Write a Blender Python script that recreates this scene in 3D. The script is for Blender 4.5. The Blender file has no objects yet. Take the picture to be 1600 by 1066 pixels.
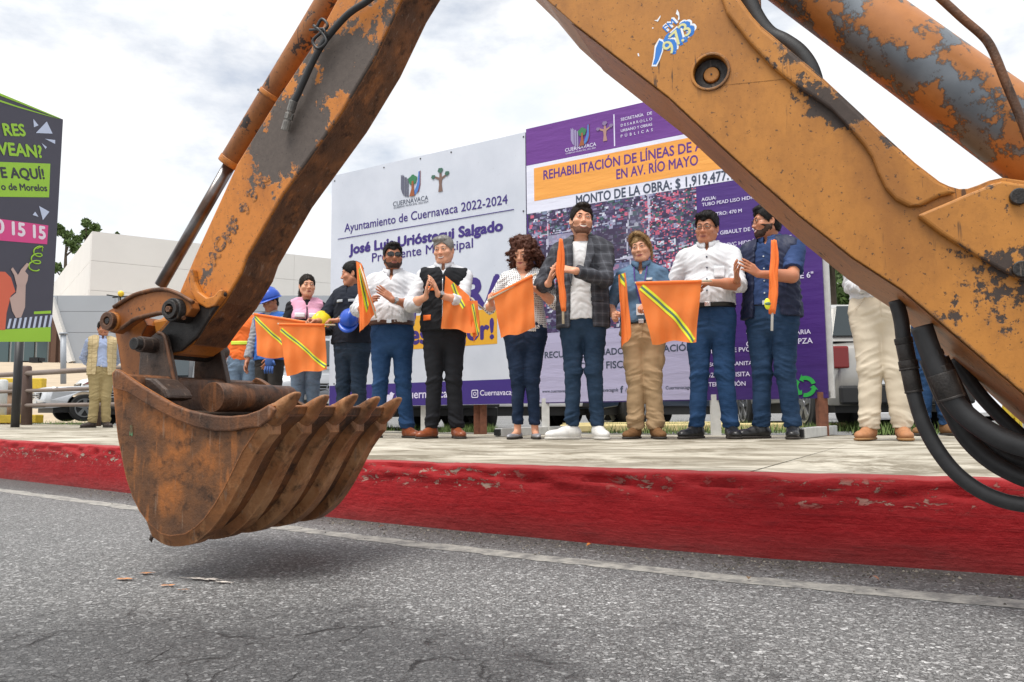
import bpy, bmesh, math, random
import numpy as np
from mathutils import Vector, Matrix, Euler
from mathutils.geometry import tessellate_polygon
random.seed(7); RNG = np.random.default_rng(11)
SC = bpy.context.scene; COL = SC.collection
rad = math.radians

# ------------------------------------------------------------------ camera
F_PX = 1225.0; CAM = Vector((0, 0, 0.42))
PITCH = math.atan(118 / F_PX); ROLL = -0.009
_f = Vector((0, math.cos(PITCH), math.sin(PITCH)))
_r0 = Vector((1, 0, 0)); _u0 = Vector((0, -math.sin(PITCH), math.cos(PITCH)))
_r = _r0 * math.cos(ROLL) + _u0 * math.sin(ROLL)
_u = -_r0 * math.sin(ROLL) + _u0 * math.cos(ROLL)
cam = bpy.data.objects.new('camera', bpy.data.cameras.new('camera')); COL.objects.link(cam)
_m = Matrix((_r, _u, -_f)).transposed().to_4x4(); _m.translation = CAM
cam.matrix_world = _m
cam.data.sensor_width = 36; cam.data.lens = 36 * F_PX / 1600
cam.data.clip_start = 0.05; cam.data.clip_end = 3000
SC.camera = cam
# ------------------------------------------------------------------ sky, sun, exposure
SUN_EL, SUN_AZ = 70, 222          # degrees; azimuth clockwise from +Y: behind the camera, to its left
w = bpy.data.worlds.new('World'); SC.world = w; w.use_nodes = True
nt = w.node_tree; nt.nodes.clear()
def _n(t, **k):
    n = nt.nodes.new(t)
    for a, b in k.items(): setattr(n, a, b)
    return n
sky = _n('ShaderNodeTexSky', sky_type='NISHITA', sun_disc=False, sun_elevation=rad(SUN_EL), sun_rotation=rad(SUN_AZ))
tc = _n('ShaderNodeTexCoord'); mp = _n('ShaderNodeMapping'); mp.inputs['Scale'].default_value = (1.0, 1.0, 2.2)
mp.inputs['Location'].default_value = (3.1, 1.7, 0.4)
nz = _n('ShaderNodeTexNoise'); nz.inputs['Scale'].default_value = 2.6; nz.inputs['Detail'].default_value = 9; nz.inputs['Roughness'].default_value = .58
nz2 = _n('ShaderNodeTexNoise'); nz2.inputs['Scale'].default_value = 4.5; nz2.inputs['Detail'].default_value = 8; nz2.inputs['Roughness'].default_value = .6
cr = _n('ShaderNodeValToRGB'); cr.color_ramp.elements[0].position = .30; cr.color_ramp.elements[1].position = .45; cr.color_ramp.elements[0].color = (.38, .38, .38, 1)
cc = _n('ShaderNodeValToRGB')
cc.color_ramp.elements[0].position = .30; cc.color_ramp.elements[0].color = (.80, .845, .90, 1)
cc.color_ramp.elements[1].position = .58; cc.color_ramp.elements[1].color = (1, 1, 1, 1)
sc_ = _n('ShaderNodeVectorMath', operation='SCALE'); sc_.inputs['Scale'].default_value = 8.9
mx = _n('ShaderNodeMix', data_type='RGBA'); bg = _n('ShaderNodeBackground'); bg.inputs['Strength'].default_value = .1
wo = _n('ShaderNodeOutputWorld'); L = nt.links.new
L(tc.outputs['Generated'], mp.inputs['Vector']); L(mp.outputs[0], nz.inputs['Vector']); L(mp.outputs[0], nz2.inputs['Vector'])
L(nz.outputs['Fac'], cr.inputs['Fac']); L(nz2.outputs['Fac'], cc.inputs['Fac']); L(cc.outputs['Color'], sc_.inputs[0])
L(cr.outputs['Color'], mx.inputs['Factor']); L(sky.outputs[0], mx.inputs['A']); L(sc_.outputs[0], mx.inputs['B'])
L(mx.outputs['Result'], bg.inputs['Color']); L(bg.outputs[0], wo.inputs['Surface'])
sun = bpy.data.objects.new('sun', bpy.data.lights.new('sun', 'SUN')); COL.objects.link(sun)
sun.data.energy = 3.2; sun.data.angle = rad(30); sun.data.color = (1, .96, .9)
_sd = Vector((math.sin(rad(SUN_AZ)) * math.cos(rad(SUN_EL)), math.cos(rad(SUN_AZ)) * math.cos(rad(SUN_EL)), math.sin(rad(SUN_EL))))
sun.rotation_euler = _sd.to_track_quat('Z', 'Y').to_euler()
SC.view_settings.view_transform = 'Standard'; SC.view_settings.look = 'None'
SC.view_settings.exposure = 0.38; SC.view_settings.gamma = 1; SC.view_settings.use_curve_mapping = False
SC.render.engine = 'CYCLES'
SC.cycles.max_bounces = 6; SC.cycles.diffuse_bounces = 3; SC.cycles.glossy_bounces = 3; SC.cycles.transmission_bounces = 4

# ------------------------------------------------------------------ measuring the place
def ray(px, py): return _f * F_PX + _r * (px - 800) - _u * (py - 533)
def P(px, py, Y):                       # point of the pixel's line of sight at depth Y (metres along +Y)
    d = ray(px, py); return CAM + d * (Y / d.y)
def G(px, py, z=0.0):                   # where that line meets a level plane
    d = ray(px, py); return CAM + d * ((z - CAM.z) / d.z)
def PL(px, py, p0, n):                  # where it meets a plane
    d = ray(px, py); return CAM + d * ((p0 - CAM).dot(n) / d.dot(n))
def ground_z(X, Y=0): return .24 + .012 * max(0., -X - 1)

# ------------------------------------------------------------------ mesh helpers
def link(o, parent=None):
    COL.objects.link(o)
    if parent is not None:
        o.parent = parent
    return o
def tag(o, label=None, cat=None, group=None, kind=None):
    if label: o['label'] = label
    if cat: o['category'] = cat
    if group: o['group'] = group
    if kind: o['kind'] = kind
    return o
def thing(name, label, cat, loc=(0, 0, 0), rz=0, group=None):
    o = bpy.data.objects.new(name, None); COL.objects.link(o); o.empty_display_size = .1
    o.location = loc; o.rotation_euler = (0, 0, rz); BASE[o.name] = (Vector(loc), rz)
    return tag(o, label, cat, group)
BASE = {}
def npmesh(name, V, Fq, mat=None, smooth=True, fmat=None):
    """mesh from numpy arrays: V (n,3), Fq (m,4) or (m,3)"""
    me = bpy.data.meshes.new(name); V = np.asarray(V, np.float32); Fq = np.asarray(Fq, np.int32)
    k = Fq.shape[1]
    me.vertices.add(len(V)); me.vertices.foreach_set('co', V.ravel())
    me.loops.add(Fq.size); me.loops.foreach_set('vertex_index', Fq.ravel())
    me.polygons.add(len(Fq)); me.polygons.foreach_set('loop_start', np.arange(0, Fq.size, k, dtype=np.int32))
    me.polygons.foreach_set('loop_total', np.full(len(Fq), k, np.int32))
    me.polygons.foreach_set('use_smooth', np.full(len(Fq), smooth))
    for m in (mat if isinstance(mat, (list, tuple)) else [mat] if mat else []): me.materials.append(m)
    if fmat is not None: me.polygons.foreach_set('material_index', np.asarray(fmat, np.int32))
    me.update(calc_edges=True); return me

class MB:
    """collects shapes, builds ONE mesh object"""
    def __init__(s): s.v = []; s.f = []; s.m = []; s.sm = []
    def add(s, vs, fs, mi=0, smooth=False):
        o = len(s.v); s.v += [tuple(v) for v in vs]
        for f in fs: s.f.append(tuple(i + o for i in f)); s.m.append(mi); s.sm.append(smooth)
    def box(s, c, size, rot=None, mi=0):
        c = Vector(c); hx, hy, hz = (q / 2 for q in size); R = rot or Matrix.Identity(3)
        vs = [c + R @ Vector((x * hx, y * hy, z * hz)) for z in (-1, 1) for y in (-1, 1) for x in (-1, 1)]
        s.add(vs, [(0, 2, 3, 1), (4, 5, 7, 6), (0, 1, 5, 4), (2, 6, 7, 3), (0, 4, 6, 2), (1, 3, 7, 5)], mi)
    def bar(s, a, b, wd, ht, up=(0, 0, 1), mi=0):
        a = Vector(a); b = Vector(b); d = (b - a).normalized(); sd = d.cross(Vector(up)).normalized(); uu = sd.cross(d)
        R = Matrix((d, sd, uu)).transposed(); s.box((a + b) / 2, ((b - a).length, wd, ht), R, mi)
    def tube(s, pts, r, n=12, mi=0, caps=True, smooth=True):
        pts = [Vector(p) for p in pts]; N = len(pts)
        rr = r if isinstance(r, (list, tuple)) else [r] * N
        prev = None; rings = []
        for i, p in enumerate(pts):
            t = (pts[min(i + 1, N - 1)] - pts[max(i - 1, 0)]).normalized()
            if prev is None:
                a = Vector((0, 0, 1)) if abs(t.z) < .9 else Vector((1, 0, 0)); x = t.cross(a).normalized()
            else: x = (prev - t * prev.dot(t)).normalized()
            y = t.cross(x); prev = x
            rings.append([p + (x * math.cos(2 * math.pi * k / n) + y * math.sin(2 * math.pi * k / n)) * rr[i] for k in range(n)])
        vs = [v for q in rings for v in q]
        fs = [(i * n + k, i * n + (k + 1) % n, (i + 1) * n + (k + 1) % n, (i + 1) * n + k) for i in range(N - 1) for k in range(n)]
        s.add(vs, fs, mi, smooth)
        if caps:
            s.add(rings[0], [tuple(range(n))[::-1]], mi); s.add(rings[-1], [tuple(range(n))], mi)
    def ring(s, c, axis, r0, r1, h, n=28, mi=0):
        """flat washer from radius r0 to r1, from c along axis by h"""
        ax = Vector(axis).normalized(); a = Vector((0, 0, 1)) if abs(ax.z) < .9 else Vector((1, 0, 0))
        x = ax.cross(a).normalized(); y = ax.cross(x); c = Vector(c); vs = []
        for rr, hh in ((r1, 0), (r1, h), (r0, h), (r0, 0)):
            vs += [c + ax * hh + (x * math.cos(2 * math.pi * k / n) + y * math.sin(2 * math.pi * k / n)) * rr for k in range(n)]
        fs = [(q * n + k, q * n + (k + 1) % n, ((q + 1) % 4) * n + (k + 1) % n, ((q + 1) % 4) * n + k) for q in range(4) for k in range(n)]
        s.add(vs, fs, mi, False)
    def prism(s, pts, off, holes=(), mi=0):
        """polygon (3-D points of one plane) extruded by vector off"""
        off = Vector(off); loops = [[Vector(p) for p in pts]] + [[Vector(p) for p in h] for h in holes]
        tris = tessellate_polygon(loops); flat = [p for l in loops for p in l]; n = len(flat)
        vs = flat + [p + off for p in flat]; fs = []
        nrm = (flat[tris[0][1]] - flat[tris[0][0]]).cross(flat[tris[0][2]] - flat[tris[0][0]])
        for t in tris:
            nn = (flat[t[1]] - flat[t[0]]).cross(flat[t[2]] - flat[t[0]])
            t = tuple(t) if nn.dot(off) < 0 else tuple(t)[::-1]
            fs.append(t); fs.append(tuple(i + n for i in t[::-1]))
        o = 0
        for l in loops:
            k = len(l)
            for i in range(k):
                j = (i + 1) % k; fs.append((o + i, o + j, n + o + j, n + o + i))
            o += k
        s.add(vs, fs, mi)
    def grid(s, fn, nu, nv, mi=0, smooth=True):
        vs = [fn(i / nu, j / nv) for j in range(nv + 1) for i in range(nu + 1)]
        fs = [(j * (nu + 1) + i, j * (nu + 1) + i + 1, (j + 1) * (nu + 1) + i + 1, (j + 1) * (nu + 1) + i) for j in range(nv) for i in range(nu)]
        s.add(vs, fs, mi, smooth)
    def ball(s, c, r, n=12, m=8, mi=0, R=None):
        c = Vector(c); r = Vector(r) if hasattr(r, '__len__') else Vector((r, r, r))
        def fn(a, b):
            th = 2 * math.pi * a; ph = math.pi * b
            v = Vector((r.x * math.sin(ph) * math.cos(th), r.y * math.sin(ph) * math.sin(th), r.z * math.cos(ph)))
            return c + (R @ v if R else v)
        s.grid(fn, n, m, mi)
    def build(s, name, mats, parent=None, bevel=0, fixn=True, seg=2):
        me = bpy.data.meshes.new(name); vs = s.v
        if parent is not None and parent.name in BASE:
            loc, rz = BASE[parent.name]; R = Matrix.Rotation(-rz, 3, 'Z'); vs = [R @ (Vector(v) - loc) for v in vs]
        elif parent is not None and parent.parent is not None and parent.parent.name in BASE:
            loc, rz = BASE[parent.parent.name]; R = Matrix.Rotation(-rz, 3, 'Z'); vs = [R @ (Vector(v) - loc) for v in vs]
        me.from_pydata([tuple(v) for v in vs], [], s.f)
        for m in (mats if isinstance(mats, (list, tuple)) else [mats]): me.materials.append(m)
        me.polygons.foreach_set('material_index', s.m); me.polygons.foreach_set('use_smooth', s.sm)
        if fixn:
            b = bmesh.new(); b.from_mesh(me); bmesh.ops.remove_doubles(b, verts=b.verts, dist=1e-5)
            bmesh.ops.recalc_face_normals(b, faces=b.faces); b.to_mesh(me); b.free()
        me.update()
        o = bpy.data.objects.new(name, me); link(o, parent)
        if bevel:
            md = o.modifiers.new('bevel', 'BEVEL'); md.width = bevel; md.segments = seg; md.limit_method = 'ANGLE'; md.angle_limit = rad(35)
            md.harden_normals = False
        return o
def catmull(pts, n=8):
    pts = [Vector(p) for p in pts]; out = []
    q = [pts[0] * 2 - pts[1]] + pts + [pts[-1] * 2 - pts[-2]]
    for i in range(1, len(q) - 2):
        for k in range(n):
            t = k / n; a, b, c, d = q[i - 1], q[i], q[i + 1], q[i + 2]
            out.append(.5 * ((2 * b) + (c - a) * t + (2 * a - 5 * b + 4 * c - d) * t * t + (3 * b - a - 3 * c + d) * t ** 3))
    out.append(pts[-1]); return out
def text_mesh(body, bold=0.0, shear=0.0):
    cu = bpy.data.curves.new('lettering', 'FONT'); cu.body = body; cu.size = 1; cu.offset = bold; cu.shear = shear; cu.resolution_u = 3
    o = bpy.data.objects.new('lettering_tmp', cu); COL.objects.link(o)
    dg = bpy.context.evaluated_depsgraph_get(); dg.update()
    me = bpy.data.meshes.new_from_object(o.evaluated_get(dg)); bpy.data.objects.remove(o)
    return me
def text_on(body, org, ex, ey, width=None, height=None, bold=0.0, mat=None, parent=None, name='lettering', align='L', shear=0.0, lift=.003):
    """flat lettering: org = baseline start (world), ex/ey unit axes; fitted to a width and/or cap height"""
    me = text_mesh(body, 0, shear)
    if bold:
        bb = bmesh.new(); bb.from_mesh(me); g0 = list(bb.faces); e_ = bold * 1.15
        for q_, (dx, dy) in enumerate(((e_, 0), (-e_, 0), (0, e_), (0, -e_), (e_ * .7, e_ * .7), (-e_ * .7, -e_ * .7))):
            d_ = bmesh.ops.duplicate(bb, geom=g0)
            for v in d_['geom']:
                if isinstance(v, bmesh.types.BMVert): v.co += Vector((dx, dy, -.0012 * (q_ + 1)))
        bb.to_mesh(me); bb.free()
    co = np.array([v.co for v in me.vertices]) if len(me.vertices) else np.zeros((1, 3))
    x0, x1 = co[:, 0].min(), co[:, 0].max(); cap = .69
    sx = (width / (x1 - x0)) if width else height / cap
    sy = (height / cap) if height else sx
    ex = Vector(ex); ey = Vector(ey); nn = ex.cross(ey).normalized(); org = Vector(org)
    sh = {'L': 0, 'C': .5, 'R': 1}[align] * (x1 - x0) * sx
    loc, rz = BASE.get(parent.name) or BASE[parent.parent.name]; R = Matrix.Rotation(-rz, 3, 'Z')
    for v in me.vertices:
        q = org + ex * ((v.co.x - x0) * sx - sh) + ey * (v.co.y * sy) + nn * (lift + v.co.z * .1)
        v.co = R @ (q - loc)
    me.materials.clear(); me.materials.append(mat); me.update()
    o = bpy.data.objects.new(name, me); return link(o, parent)

# ------------------------------------------------------------------ materials
class NT:
    def __init__(s, name):
        s.mat = bpy.data.materials.new(name); s.mat.use_nodes = True; s.t = s.mat.node_tree; s.t.nodes.clear()
        s.b = s.n('ShaderNodeBsdfPrincipled'); s.o = s.n('ShaderNodeOutputMaterial'); s.l(s.b.outputs[0], s.o.inputs[0]); s._c = None
    def n(s, t, **k):
        n = s.t.nodes.new(t)
        for a, v in k.items():
            if a.startswith('i_'): n.inputs[a[2:].replace('_', ' ')].default_value = v
            else: setattr(n, a, v)
        return n
    def l(s, a, b): s.t.links.new(a, b)
    def co(s, scale=(1, 1, 1), rot=(0, 0, 0), kind='Object'):
        if s._c is None: s._c = s.n('ShaderNodeTexCoord')
        m = s.n('ShaderNodeMapping'); m.inputs['Scale'].default_value = scale; m.inputs['Rotation'].default_value = rot
        s.l(s._c.outputs[kind], m.inputs[0]); return m.outputs[0]
    def noise(s, vec, scale=5, detail=6, rough=.55, dist=0):
        n = s.n('ShaderNodeTexNoise'); n.inputs['Scale'].default_value = scale; n.inputs['Detail'].default_value = detail
        n.inputs['Roughness'].default_value = rough; n.inputs['Distortion'].default_value = dist; s.l(vec, n.inputs['Vector']); return n.outputs['Fac']
    def voro(s, vec, scale=5, feature='F1', out='Distance', rnd=1):
        n = s.n('ShaderNodeTexVoronoi', feature=feature); n.inputs['Scale'].default_value = scale; n.inputs['Randomness'].default_value = rnd
        s.l(vec, n.inputs['Vector']); return n.outputs[out]
    def ramp(s, fac, stops):
        r = s.n('ShaderNodeValToRGB'); e = r.color_ramp.elements
        while len(e) < len(stops): e.new(.5)
        for q, (p, c) in zip(e, stops):
            q.position = p; q.color = (*c, 1) if hasattr(c, '__len__') else (c, c, c, 1)
        s.l(fac, r.inputs[0]); return r.outputs[0]
    def mix(s, fac, a, b, mode='MIX'):
        m = s.n('ShaderNodeMix', data_type='RGBA', blend_type=mode)
        for v, k in ((fac, 'Factor'), (a, 'A'), (b, 'B')):
            i = [q for q in m.inputs if q.name == k and (q.type == 'RGBA' or (k == 'Factor' and q.type == 'VALUE'))][0]
            if isinstance(v, bpy.types.NodeSocket): s.l(v, i)
            else: i.default_value = (*v, 1) if hasattr(v, '__len__') else v
        return [q for q in m.outputs if q.type == 'RGBA'][0]
    def math(s, op, a, b=None, clamp=False):
        m = s.n('ShaderNodeMath', operation=op); m.use_clamp = clamp
        for i, v in enumerate((a, b)):
            if v is None: continue
            if isinstance(v, bpy.types.NodeSocket): s.l(v, m.inputs[i])
            else: m.inputs[i].default_value = v
        return m.outputs[0]
    def sep(s, vec):
        n = s.n('ShaderNodeSeparateXYZ'); s.l(vec, n.inputs[0]); return n.outputs
    def bump(s, h, strength=.3, dist=.01, prev=None):
        b = s.n('ShaderNodeBump'); b.inputs['Strength'].default_value = strength; b.inputs['Distance'].default_value = dist
        s.l(h, b.inputs['Height'])
        if prev is not None: s.l(prev, b.inputs['Normal'])
        return b.outputs[0]
    def set(s, color=None, rough=None, metal=None, normal=None, spec=None, **k):
        for v, nm in ((color, 'Base Color'), (rough, 'Roughness'), (metal, 'Metallic'), (normal, 'Normal'), (spec, 'Specular IOR Level')):
            if v is None: continue
            if isinstance(v, bpy.types.NodeSocket): s.l(v, s.b.inputs[nm])
            else: s.b.inputs[nm].default_value = (*v, 1) if hasattr(v, '__len__') and len(v) == 3 else v
        return s.mat
def srgb(r, g, b):
    f = lambda c: (c / 255 / 12.92) if c <= 10 else ((c / 255 + .055) / 1.055) ** 2.4
    return (f(r), f(g), f(b))
def plain(name, col, rough=.6, var=.12, scale=14, bump=.15, metal=0, bdist=.003, spec=.5):
    """one colour with slight natural variation and fine relief"""
    t = NT(name); c = t.co(); n = t.noise(c, scale, 6)
    col2 = t.mix(n, tuple(max(0, q * (1 - var * 1.6)) for q in col), tuple(min(1, q * (1 + var)) for q in col))
    n2 = t.noise(c, scale * 8, 3)
    return t.set(col2, rough, metal, t.bump(n2, bump, bdist), spec)
def cloth(name, col, weave=420, var=.14, rough=.85, bump=.25, sheen=.0):
    t = NT(name); c = t.co(); n = t.noise(c, 9, 5); n2 = t.noise(c, weave, 2); n3 = t.noise(t.co((1, 1, .35)), 24, 4)
    a = t.mix(n, tuple(q * (1 - var) for q in col), tuple(min(1, q * (1 + var)) for q in col))
    b = t.mix(t.math('MULTIPLY', n2, .35), a, tuple(q * .55 for q in col))
    return t.set(b, rough, 0, t.bump(n3, bump, .012, t.bump(n2, .2, .001)), .25)
# ------------------------------------------------------------------ materials of the setting
def m_asphalt(name, base=.118, chips=.52, dark_zones=True):
    t = NT(name); c = t.co(kind='Object')
    v1 = t.voro(c, 135, out='Color'); d1 = t.voro(c, 135, 'DISTANCE_TO_EDGE')
    v2 = t.voro(c, 230, out='Color'); g = t.sep(v1)[0]; g2 = t.sep(v2)[1]
    stone = t.ramp(g, [(0, base * .55), (.45, base * 1.2), (.72, base * 1.9), (.9, chips * .75), (1, chips)])
    fine = t.ramp(g2, [(0, base * .45), (.6, base * 1.25), (.93, chips * .5), (1, chips * .95)])
    edge = t.ramp(d1, [(0, 0), (.05, 1)])
    pick = t.ramp(t.noise(c, 40, 3), [(.4, 0), (.6, 1)])
    col = t.mix(pick, stone, fine)
    col = t.mix(t.math('MULTIPLY', t.math('SUBTRACT', 1.0, edge), .75), col, (base * .35,) * 3)
    big = t.noise(c, .9, 6, .6)
    col = t.mix(1.0, col, t.ramp(big, [(.25, .70), (.5, 1.0), (.75, 1.12)]), 'MULTIPLY')
    h = t.math('ADD', t.math('MULTIPLY', edge, .6), t.math('MULTIPLY', g, .6))
    if dark_zones:                                      # darker, cracked patch of the surface (road coordinates)
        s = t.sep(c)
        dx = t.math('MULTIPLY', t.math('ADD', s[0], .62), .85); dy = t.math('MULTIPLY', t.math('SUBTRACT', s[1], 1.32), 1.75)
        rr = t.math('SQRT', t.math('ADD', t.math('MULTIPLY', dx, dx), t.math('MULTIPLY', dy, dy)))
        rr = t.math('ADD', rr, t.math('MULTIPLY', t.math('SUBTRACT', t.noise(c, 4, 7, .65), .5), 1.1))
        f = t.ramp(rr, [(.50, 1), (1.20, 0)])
        cw = t.mix(.12, c, NT.noisecol(t, c, 9), 'MIX')
        ck = t.voro(cw, 3.2, 'DISTANCE_TO_EDGE'); ck2 = t.voro(cw, 8, 'DISTANCE_TO_EDGE')
        brk = t.ramp(t.noise(c, 7, 4), [(.46, 0), (.58, 1)])
        crack = t.math('MULTIPLY', t.ramp(ck, [(0, 1), (.010, .8), (.022, 0)]), brk)
        crack2 = t.math('MULTIPLY', t.math('MULTIPLY', t.ramp(ck2, [(0, 1), (.028, 0)]), t.ramp(t.noise(c, 5, 3), [(.5, 0), (.6, 1)])), .7)
        crack = t.math('MULTIPLY', t.math('MAXIMUM', crack, crack2), f)
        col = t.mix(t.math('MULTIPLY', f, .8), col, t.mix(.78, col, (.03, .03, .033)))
        col = t.mix(crack, col, (.012, .012, .013))
        kd = t.math('ADD', t.math('ADD', s[1], t.math('MULTIPLY', s[0], .6)), t.math('MULTIPLY', t.math('MINIMUM', s[0], 0.0), .13))      # grit and oil in the gutter
        kd = t.math('ADD', kd, t.math('MULTIPLY', t.math('SUBTRACT', t.noise(c, 6, 7, .7), .5), .28))
        col = t.mix(t.math('MULTIPLY', t.ramp(kd, [(.0, 0), (.1, 0)]), 0), col, (.03, .03, .03)) if False else t.mix(t.math('MULTIPLY', t.math('MULTIPLY', t.math('SUBTRACT', kd, 2.46, True), 3.2, True), .62), col, (.035, .033, .03))
        h = t.math('SUBTRACT', h, t.math('MULTIPLY', crack, 3))
    return t.set(col, t.ramp(t.noise(c, 60, 2), [(.3, .55), (.7, .8)]), 0, t.bump(h, .75, .006), .45)
def _noisecol(t, c, sc):
    n = t.n('ShaderNodeTexNoise'); n.inputs['Scale'].default_value = sc; n.inputs['Detail'].default_value = 5; t.l(c, n.inputs['Vector']); return n.outputs['Color']
NT.noisecol = staticmethod(_noisecol)
def m_concrete():
    t = NT('sidewalk concrete'); c = t.co(); n = t.noise(c, 1.3, 8, .62); n2 = t.noise(t.co((1, 1.25, 1), (0, 0, .6)), 1.9, 9, .74, .9); n3 = t.noise(c, 90, 3)
    col = t.ramp(n, [(.25, srgb(146, 140, 128)), (.5, srgb(188, 182, 168)), (.75, srgb(212, 207, 194))])
    col = t.mix(t.ramp(n2, [(.42, 0), (.58, .9)]), col, srgb(104, 96, 80))
    col = t.mix(t.math('MULTIPLY', n3, .35), col, srgb(120, 112, 95))
    return t.set(col, .85, 0, t.bump(n3, .3, .004, t.bump(n2, .2, .01)), .3)
def m_red():
    t = NT('red kerb paint'); c = t.co(); n = t.noise(c, 3.5, 8, .65); n2 = t.noise(c, 26, 6, .6); n3 = t.noise(t.co((1, 1, 2.6)), 17, 9, .70, .6); n5 = t.noise(t.co((.8, .8, 7)), 7, 8, .7)
    col = t.mix(n, (.23, .004, .007), (.35, .009, .013))
    col = t.mix(t.math('MULTIPLY', t.ramp(n2, [(.5, 0), (.75, 1)]), .35), col, (.20, .012, .016))
    col = t.mix(t.ramp(n5, [(.52, 0), (.70, .55)]), col, (.12, .010, .012)); col = t.mix(t.ramp(n5, [(.28, .35), (.44, 0)]), col, (.46, .045, .045))            # scuffs and thin repainting
    s = t.sep(c)                                 # chipped along the arris, where wheels scrape it (height above the road)
    band = t.math('MULTIPLY', t.ramp(s[2], [(.145, 0), (.17, 1), (.222, 1), (.236, 0)]), t.ramp(t.noise(c, .8, 3), [(.40, 0), (.5, 1)]))
    chip = t.math('MULTIPLY', t.ramp(n3, [(.57, 0), (.582, 1)]), band)
    col = t.mix(chip, col, t.mix(n2, srgb(120, 108, 96), srgb(182, 170, 154)))
    dust = t.math('MULTIPLY', t.ramp(s[2], [(0, 1), (.09, 0)]), .75)
    col = t.mix(t.math('MULTIPLY', dust, n), col, (.10, .05, .045))
    g_ = t.n('ShaderNodeNewGeometry'); up = t.ramp(t.sep(g_.outputs['Normal'])[2], [(.75, 0), (.99, .24)])                     # upward faces paler: the tread's brighter sky light put into the colour
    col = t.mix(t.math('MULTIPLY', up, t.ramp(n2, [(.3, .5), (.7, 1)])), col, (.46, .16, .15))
    h = t.math('SUBTRACT', n2, t.math('MULTIPLY', chip, 1.2))
    return t.set(col, t.ramp(n2, [(.3, .6), (.7, .8)]), 0, t.bump(t.noise(c, 14, 8, .65), .3, .02, t.bump(t.math('ADD', h, t.math('MULTIPLY', n5, .9)), .8, .008)), .25)
M = {}
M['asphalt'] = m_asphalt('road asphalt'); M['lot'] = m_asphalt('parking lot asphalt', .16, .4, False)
M['concrete'] = m_concrete(); M['red'] = m_red()
def m_line():
    t = NT('worn white road paint'); c = t.co(); n = t.noise(c, 30, 7, .7); v = t.voro(c, 115, out='Color')
    col = t.mix(t.ramp(t.noise(c, 18, 8, .7), [(.43, 0), (.62, .85)]), (.37, .355, .32), (.10, .10, .10))
    col = t.mix(t.math('MULTIPLY', t.sep(v)[0], .4), col, (.14, .14, .135))
    return t.set(col, .7, 0, t.bump(n, .5, .004))
M['line'] = m_line()
M['grass'] = plain('grass blades', (.14, .21, .05), .8, .4, 30)
M['yellow_kerb'] = plain('yellow kerb paint', (.60, .42, .03), .6, .2, 20)
M['earth'] = plain('sandy concrete slope', srgb(176, 160, 138), .9, .2, 2)
M['building'] = plain('pale wall panels', srgb(230, 227, 222), .7, .05, .6, .05)
M['clad'] = plain('grey metal cladding', srgb(158, 163, 170), .5, .08, .5, .05, .1)
M['brown_wood'] = plain('dark brown paint', srgb(82, 62, 54), .55, .2, 12)
M['rail'] = plain('grey brown rail paint', srgb(122, 108, 100), .5, .15, 12)

# ------------------------------------------------------------------ ground
def sheet(name, pts, mat, kind='structure'):
    b = MB(); v = [Vector(p) for p in pts]; b.add(v, [tuple(t) for t in tessellate_polygon([v])])
    o = b.build(name, mat); tag(o, kind=kind); return o
b = MB(); b.add([(-900, -300, 0), (900, -300, 0), (900, 1500, 0), (-900, 1500, 0)], [(0, 1, 2, 3)])
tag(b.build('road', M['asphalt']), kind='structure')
# kerb foot line, traced on the road plane
KB = [G(x, y, 0) for x, y in ((1600, 900), (1400, 884), (1200, 875.5), (1000, 856), (800, 837), (640, 822), (485, 805.5), (340, 788), (190, 769), (90, 758), (0, 747.5))]
d0 = (KB[0] - KB[1]).normalized(); d1 = (KB[-1] - KB[-3]).normalized()
KB = [KB[0] + d0 * q for q in (14, 7, 3, 1.2)] + KB + [KB[-1] + d1 * q for q in (1.5, 4, 9, 18, 34)]
KB = [(KB[max(i - 1, 0)] + KB[i] * 2 + KB[min(i + 1, len(KB) - 1)]) / 4 for i in range(len(KB))]
KL = catmull(KB, 6)
KN = []                                            # inward normals
for i in range(len(KL)):
    t_ = (KL[min(i + 1, len(KL) - 1)] - KL[max(i - 1, 0)]); n_ = Vector((t_.y, -t_.x, 0)).normalized()
    KN.append(n_ if n_.y > 0 else -n_)
# resample finely along the length
def resample(pts, nrm, step_near=.02):
    out = [(pts[0], nrm[0])]
    for a, b_, na, nb in zip(pts, pts[1:], nrm, nrm[1:]):
        Ls = (b_ - a).length; dist = (a.xy - Vector((0, 0))).length
        n = max(1, int(Ls / (step_near if dist < 7 else .5)))
        for k in range(1, n + 1): out.append((a.lerp(b_, k / n), na.lerp(nb, k / n).normalized()))
    return out
KF = resample(KL, KN)
_tab = RNG.random((64, 64)).astype(np.float32)
def vnoise(x, y):
    x0 = int(math.floor(x)); y0 = int(math.floor(y)); fx = x - x0; fy = y - y0; fx = fx * fx * (3 - 2 * fx); fy = fy * fy * (3 - 2 * fy)
    g = lambda i, j: _tab[i % 64, j % 64]
    return (g(x0, y0) * (1 - fx) + g(x0 + 1, y0) * fx) * (1 - fy) + (g(x0, y0 + 1) * (1 - fx) + g(x0 + 1, y0 + 1) * fx) * fy
prof = [(0, -.02), (.001, .02), (.004, .06), (.007, .10), (.010, .13), (.013, .16), (.0145, .176), (.0155, .188), (.016, .198), (.017, .208), (.0195, .222), (.024, .233), (.032, .239), (.045, .2415), (.075, .242), (.10, .242), (.125, .242), (.128, .22)]
V = []; s_ = 0; last = KF[0][0]
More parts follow.
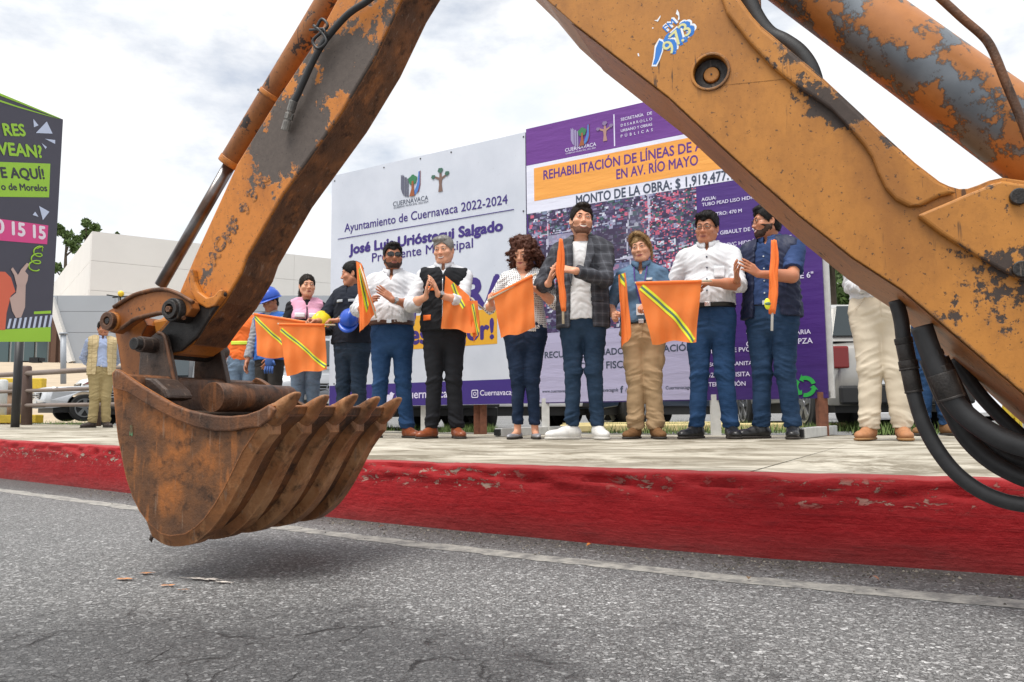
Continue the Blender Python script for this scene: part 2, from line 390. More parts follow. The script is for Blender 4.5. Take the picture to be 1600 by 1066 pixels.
for p, n in KF:
    s_ += (p - last).length; last = p; dz = ground_z(p.x) - .24
    for j, (o, z) in enumerate(prof):
        lump = (vnoise(s_ * 4, j * .35) - .5) * .006 + (vnoise(s_ * 17, j * .8) - .5) * .005
        arr = max(0, 1 - abs(z - .212) / .05)                       # broken arris
        bite = max(0, vnoise(s_ * 9 + 7, j * .55 + 3) - .52) * .06 * arr + max(0, vnoise(s_ * 31, j) - .5) * .02 * arr
        lump -= max(0, vnoise(s_ * 2.3 + 40, 1.5) - .35) * .016 * max(0, 1 - abs(z - (.186 + .012 * vnoise(s_ * 5, 9))) / .022)            # old paint and mortar ridge below the arris
        if z < 0 or j == len(prof) - 1: lump = bite = 0
        q = p + n * (o + lump + bite); V.append((q.x, q.y, z * (1 + dz / .24) - bite * .5 if z > 0 else z))
npf = len(prof); Fq = [(i * npf + j, (i + 1) * npf + j, (i + 1) * npf + j + 1, i * npf + j + 1) for i in range(len(KF) - 1) for j in range(npf - 1)]
kerb = bpy.data.objects.new('kerb', npmesh('kerb', V, np.array(Fq)[:, ::-1], M['red'])); tag(link(kerb), kind='structure')
# sidewalk: poured slabs between the kerb and the parking lot
SWW = 4.75
sw = tag(bpy.data.objects.new('sidewalk', None), kind='structure'); COL.objects.link(sw)
BASE[sw.name] = (Vector((0, 0, 0)), 0)
S_joint = PL(1190, 733, Vector((0, 0, .24)), Vector((0, 0, 1)))
acc = [0]
for i in range(1, len(KL)): acc.append(acc[-1] + (KL[i] - KL[i - 1]).length)
def at_s(s):
    s = min(max(s, 0), acc[-1] - 1e-4)
    for i in range(1, len(acc)):
        if acc[i] >= s:
            t = (s - acc[i - 1]) / (acc[i] - acc[i - 1]); return KL[i - 1].lerp(KL[i], t), KN[i - 1].lerp(KN[i], t).normalized()
sj = min(range(len(KL)), key=lambda i: ((KL[i] + KN[i] * .2).xy - S_joint.xy).length)
step = 3.2; s0 = acc[sj]
cuts = [s0 + step * k for k in range(-12, 20) if 0.2 < s0 + step * k < acc[-1] - .2]
for a_, c_ in zip(cuts, cuts[1:]):
    n = 10; b = MB(); rows = []
    for k in range(n + 1):
        s = a_ + .006 + (c_ - a_ - .012) * k / n; p, nn = at_s(s)
        rows.append([(p + nn * o).xy for o in (.1295, 1.4, 2.8, 4.0, SWW)])
    vs = [(q.x, q.y, ground_z(q.x) + (vnoise(q.x * .7, q.y * .7) - .5) * .006) for r_ in rows for q in r_]
    m_ = len(vs); vs += [(x, y, z - .12) for x, y, z in vs]
    fs = [(i * 5 + j, i * 5 + j + 1, i * 5 + j + 6, i * 5 + j + 5) for i in range(n) for j in range(4)]
    edge = [i * 5 for i in range(n + 1)] + [n * 5 + j for j in range(1, 5)] + [i * 5 + 4 for i in range(n - 1, -1, -1)] + [j for j in range(3, 0, -1)]
    fs += [(edge[i], edge[(i + 1) % len(edge)], edge[(i + 1) % len(edge)] + m_, edge[i] + m_) for i in range(len(edge))]
    b.add(vs, fs); b.build('slab', M['concrete'], sw)
# earth fill seen in the joints, and the parking lot behind
def offs(o, z): return [(p + n * o, n) for p, n in ((KL[i], KN[i]) for i in range(0, len(KL), 2))]
inner = [(p + n * .10) for p, n in zip(KL[::2], KN[::2])]
fill = [Vector((p.x, p.y, ground_z(p.x) - .03)) for p in inner]
b = MB()
back = [Vector((p.x * 1.0 + n.x * 60, p.y + n.y * 60, ground_z(p.x) - .03)) for p, n in zip(KL[::2], KN[::2])]
k_ = len(fill); rows = []
for o in (.10, 5.2, 12, 25, 60, 130):
    rows += [Vector((p.x + n.x * o, p.y + n.y * o, ground_z(p.x + n.x * min(o, 5)) - .03)) for p, n in zip(KL[::2], KN[::2])]
fs = [(r_ * k_ + i, r_ * k_ + i + 1, (r_ + 1) * k_ + i + 1, (r_ + 1) * k_ + i) for r_ in range(5) for i in range(k_ - 1)]
b.add(rows, fs); tag(b.build('parking_lot', M['lot']), kind='structure')
# white edge line, traced
LN = [G(x, y, 0) for x, y in ((1600, 945), (1400, 929), (1200, 910), (1000, 889), (800, 867), (620, 847), (440, 826), (200, 792.5), (0, 766))]
dA = (LN[0] - LN[1]).normalized(); dB = (LN[-1] - LN[-2]).normalized()
LN = [LN[0] + dA * q for q in (9, 4, 2, 1, .5, .25)] + LN + [LN[-1] + dB * q for q in (1, 3, 10, 30)]
LN = [(LN[max(i - 1, 0)] + LN[i] * 2 + LN[min(i + 1, len(LN) - 1)]) / 4 for i in range(len(LN))]; LC = catmull(LN, 8); LC = [a.lerp(c_, q / k_) for a, c_ in zip(LC, LC[1:]) for k_ in [max(1, min(40, int((c_ - a).length / .025)))] for q in range(k_)]; b = MB(); vs = []
for i, p in enumerate(LC):
    t_ = (LC[min(i + 1, len(LC) - 1)] - LC[max(i - 1, 0)]).normalized(); n_ = Vector((t_.y, -t_.x, 0))
    for s in (-1, 1):
        q = p + n_ * s * (.044 + (vnoise(i * .9, s * 5 + 9) - .5) * .014 + (vnoise(i * .13, s * 3 + 20) - .5) * .014); vs.append((q.x, q.y, .0012))
b.add(vs, [(2 * i, 2 * i + 1, 2 * i + 3, 2 * i + 2) for i in range(len(LC) - 1)])
tag(b.build('edge_line', M['line']), kind='structure')
# paint marks on the road in front of the bucket
def splash(name, px, col, ln, wd, ang, lab):
    c0 = G(*px, 0); b = MB(); n = 26; r_ = random.Random(px[0]); vs = [(c0.x, c0.y, .005)]
    for k in range(n):
        a = 2 * math.pi * k / n; q = 1 + r_.uniform(-.45, .35)
        x, y = math.cos(a) * ln * q, math.sin(a) * wd * q
        vs.append((c0.x + x * math.cos(ang) - y * math.sin(ang), c0.y + x * math.sin(ang) + y * math.cos(ang), .005))
    b.add(vs, [(0, 1 + k, 1 + (k + 1) % n) for k in range(n)]); tag(b.build(name, col), lab, 'paint mark')
def m_mark(name, c1):
    t = NT(name); c = t.co(); n = t.noise(c, 55, 6, .7)
    return t.set(t.mix(t.ramp(n, [(.42, 0), (.6, 1)]), c1, (.09, .085, .08)), .8)
mw = m_mark('white survey paint', (.68, .62, .56)); mo = m_mark('orange survey paint', (.62, .27, .10))
splash('paint_mark', (318, 907), mw, .060, .013, -.30, 'long white smear of survey paint on the asphalt under the bucket')
splash('paint_mark', (348, 912), mw, .028, .007, -.35, 'small white paint fleck at the tip of the long white smear')
splash('paint_mark', (197, 907), mo, .026, .010, .05, 'faded orange paint mark farthest left on the asphalt')
splash('paint_mark', (230, 898), mo, .018, .010, .05, 'orange paint mark just left of the pale smear on the asphalt')
splash('paint_mark', (262, 917), mo, .020, .008, .1, 'dull orange paint fleck in front of the other orange marks')
splash('paint_mark', (288, 924), mo, .012, .006, .1, 'tiny orange paint fleck nearest the camera of the road marks')

# loose grit along the gutter
r_ = np.random.default_rng(21); V = []; Fg = []
for k in range(2600):
    i = r_.integers(6, len(KL) - 40); t_ = r_.random(); p = KL[i].lerp(KL[i + 1], t_); n_ = KN[i]; o = -.02 - abs(r_.normal()) * .11; r0 = .0022 + .0035 * r_.random() ** 3; c_ = p + n_ * o
    if c_.y > 6.5 or c_.y < .6: continue
    b0 = len(V); a = r_.random() * 6.28
    for q in range(4): V.append((c_.x + math.cos(a + q * 1.57) * r0 * r_.uniform(.7, 1.3), c_.y + math.sin(a + q * 1.57) * r0 * r_.uniform(.7, 1.3), .0006))
    V.append((c_.x, c_.y, r0 * 1.1)); Fg += [(b0, b0 + 1, b0 + 4), (b0 + 1, b0 + 2, b0 + 4), (b0 + 2, b0 + 3, b0 + 4), (b0 + 3, b0, b0 + 4)]
t = NT('grit'); v = t.voro(t.co(), 60, out='Color'); g_ = bpy.data.objects.new('gravel', npmesh('gravel', V, np.array(Fg), t.set(t.ramp(t.sep(v)[0], [(0, srgb(48, 45, 42)), (.7, srgb(96, 90, 82)), (1, srgb(150, 142, 130))]), .8), False)); tag(link(g_), 'loose grit and pebbles in the gutter along the red kerb', 'gravel', kind='stuff')
def leaf(px, py, ln, ang, col, lab):
    c_ = G(px, py, .004); root_b = MB(); n = 8; d = Vector((math.cos(ang), math.sin(ang), 0)); sd = Vector((-d.y, d.x, 0)); top = []; bot = []
    for i in range(n + 1):
        t_ = i / n; w_ = .30 * ln * math.sin(math.pi * t_ ** .8); zz = .003 + .22 * ln * math.sin(t_ * 2.6); m_ = c_ + d * (ln * (t_ - .5)) + Vector((0, 0, zz)); top.append(m_ + sd * w_ + Vector((0, 0, w_ * .5))); bot.append(m_ - sd * w_ + Vector((0, 0, w_ * .3)))
    mid = [(a + b_) / 2 - Vector((0, 0, .002)) for a, b_ in zip(top, bot)]; m = n + 1
    root_b.add(top + mid + bot, [(r * m + i, r * m + i + 1, (r + 1) * m + i + 1, (r + 1) * m + i) for r in (0, 1) for i in range(n)], 0, True); tag(root_b.build('leaf', plain('dry leaf', srgb(*col), .7, .3, 60)), lab, 'leaf')
leaf(921, 854, .022, .6, (190, 110, 40), 'orange dry leaf lying in the gutter under the red kerb')
leaf(1366, 907, .026, 2.2, (150, 106, 84), 'brown dry leaf lying beside the road line on the far right')
leaf(1170, 906, .018, 1.2, (120, 96, 70), 'small dull leaf on the road between the line and the kerb')
leaf(597, 826, .028, .2, (92, 62, 44), 'dark curled leaf on the asphalt just right of the bucket')
# ------------------------------------------------------------------ background, left
M['slope'] = M['earth']
def prismZ(b, foot, z0, z1, mi=0):
    b.prism([Vector((x, y, z0)) for x, y in foot], (0, 0, z1 - z0), mi=mi)
# raised terrace of the far parking with yellow kerb
b = MB()
A1 = P(-60, 606, 24); A2 = P(330, 612, 24); B1 = P(-60, 566, 34); B2 = P(330, 571, 34)
far1 = P(-200, 563, 60); far2 = P(400, 568, 60)
lo1 = Vector((A1.x - 3, A1.y - 3.5, .1)); lo2 = Vector((A2.x, A2.y - 3.5, .1))
b.add([lo1, lo2, A2, A1, B2, B1, far2, far1], [(0, 1, 2, 3), (3, 2, 4, 5), (5, 4, 6, 7)])
tag(b.build('embankment', M['earth']), kind='structure')
ye = thing('yellow_kerb', 'yellow painted kerb on the sandy slope behind the parked silver cars', 'kerb', P(20, 600, 23.9))
b = MB()
for k in range(5):
    x0 = -40 + k * 22; b.bar(P(x0, 600, 23.8), P(x0 + 21.6, 600, 23.8), .25, .34)
b.build('kerb_block', M['yellow_kerb'], ye, .03)
yl = thing('yellow_kerb', 'low yellow painted kerb at the foot of the brown fence', 'kerb', P(0, 652, 16.4))
b = MB(); b.bar(P(-60, 655.5, 16.6), P(62, 654.5, 16.0), .2, .17); b.build('kerb_block', M['yellow_kerb'], yl, .02)
# white warehouse-like hall with panel courses
hb = thing('building', 'large windowless pale building with a flat roof behind the parking lot', 'building', P(144, 600, 46))
cz = P(144, 361, 46).z; C0 = P(144, 361, 46); C0.z = 0
dr = Vector((1.15, .82, 0)).normalized(); dl = Vector((-.82, 1.15, 0)).normalized()
Wr = 62; Wl = 24; zb = 1.0
courses = 6
for k in range(courses):
    z0 = zb + (cz - zb) * k / courses; z1 = zb + (cz - zb) * (k + 1) / courses - .015
    for (d, W_, nn) in ((dr, Wr, dl), (dl, Wl, dr)):
        n = 5 if d is dr else 3
        for q in range(n):
            a = C0 + d * (W_ * q / n + .005 + (0 if q else .0)) ; e = C0 + d * (W_ * (q + 1) / n - .005)
            if d is dl and q == 0: a = C0 + d * .35
            b = MB(); off = nn * .3
            b.prism([Vector((a.x, a.y, z0)), Vector((e.x, e.y, z0)), Vector((e.x, e.y, z1)), Vector((a.x, a.y, z1))], off)
            b.build('panel', M['building'], hb)
b = MB(); q = [C0 + dr * .3 + dl * .3, C0 + dr * (Wr - .2) + dl * .3, C0 + dr * (Wr - .2) + dl * Wl, C0 + dr * .3 + dl * Wl]
prismZ(b, [(p.x, p.y) for p in q], .2, cz - .25); b.build('core', M['building'], hb)
# grey metal-clad curved wall with the slanted edge
gw = thing('clad_wall', 'grey metal clad wall with a slanted white edge below the pale building', 'wall', P(180, 560, 36))
YW = 36
rows = [(462, 487), (487, 520), (520, 570)]; cols = [0, 90, 180, 270, 380, 540]
for (y0, y1) in rows:
    for x0, x1 in zip(cols, cols[1:]):
        def lim(x, y):       # slanted left end
            lx = 82 + (y - 470) * .33
            return max(x, lx)
        a = P(lim(x0, y0), y0 + .0, YW); c = P(x1 - .4, y0, YW); e = P(x1 - .4, y1 - .5, YW); g = P(lim(x0, y1), y1 - .5, YW)
        if a.x >= c.x - .05 or g.x >= e.x - .05: continue
        b = MB(); b.prism([a, c, e, g], (0, .25, 0)); b.build('panel', M['clad'], gw)
b = MB(); b.bar(P(80, 466, YW - .1), P(112, 566, YW - .1), .3, .25); b.build('edge_trim', plain('white trim', (.72, .71, .69), .6), gw)
# entrance block behind the billboard
en = thing('building', 'brown entrance building with a red canopy and glazing behind the left billboard', 'building', P(60, 560, 40))
mbw = plain('brown plaster', srgb(96, 70, 56), .8, .2, 2); mgl = NT('dark blue glazing').set((.06, .10, .11), .15, 0)
b = MB(); b.box(P(20, 536, 44), (6.0, 3, 3.6)); b.build('wall', mbw, en)
b = MB(); b.box(P(94, 486, 40), (2.6, 2, .5)); b.build('canopy', plain('red canopy', srgb(150, 40, 38), .6), en)
b = MB(); b.box(P(96, 505, 41), (2.2, 1.5, .35)); b.build('ledge', plain('beige ledge', srgb(190, 170, 145), .8), en)
for x in (-14, 6, 26, 46, 66):
    b = MB(); b.box(P(x, 545, 40), (.60, .12, 1.5)); w_ = b.build('window', plain('window frame grey', srgb(150, 155, 155), .5), en)
    b = MB(); b.box(P(x, 545, 39.9), (.5, .06, 1.36)); b.build('pane', mgl, w_)
b = MB()
for x in (86, 100): b.box(P(x, 535, 39), (.25, .25, 2.6))
b.build('column', mbw, en)
lp = thing('signal_post', 'thin grey steel post standing behind the silver cars', 'post', P(99, 580, 22))
b = MB(); b.tube([P(99, 600, 22), P(99, 522, 22)], .075); b.build('pole', M['clad'], lp); b = MB(); b.tube([P(99, 523, 22), P(99, 520, 22)], .11); b.build('cap', M['clad'], lp)
yp = thing('street_lamp', 'far lamp post with a round yellow head above the grey wall', 'lamp', P(188, 500, 33))
b = MB(); b.tube([P(187, 540, 33), P(187, 462, 33)], .06); b.tube([P(196, 540, 33), P(196, 464, 33)], .04); b.build('pole', plain('black steel', (.02, .02, .02), .5), yp)
b = MB(); b.ball(P(189, 459, 33), .13, 14, 10); b.build('lamp_head', plain('yellow lamp', (.75, .52, .03), .4), yp)
b = MB(); b.bar(P(167, 461, 33), P(186, 464, 33), .05, .05); b.bar(P(176, 465, 33), P(202, 463, 33), .05, .05); b.build('bracket', plain('black bracket', (.02, .02, .02), .5), yp)

# ------------------------------------------------------------------ trees and plants
def m_leaf(name, c1, c2):
    t = NT(name); i = t.n('ShaderNodeObjectInfo'); g = t.n('ShaderNodeNewGeometry'); c = t.co()
    f = t.noise(c, 1.1, 3); f2 = t.n('ShaderNodeMath', operation='FRACT')
    return t.set(t.mix(f, c1, c2), .6, 0, None, .3)
ML = m_leaf('leaves', (.045, .085, .020), (.13, .19, .055)); MT = plain('bark', (.09, .065, .045), .9, .3, 8)
def leaf_cloud(centers, n, sz, seed):
    r_ = np.random.default_rng(seed); C = np.array([c for c, q in centers]); Rr = np.array([q for c, q in centers])
    i = r_.integers(0, len(C), n); d = r_.normal(size=(n, 3)); d /= np.linalg.norm(d, axis=1)[:, None]
    p = C[i] + d * (Rr[i] * r_.random(n) ** .45)[:, None]
    a = r_.normal(size=(n, 3)); a /= np.linalg.norm(a, axis=1)[:, None]; b_ = np.cross(a, r_.normal(size=(n, 3))); b_ /= np.linalg.norm(b_, axis=1)[:, None]
    s = sz * (.6 + .8 * r_.random(n))[:, None]
    V = np.stack([p - a * s, p + b_ * s * .45, p + a * s, p - b_ * s * .45], 1).reshape(-1, 3)
    return V, np.arange(4 * n).reshape(-1, 4)
def tree(px, ytop, ybase, Y, spread, seed, label, n=2600, sz=.22, group=None):
    base = P(px, ybase, Y); top = P(px, ytop, Y); H = top.z - base.z; r_ = random.Random(seed)
    t = thing('tree', label, 'tree', base, 0, group)
    b = MB(); tips = []
    b.tube([base, base + Vector((.1, 0, H * .35)), base + Vector((-.05, .1, H * .7)), base + Vector((0, 0, H * .92))], [H * .028, H * .022, H * .014, H * .005], 8)
    for k in range(9):
        h = H * r_.uniform(.4, .9); a = r_.uniform(0, 6.28); q = base + Vector((0, 0, h)); e = q + Vector((math.cos(a) * spread * r_.uniform(.4, 1), math.sin(a) * spread * r_.uniform(.4, 1), H * r_.uniform(.04, .16)))
        b.tube([q, q.lerp(e, .5) + Vector((0, 0, .1)), e], [H * .01, H * .007, H * .003], 6); tips.append(e)
    b.build('trunk', MT, t)
    cs = [(tuple(e - Vector(base)), spread * r_.uniform(.28, .5)) for e in tips] + [((0, 0, H * .93), spread * .35)]
    V_, F_ = leaf_cloud(cs, n, sz, seed); o = bpy.data.objects.new('crown', npmesh('crown', V_, F_, ML, False)); link(o, t)
    return t
tree(97, 358, 520, 70, 1.0, 3, 'dark tree showing over the pale building beside the left billboard', 1300, .22)
tree(127, 352, 520, 72, 1.2, 5, 'small tree top just left of the pale building corner', 1500, .22)
tree(178, 355, 520, 78, .75, 8, 'tiny lone tree tip rising over the roof of the pale building', 500, .2)
tree(1345, 398, 640, 26, 1.9, 12, 'bushy green tree behind the parked cars right of the signs', 9000, .13)
tree(1420, 420, 640, 30, 2.2, 14, 'green tree behind the parked cars mostly hidden by the orange boom', 5000, .14)
# palm
pb = P(1292, 640, 19); pt = P(1297, 415, 19)
pa = thing('palm_tree', 'palm tree with drooping fronds beside the right edge of the purple sign', 'palm', pb)
b = MB(); b.tube([pb, pb.lerp(pt, .5) + Vector((.1, 0, 0)), pt], [.16, .13, .11], 10); b.build('trunk', MT, pa)
r_ = random.Random(4); MP = m_leaf('palm fronds', (.07, .12, .05), (.16, .22, .10))
for k in range(22):
    a = 6.283 * k / 22 + r_.uniform(-.1, .1); up = r_.uniform(-.1, .7); ln = r_.uniform(1.5, 2.1)
    d = Vector((math.cos(a), math.sin(a), 0)); pts = [pt + d * (ln * q) + Vector((0, 0, up * ln * q * (1 - q * .3) - .9 * ln * q * q * .75)) for q in (0, .2, .4, .6, .8, 1)]
    b = MB(); b.tube(pts, [.02, .018, .014, .01, .007, .003], 4)
    for i in range(26):
        f = .12 + .88 * i / 26; j = min(int(f * 5), 4); q = pts[j].lerp(pts[j + 1], f * 5 - j); sd = d.cross(Vector((0, 0, 1)))
        for s in (-1, 1):
            tip = q + sd * s * .34 * (1.1 - f * .7) + d * .16 + Vector((0, 0, -.16)); wv = d * .018
            b.add([q - wv, q + wv, tip], [(0, 1, 2)])
    b.build('frond', MP, pa, fixn=False)
# grass tufts in the lot
def grass(name, quads, n, seed, h=.12):
    r_ = np.random.default_rng(seed); V = []; 
    for (x0, x1, y0, y1) in quads:
        for k in range(n):
            x = r_.uniform(x0, x1); y = r_.uniform(y0, y1); z = ground_z(x) - .03; a = r_.uniform(0, 6.28); l_ = h * r_.uniform(.4, 1.2); dx, dy = math.cos(a), math.sin(a)
            V += [(x - dy * .006, y + dx * .006, z), (x + dy * .006, y - dx * .006, z), (x + dx * l_ * .5, y + dy * l_ * .5, z + l_)]
    o = bpy.data.objects.new(name, npmesh(name, V, np.arange(len(V)).reshape(-1, 3), M['grass'], False)); tag(link(o), 'patchy green grass growing along the bays of the parking lot', 'grass', kind='stuff')
grass('grass', [(-.9, -.2, 9.3, 10.6), (.9, 3.6, 8.6, 9.6), (1.2, 3.6, 10.6, 12.5), (1.6, 3.4, 13, 16), (-12.2, -9.2, 16.9, 18.2), (-3.6, -1.2, 10.4, 11.4), (3.5, 6.5, 7.6, 8.4), (3.6, 4.6, 9.2, 10.5)], 800, 5)
bl = MB()
for (x0, x1, y) in ((.6, 4.2, 10.0), (.8, 4.5, 12.8)):
    bl.box((x0 / 2 + x1 / 2, y, ground_z(0) + .02), (x1 - x0, .16, .1))
bl.build('wheel_stop', plain('faded yellow concrete', srgb(214, 196, 140), .8, .15), None, .02)
tag(bpy.data.objects['wheel_stop'], 'low faded yellow concrete stops between the grass behind the signs', 'wheel stop')
yb = thing('barrier', 'yellow painted steel leg standing in the lot behind the black hoses', 'barrier', P(1582, 660, 8.6))
b = MB(); b.bar(P(1570, 668, 8.6), P(1576, 618, 8.6), .07, .07); b.bar(P(1590, 668, 8.6), P(1584, 618, 8.6), .07, .07); b.bar(P(1570, 650, 8.6), P(1592, 650, 8.6), .05, .05); b.build('frame', M['yellow_kerb'], yb)

# ------------------------------------------------------------------ brown fence at the back of the sidewalk
fe = thing('fence', 'low brown post and rail fence along the back of the sidewalk', 'fence', P(40, 663, 15.0))
fp = [P(-66, 640, 17.3), P(40, 640, 15.3), P(147, 640, 13.9), P(206, 640, 13.3)]
for q in fp: q.z = ground_z(q.x)
for k, q in enumerate(fp):
    b = MB(); h = 1.12; r0 = .10
    b.tube([q + Vector((.03, 0, -.05)), q + Vector((.015, 0, h * .5)), q + Vector((-.02, 0, h)), q + Vector((-.02, 0, h + .03))], [r0, r0 * .93, r0 * .9, r0 * .7], 14); b.build('post', M['brown_wood'], fe)
for z in (.38, .66, 1.0):
    for a, c in zip(fp, fp[1:]):
        b = MB(); b.tube([a + Vector((0, -.03, z)), c + Vector((0, -.03, z))], .05 if z > .9 else .036, 10); b.build('rail', M['rail'], fe)
bo = thing('bollard', 'round concrete bollard with a grey cap behind the brown fence', 'bollard', P(22, 655, 16.8))
q = P(22, 655, 16.8); q.z = ground_z(q.x) - .1
b = MB(); b.tube([q, q + Vector((0, 0, .75))], .17, 20); b.build('shaft', plain('tan concrete', srgb(150, 120, 96), .8), bo)
b = MB(); b.tube([q + Vector((0, 0, .752)), q + Vector((0, 0, .95)), q + Vector((0, 0, .98))], [.19, .19, .15], 20); b.build('cap', plain('grey cap', srgb(140, 128, 115), .8), bo)
wp = thing('bollard', 'white painted post at the left edge behind the brown fence', 'bollard', P(3, 655, 16.4)); q = P(1, 655, 16.4); q.z = ground_z(q.x) - .1
b = MB(); b.tube([q, q + Vector((0, 0, 1.0)), q + Vector((0, 0, 1.03))], [.10, .10, .07], 14); b.build('shaft', plain('white post', (.6, .62, .62), .6), wp)

# ------------------------------------------------------------------ cars
MCAR = {}
def carpaint(name, col, metal=.5):
    t = NT(name); c = t.co(); n = t.noise(c, 400, 2)
    m = t.set(t.mix(n, col, tuple(min(1, q * 1.15) for q in col)), .28, metal, None, .5); t.b.inputs['Coat Weight'].default_value = .6; t.b.inputs['Coat Roughness'].default_value = .05; return m
MGLASS = NT('car glass').set((.02, .03, .035), .06, 0, None, .6)
MTYRE = plain('tyre rubber', (.02, .02, .02), .8, .2, 30); MRIM = plain('alloy rim', (.55, .56, .57), .3, .05, 10, 0, .9)
MBLK = plain('black plastic', (.015, .015, .016), .5, .1, 20); MLAMP = NT('lamp glass').set((.75, .78, .8), .1, .3); MTAIL = NT('tail lamp glass').set((.20, .012, .012), .15, 0)
MCHR = NT('chrome').set((.7, .7, .7), .15, 1.0)
def car(loc, rz, paint, label, suv=True, plate=False):
    """car pointing to its local -Y"""
    root = thing('parked_car', label, 'car', (0, 0, 0), 0, 'cars parked behind the sidewalk')
    Lc, Wc, H = 4.35, 1.78, (1.62 if suv else 1.46)
    def half(y, z):                 # half width at a station
        t = (y + Lc / 2) / Lc; e = 1 - .10 * abs(2 * t - 1) ** 4 - .06 * max(0, 1 - t * 6) ** 2
        return Wc / 2 * e
    hood = .98 if suv else .88
    lower = [(-2.12, .32), (-2.17, .52), (-2.13, .72), (-2.02, .84), (-1.2, hood), (-.95, hood + .03), (1.9, hood + .10), (2.1, hood), (2.17, .72), (2.15, .45), (2.08, .30)]
    yf, yr = -1.28, 1.32; rw = .335
    def arch(yc): return [(yc + .40 * math.cos(a), .33 + .40 * math.sin(a)) for a in np.linspace(math.pi - .08, .08, 12)]
    bottom = [(2.08, .30)] + [(y, z) for y, z in reversed(arch(yr))] + [(y, z) for y, z in reversed(arch(yf))] + [(-2.12, .32)]
    outline = lower[:-1] + bottom[:-1]
    b = MB()
    # skin: outline at several lateral offsets, with tumblehome and rounded edges
    N = len(outline); lat = [(-1, .93), (-.93, .985), (-.7, 1.0), (0, 1.012), (.7, 1.0), (.93, .985), (1, .93)]
    vs = []
    cy, czz = 0, .62
    for f, s in lat:
        for (y, z) in outline:
            yy = y * (s if abs(y) > 1.9 else 1); zz = czz + (z - czz) * (s if z > .75 else 1)
            x = f * half(yy, zz) * (1 - .05 * max(0, .45 - z) / .3) * (1 - .04 * max(0, z - .75) / .3)
            vs.append((x, yy, zz))
    fs = [(i * N + j, i * N + (j + 1) % N, (i + 1) * N + (j + 1) % N, (i + 1) * N + j) for i in range(len(lat) - 1) for j in range(N)]
    b.add(vs, fs, 0, True)
    for i in (0, len(lat) - 1):
        poly = [Vector(vs[i * N + j]) for j in range(N)]
        tr = tessellate_polygon([[Vector((p.y, p.z, 0)) for p in poly]])
        b.add(poly, [tuple(t) for t in tr], 0, False)
    body = b.build('body', paint, root, .02)
    # greenhouse
    gh = [(-1.0, hood + .02), (-.30, H - .07), (.1, H), (1.25, H - .02), (1.75, H - .12), (1.98, hood + .08)] if suv else [(-1.0, hood + .02), (-.2, H - .06), (.2, H), (1.0, H - .02), (1.4, H - .12), (1.95, hood + .08)]
    b = MB(); vs = []; K = len(gh)
    for f in (-1, -.86, 0, .86, 1):
        for (y, z) in gh:
            u = (z - hood) / (H - hood); x = f * (Wc / 2 * .95 - .20 * u); vs.append((x, y, z - (.03 * u if abs(f) == 1 else 0)))
    b.add(vs, [(i * K + j, i * K + j + 1, (i + 1) * K + j + 1, (i + 1) * K + j) for i in range(4) for j in range(K - 1)], 0, True)
    for i in (0, 4): b.add([Vector(vs[i * K + j]) for j in range(K)], [tuple(t) for t in tessellate_polygon([[Vector((vs[i * K + j][1], vs[i * K + j][2], 0)) for j in range(K)]])], 0)
    b.build('roof', paint, root, .015)
    def glass(nm, poly, off):
        b = MB(); b.prism(poly, off); b.build(nm, MGLASS, root)
    def gx(z, f=1): u = (z - hood) / (H - hood); return f * (Wc / 2 * .95 - .20 * u)
    for s in (-1, 1):
        for (ya, yb_, yc, yd) in ((-.72, -.22, .33, .33), (.40, .40, 1.28, 1.05)):
            z0, z1 = hood + .08, H - .12
            pts = [Vector((s * (gx(z0) + .004), ya, z0)), Vector((s * (gx(z1) + .004 - .012), yb_, z1)), Vector((s * (gx(z1) - .008), yd, z1)), Vector((s * (gx(z0) + .004), yc, z0))]
            glass('side_window', pts, (s * .008, 0, 0))
    (y0, z0), (y1, z1) = gh[0], gh[1]; e = .09
    dwn = Vector((0, -(z1 - z0), (y1 - y0))).normalized()
    w0, w1 = gx(z0) - .09, gx(z1) - .10
    glass('windscreen', [Vector((-w0, y0 + .06, z0 + .05)), Vector((w0, y0 + .06, z0 + .05)), Vector((w1, y1 - .04, z1 - .035)), Vector((-w1, y1 - .04, z1 - .035))], dwn * .02)
    (y0, z0), (y1, z1) = gh[5], gh[4]; dw2 = Vector((0, (z1 - z0), -(y1 - y0))).normalized()
    glass('rear_window', [Vector((-w0, y0 - .02, z0 + .06)), Vector((w0, y0 - .02, z0 + .06)), Vector((w1 + .03, y1 + .0, z1 - .0)), Vector((-w1 - .03, y1 + .0, z1 - .0))], dw2 * .02)
    for s in (-1, 1):
        b = MB(); b.prism([Vector((s * .46, -2.09, .70)), Vector((s * .80, -1.95, .72)), Vector((s * .82, -1.86, .84)), Vector((s * .55, -1.98, .82))], (0, -.05, 0)); b.build('headlight', MLAMP, root, .008)
        b = MB(); b.box((s * .74, 2.11, .86), (.20, .10, .26)); b.build('tail_light', MTAIL, root, .02)
        b = MB(); b.box((s * .98, -.72, hood + .09), (.16, .10, .12)); b.build('mirror', paint, root, .03)
    b = MB(); b.box((0, -2.145, .62), (.9, .06, .17)); g_ = b.build('grille', MBLK, root, .01)
    for z in (.57, .62, .67):
        b = MB(); b.box((0, -2.18, z), (.86, .02, .012)); b.build('slat', MCHR, g_)
    b = MB(); b.ring((0, -2.172, .64), (0, -1, 0), .045, .06, .02); b.build('badge_ring', MCHR, g_)
    b = MB(); b.box((0, -2.14, .40), (1.5, .06, .12)); b.build('air_intake', MBLK, root, .01)
    b = MB(); b.box((0, 2.15, .42), (1.55, .08, .22)); b.build('rear_bumper', MBLK, root, .03)
    b = MB(); b.box((0, 2.185, .56), (.7, .03, .05)); b.build('rear_trim', MCHR, root, .01)
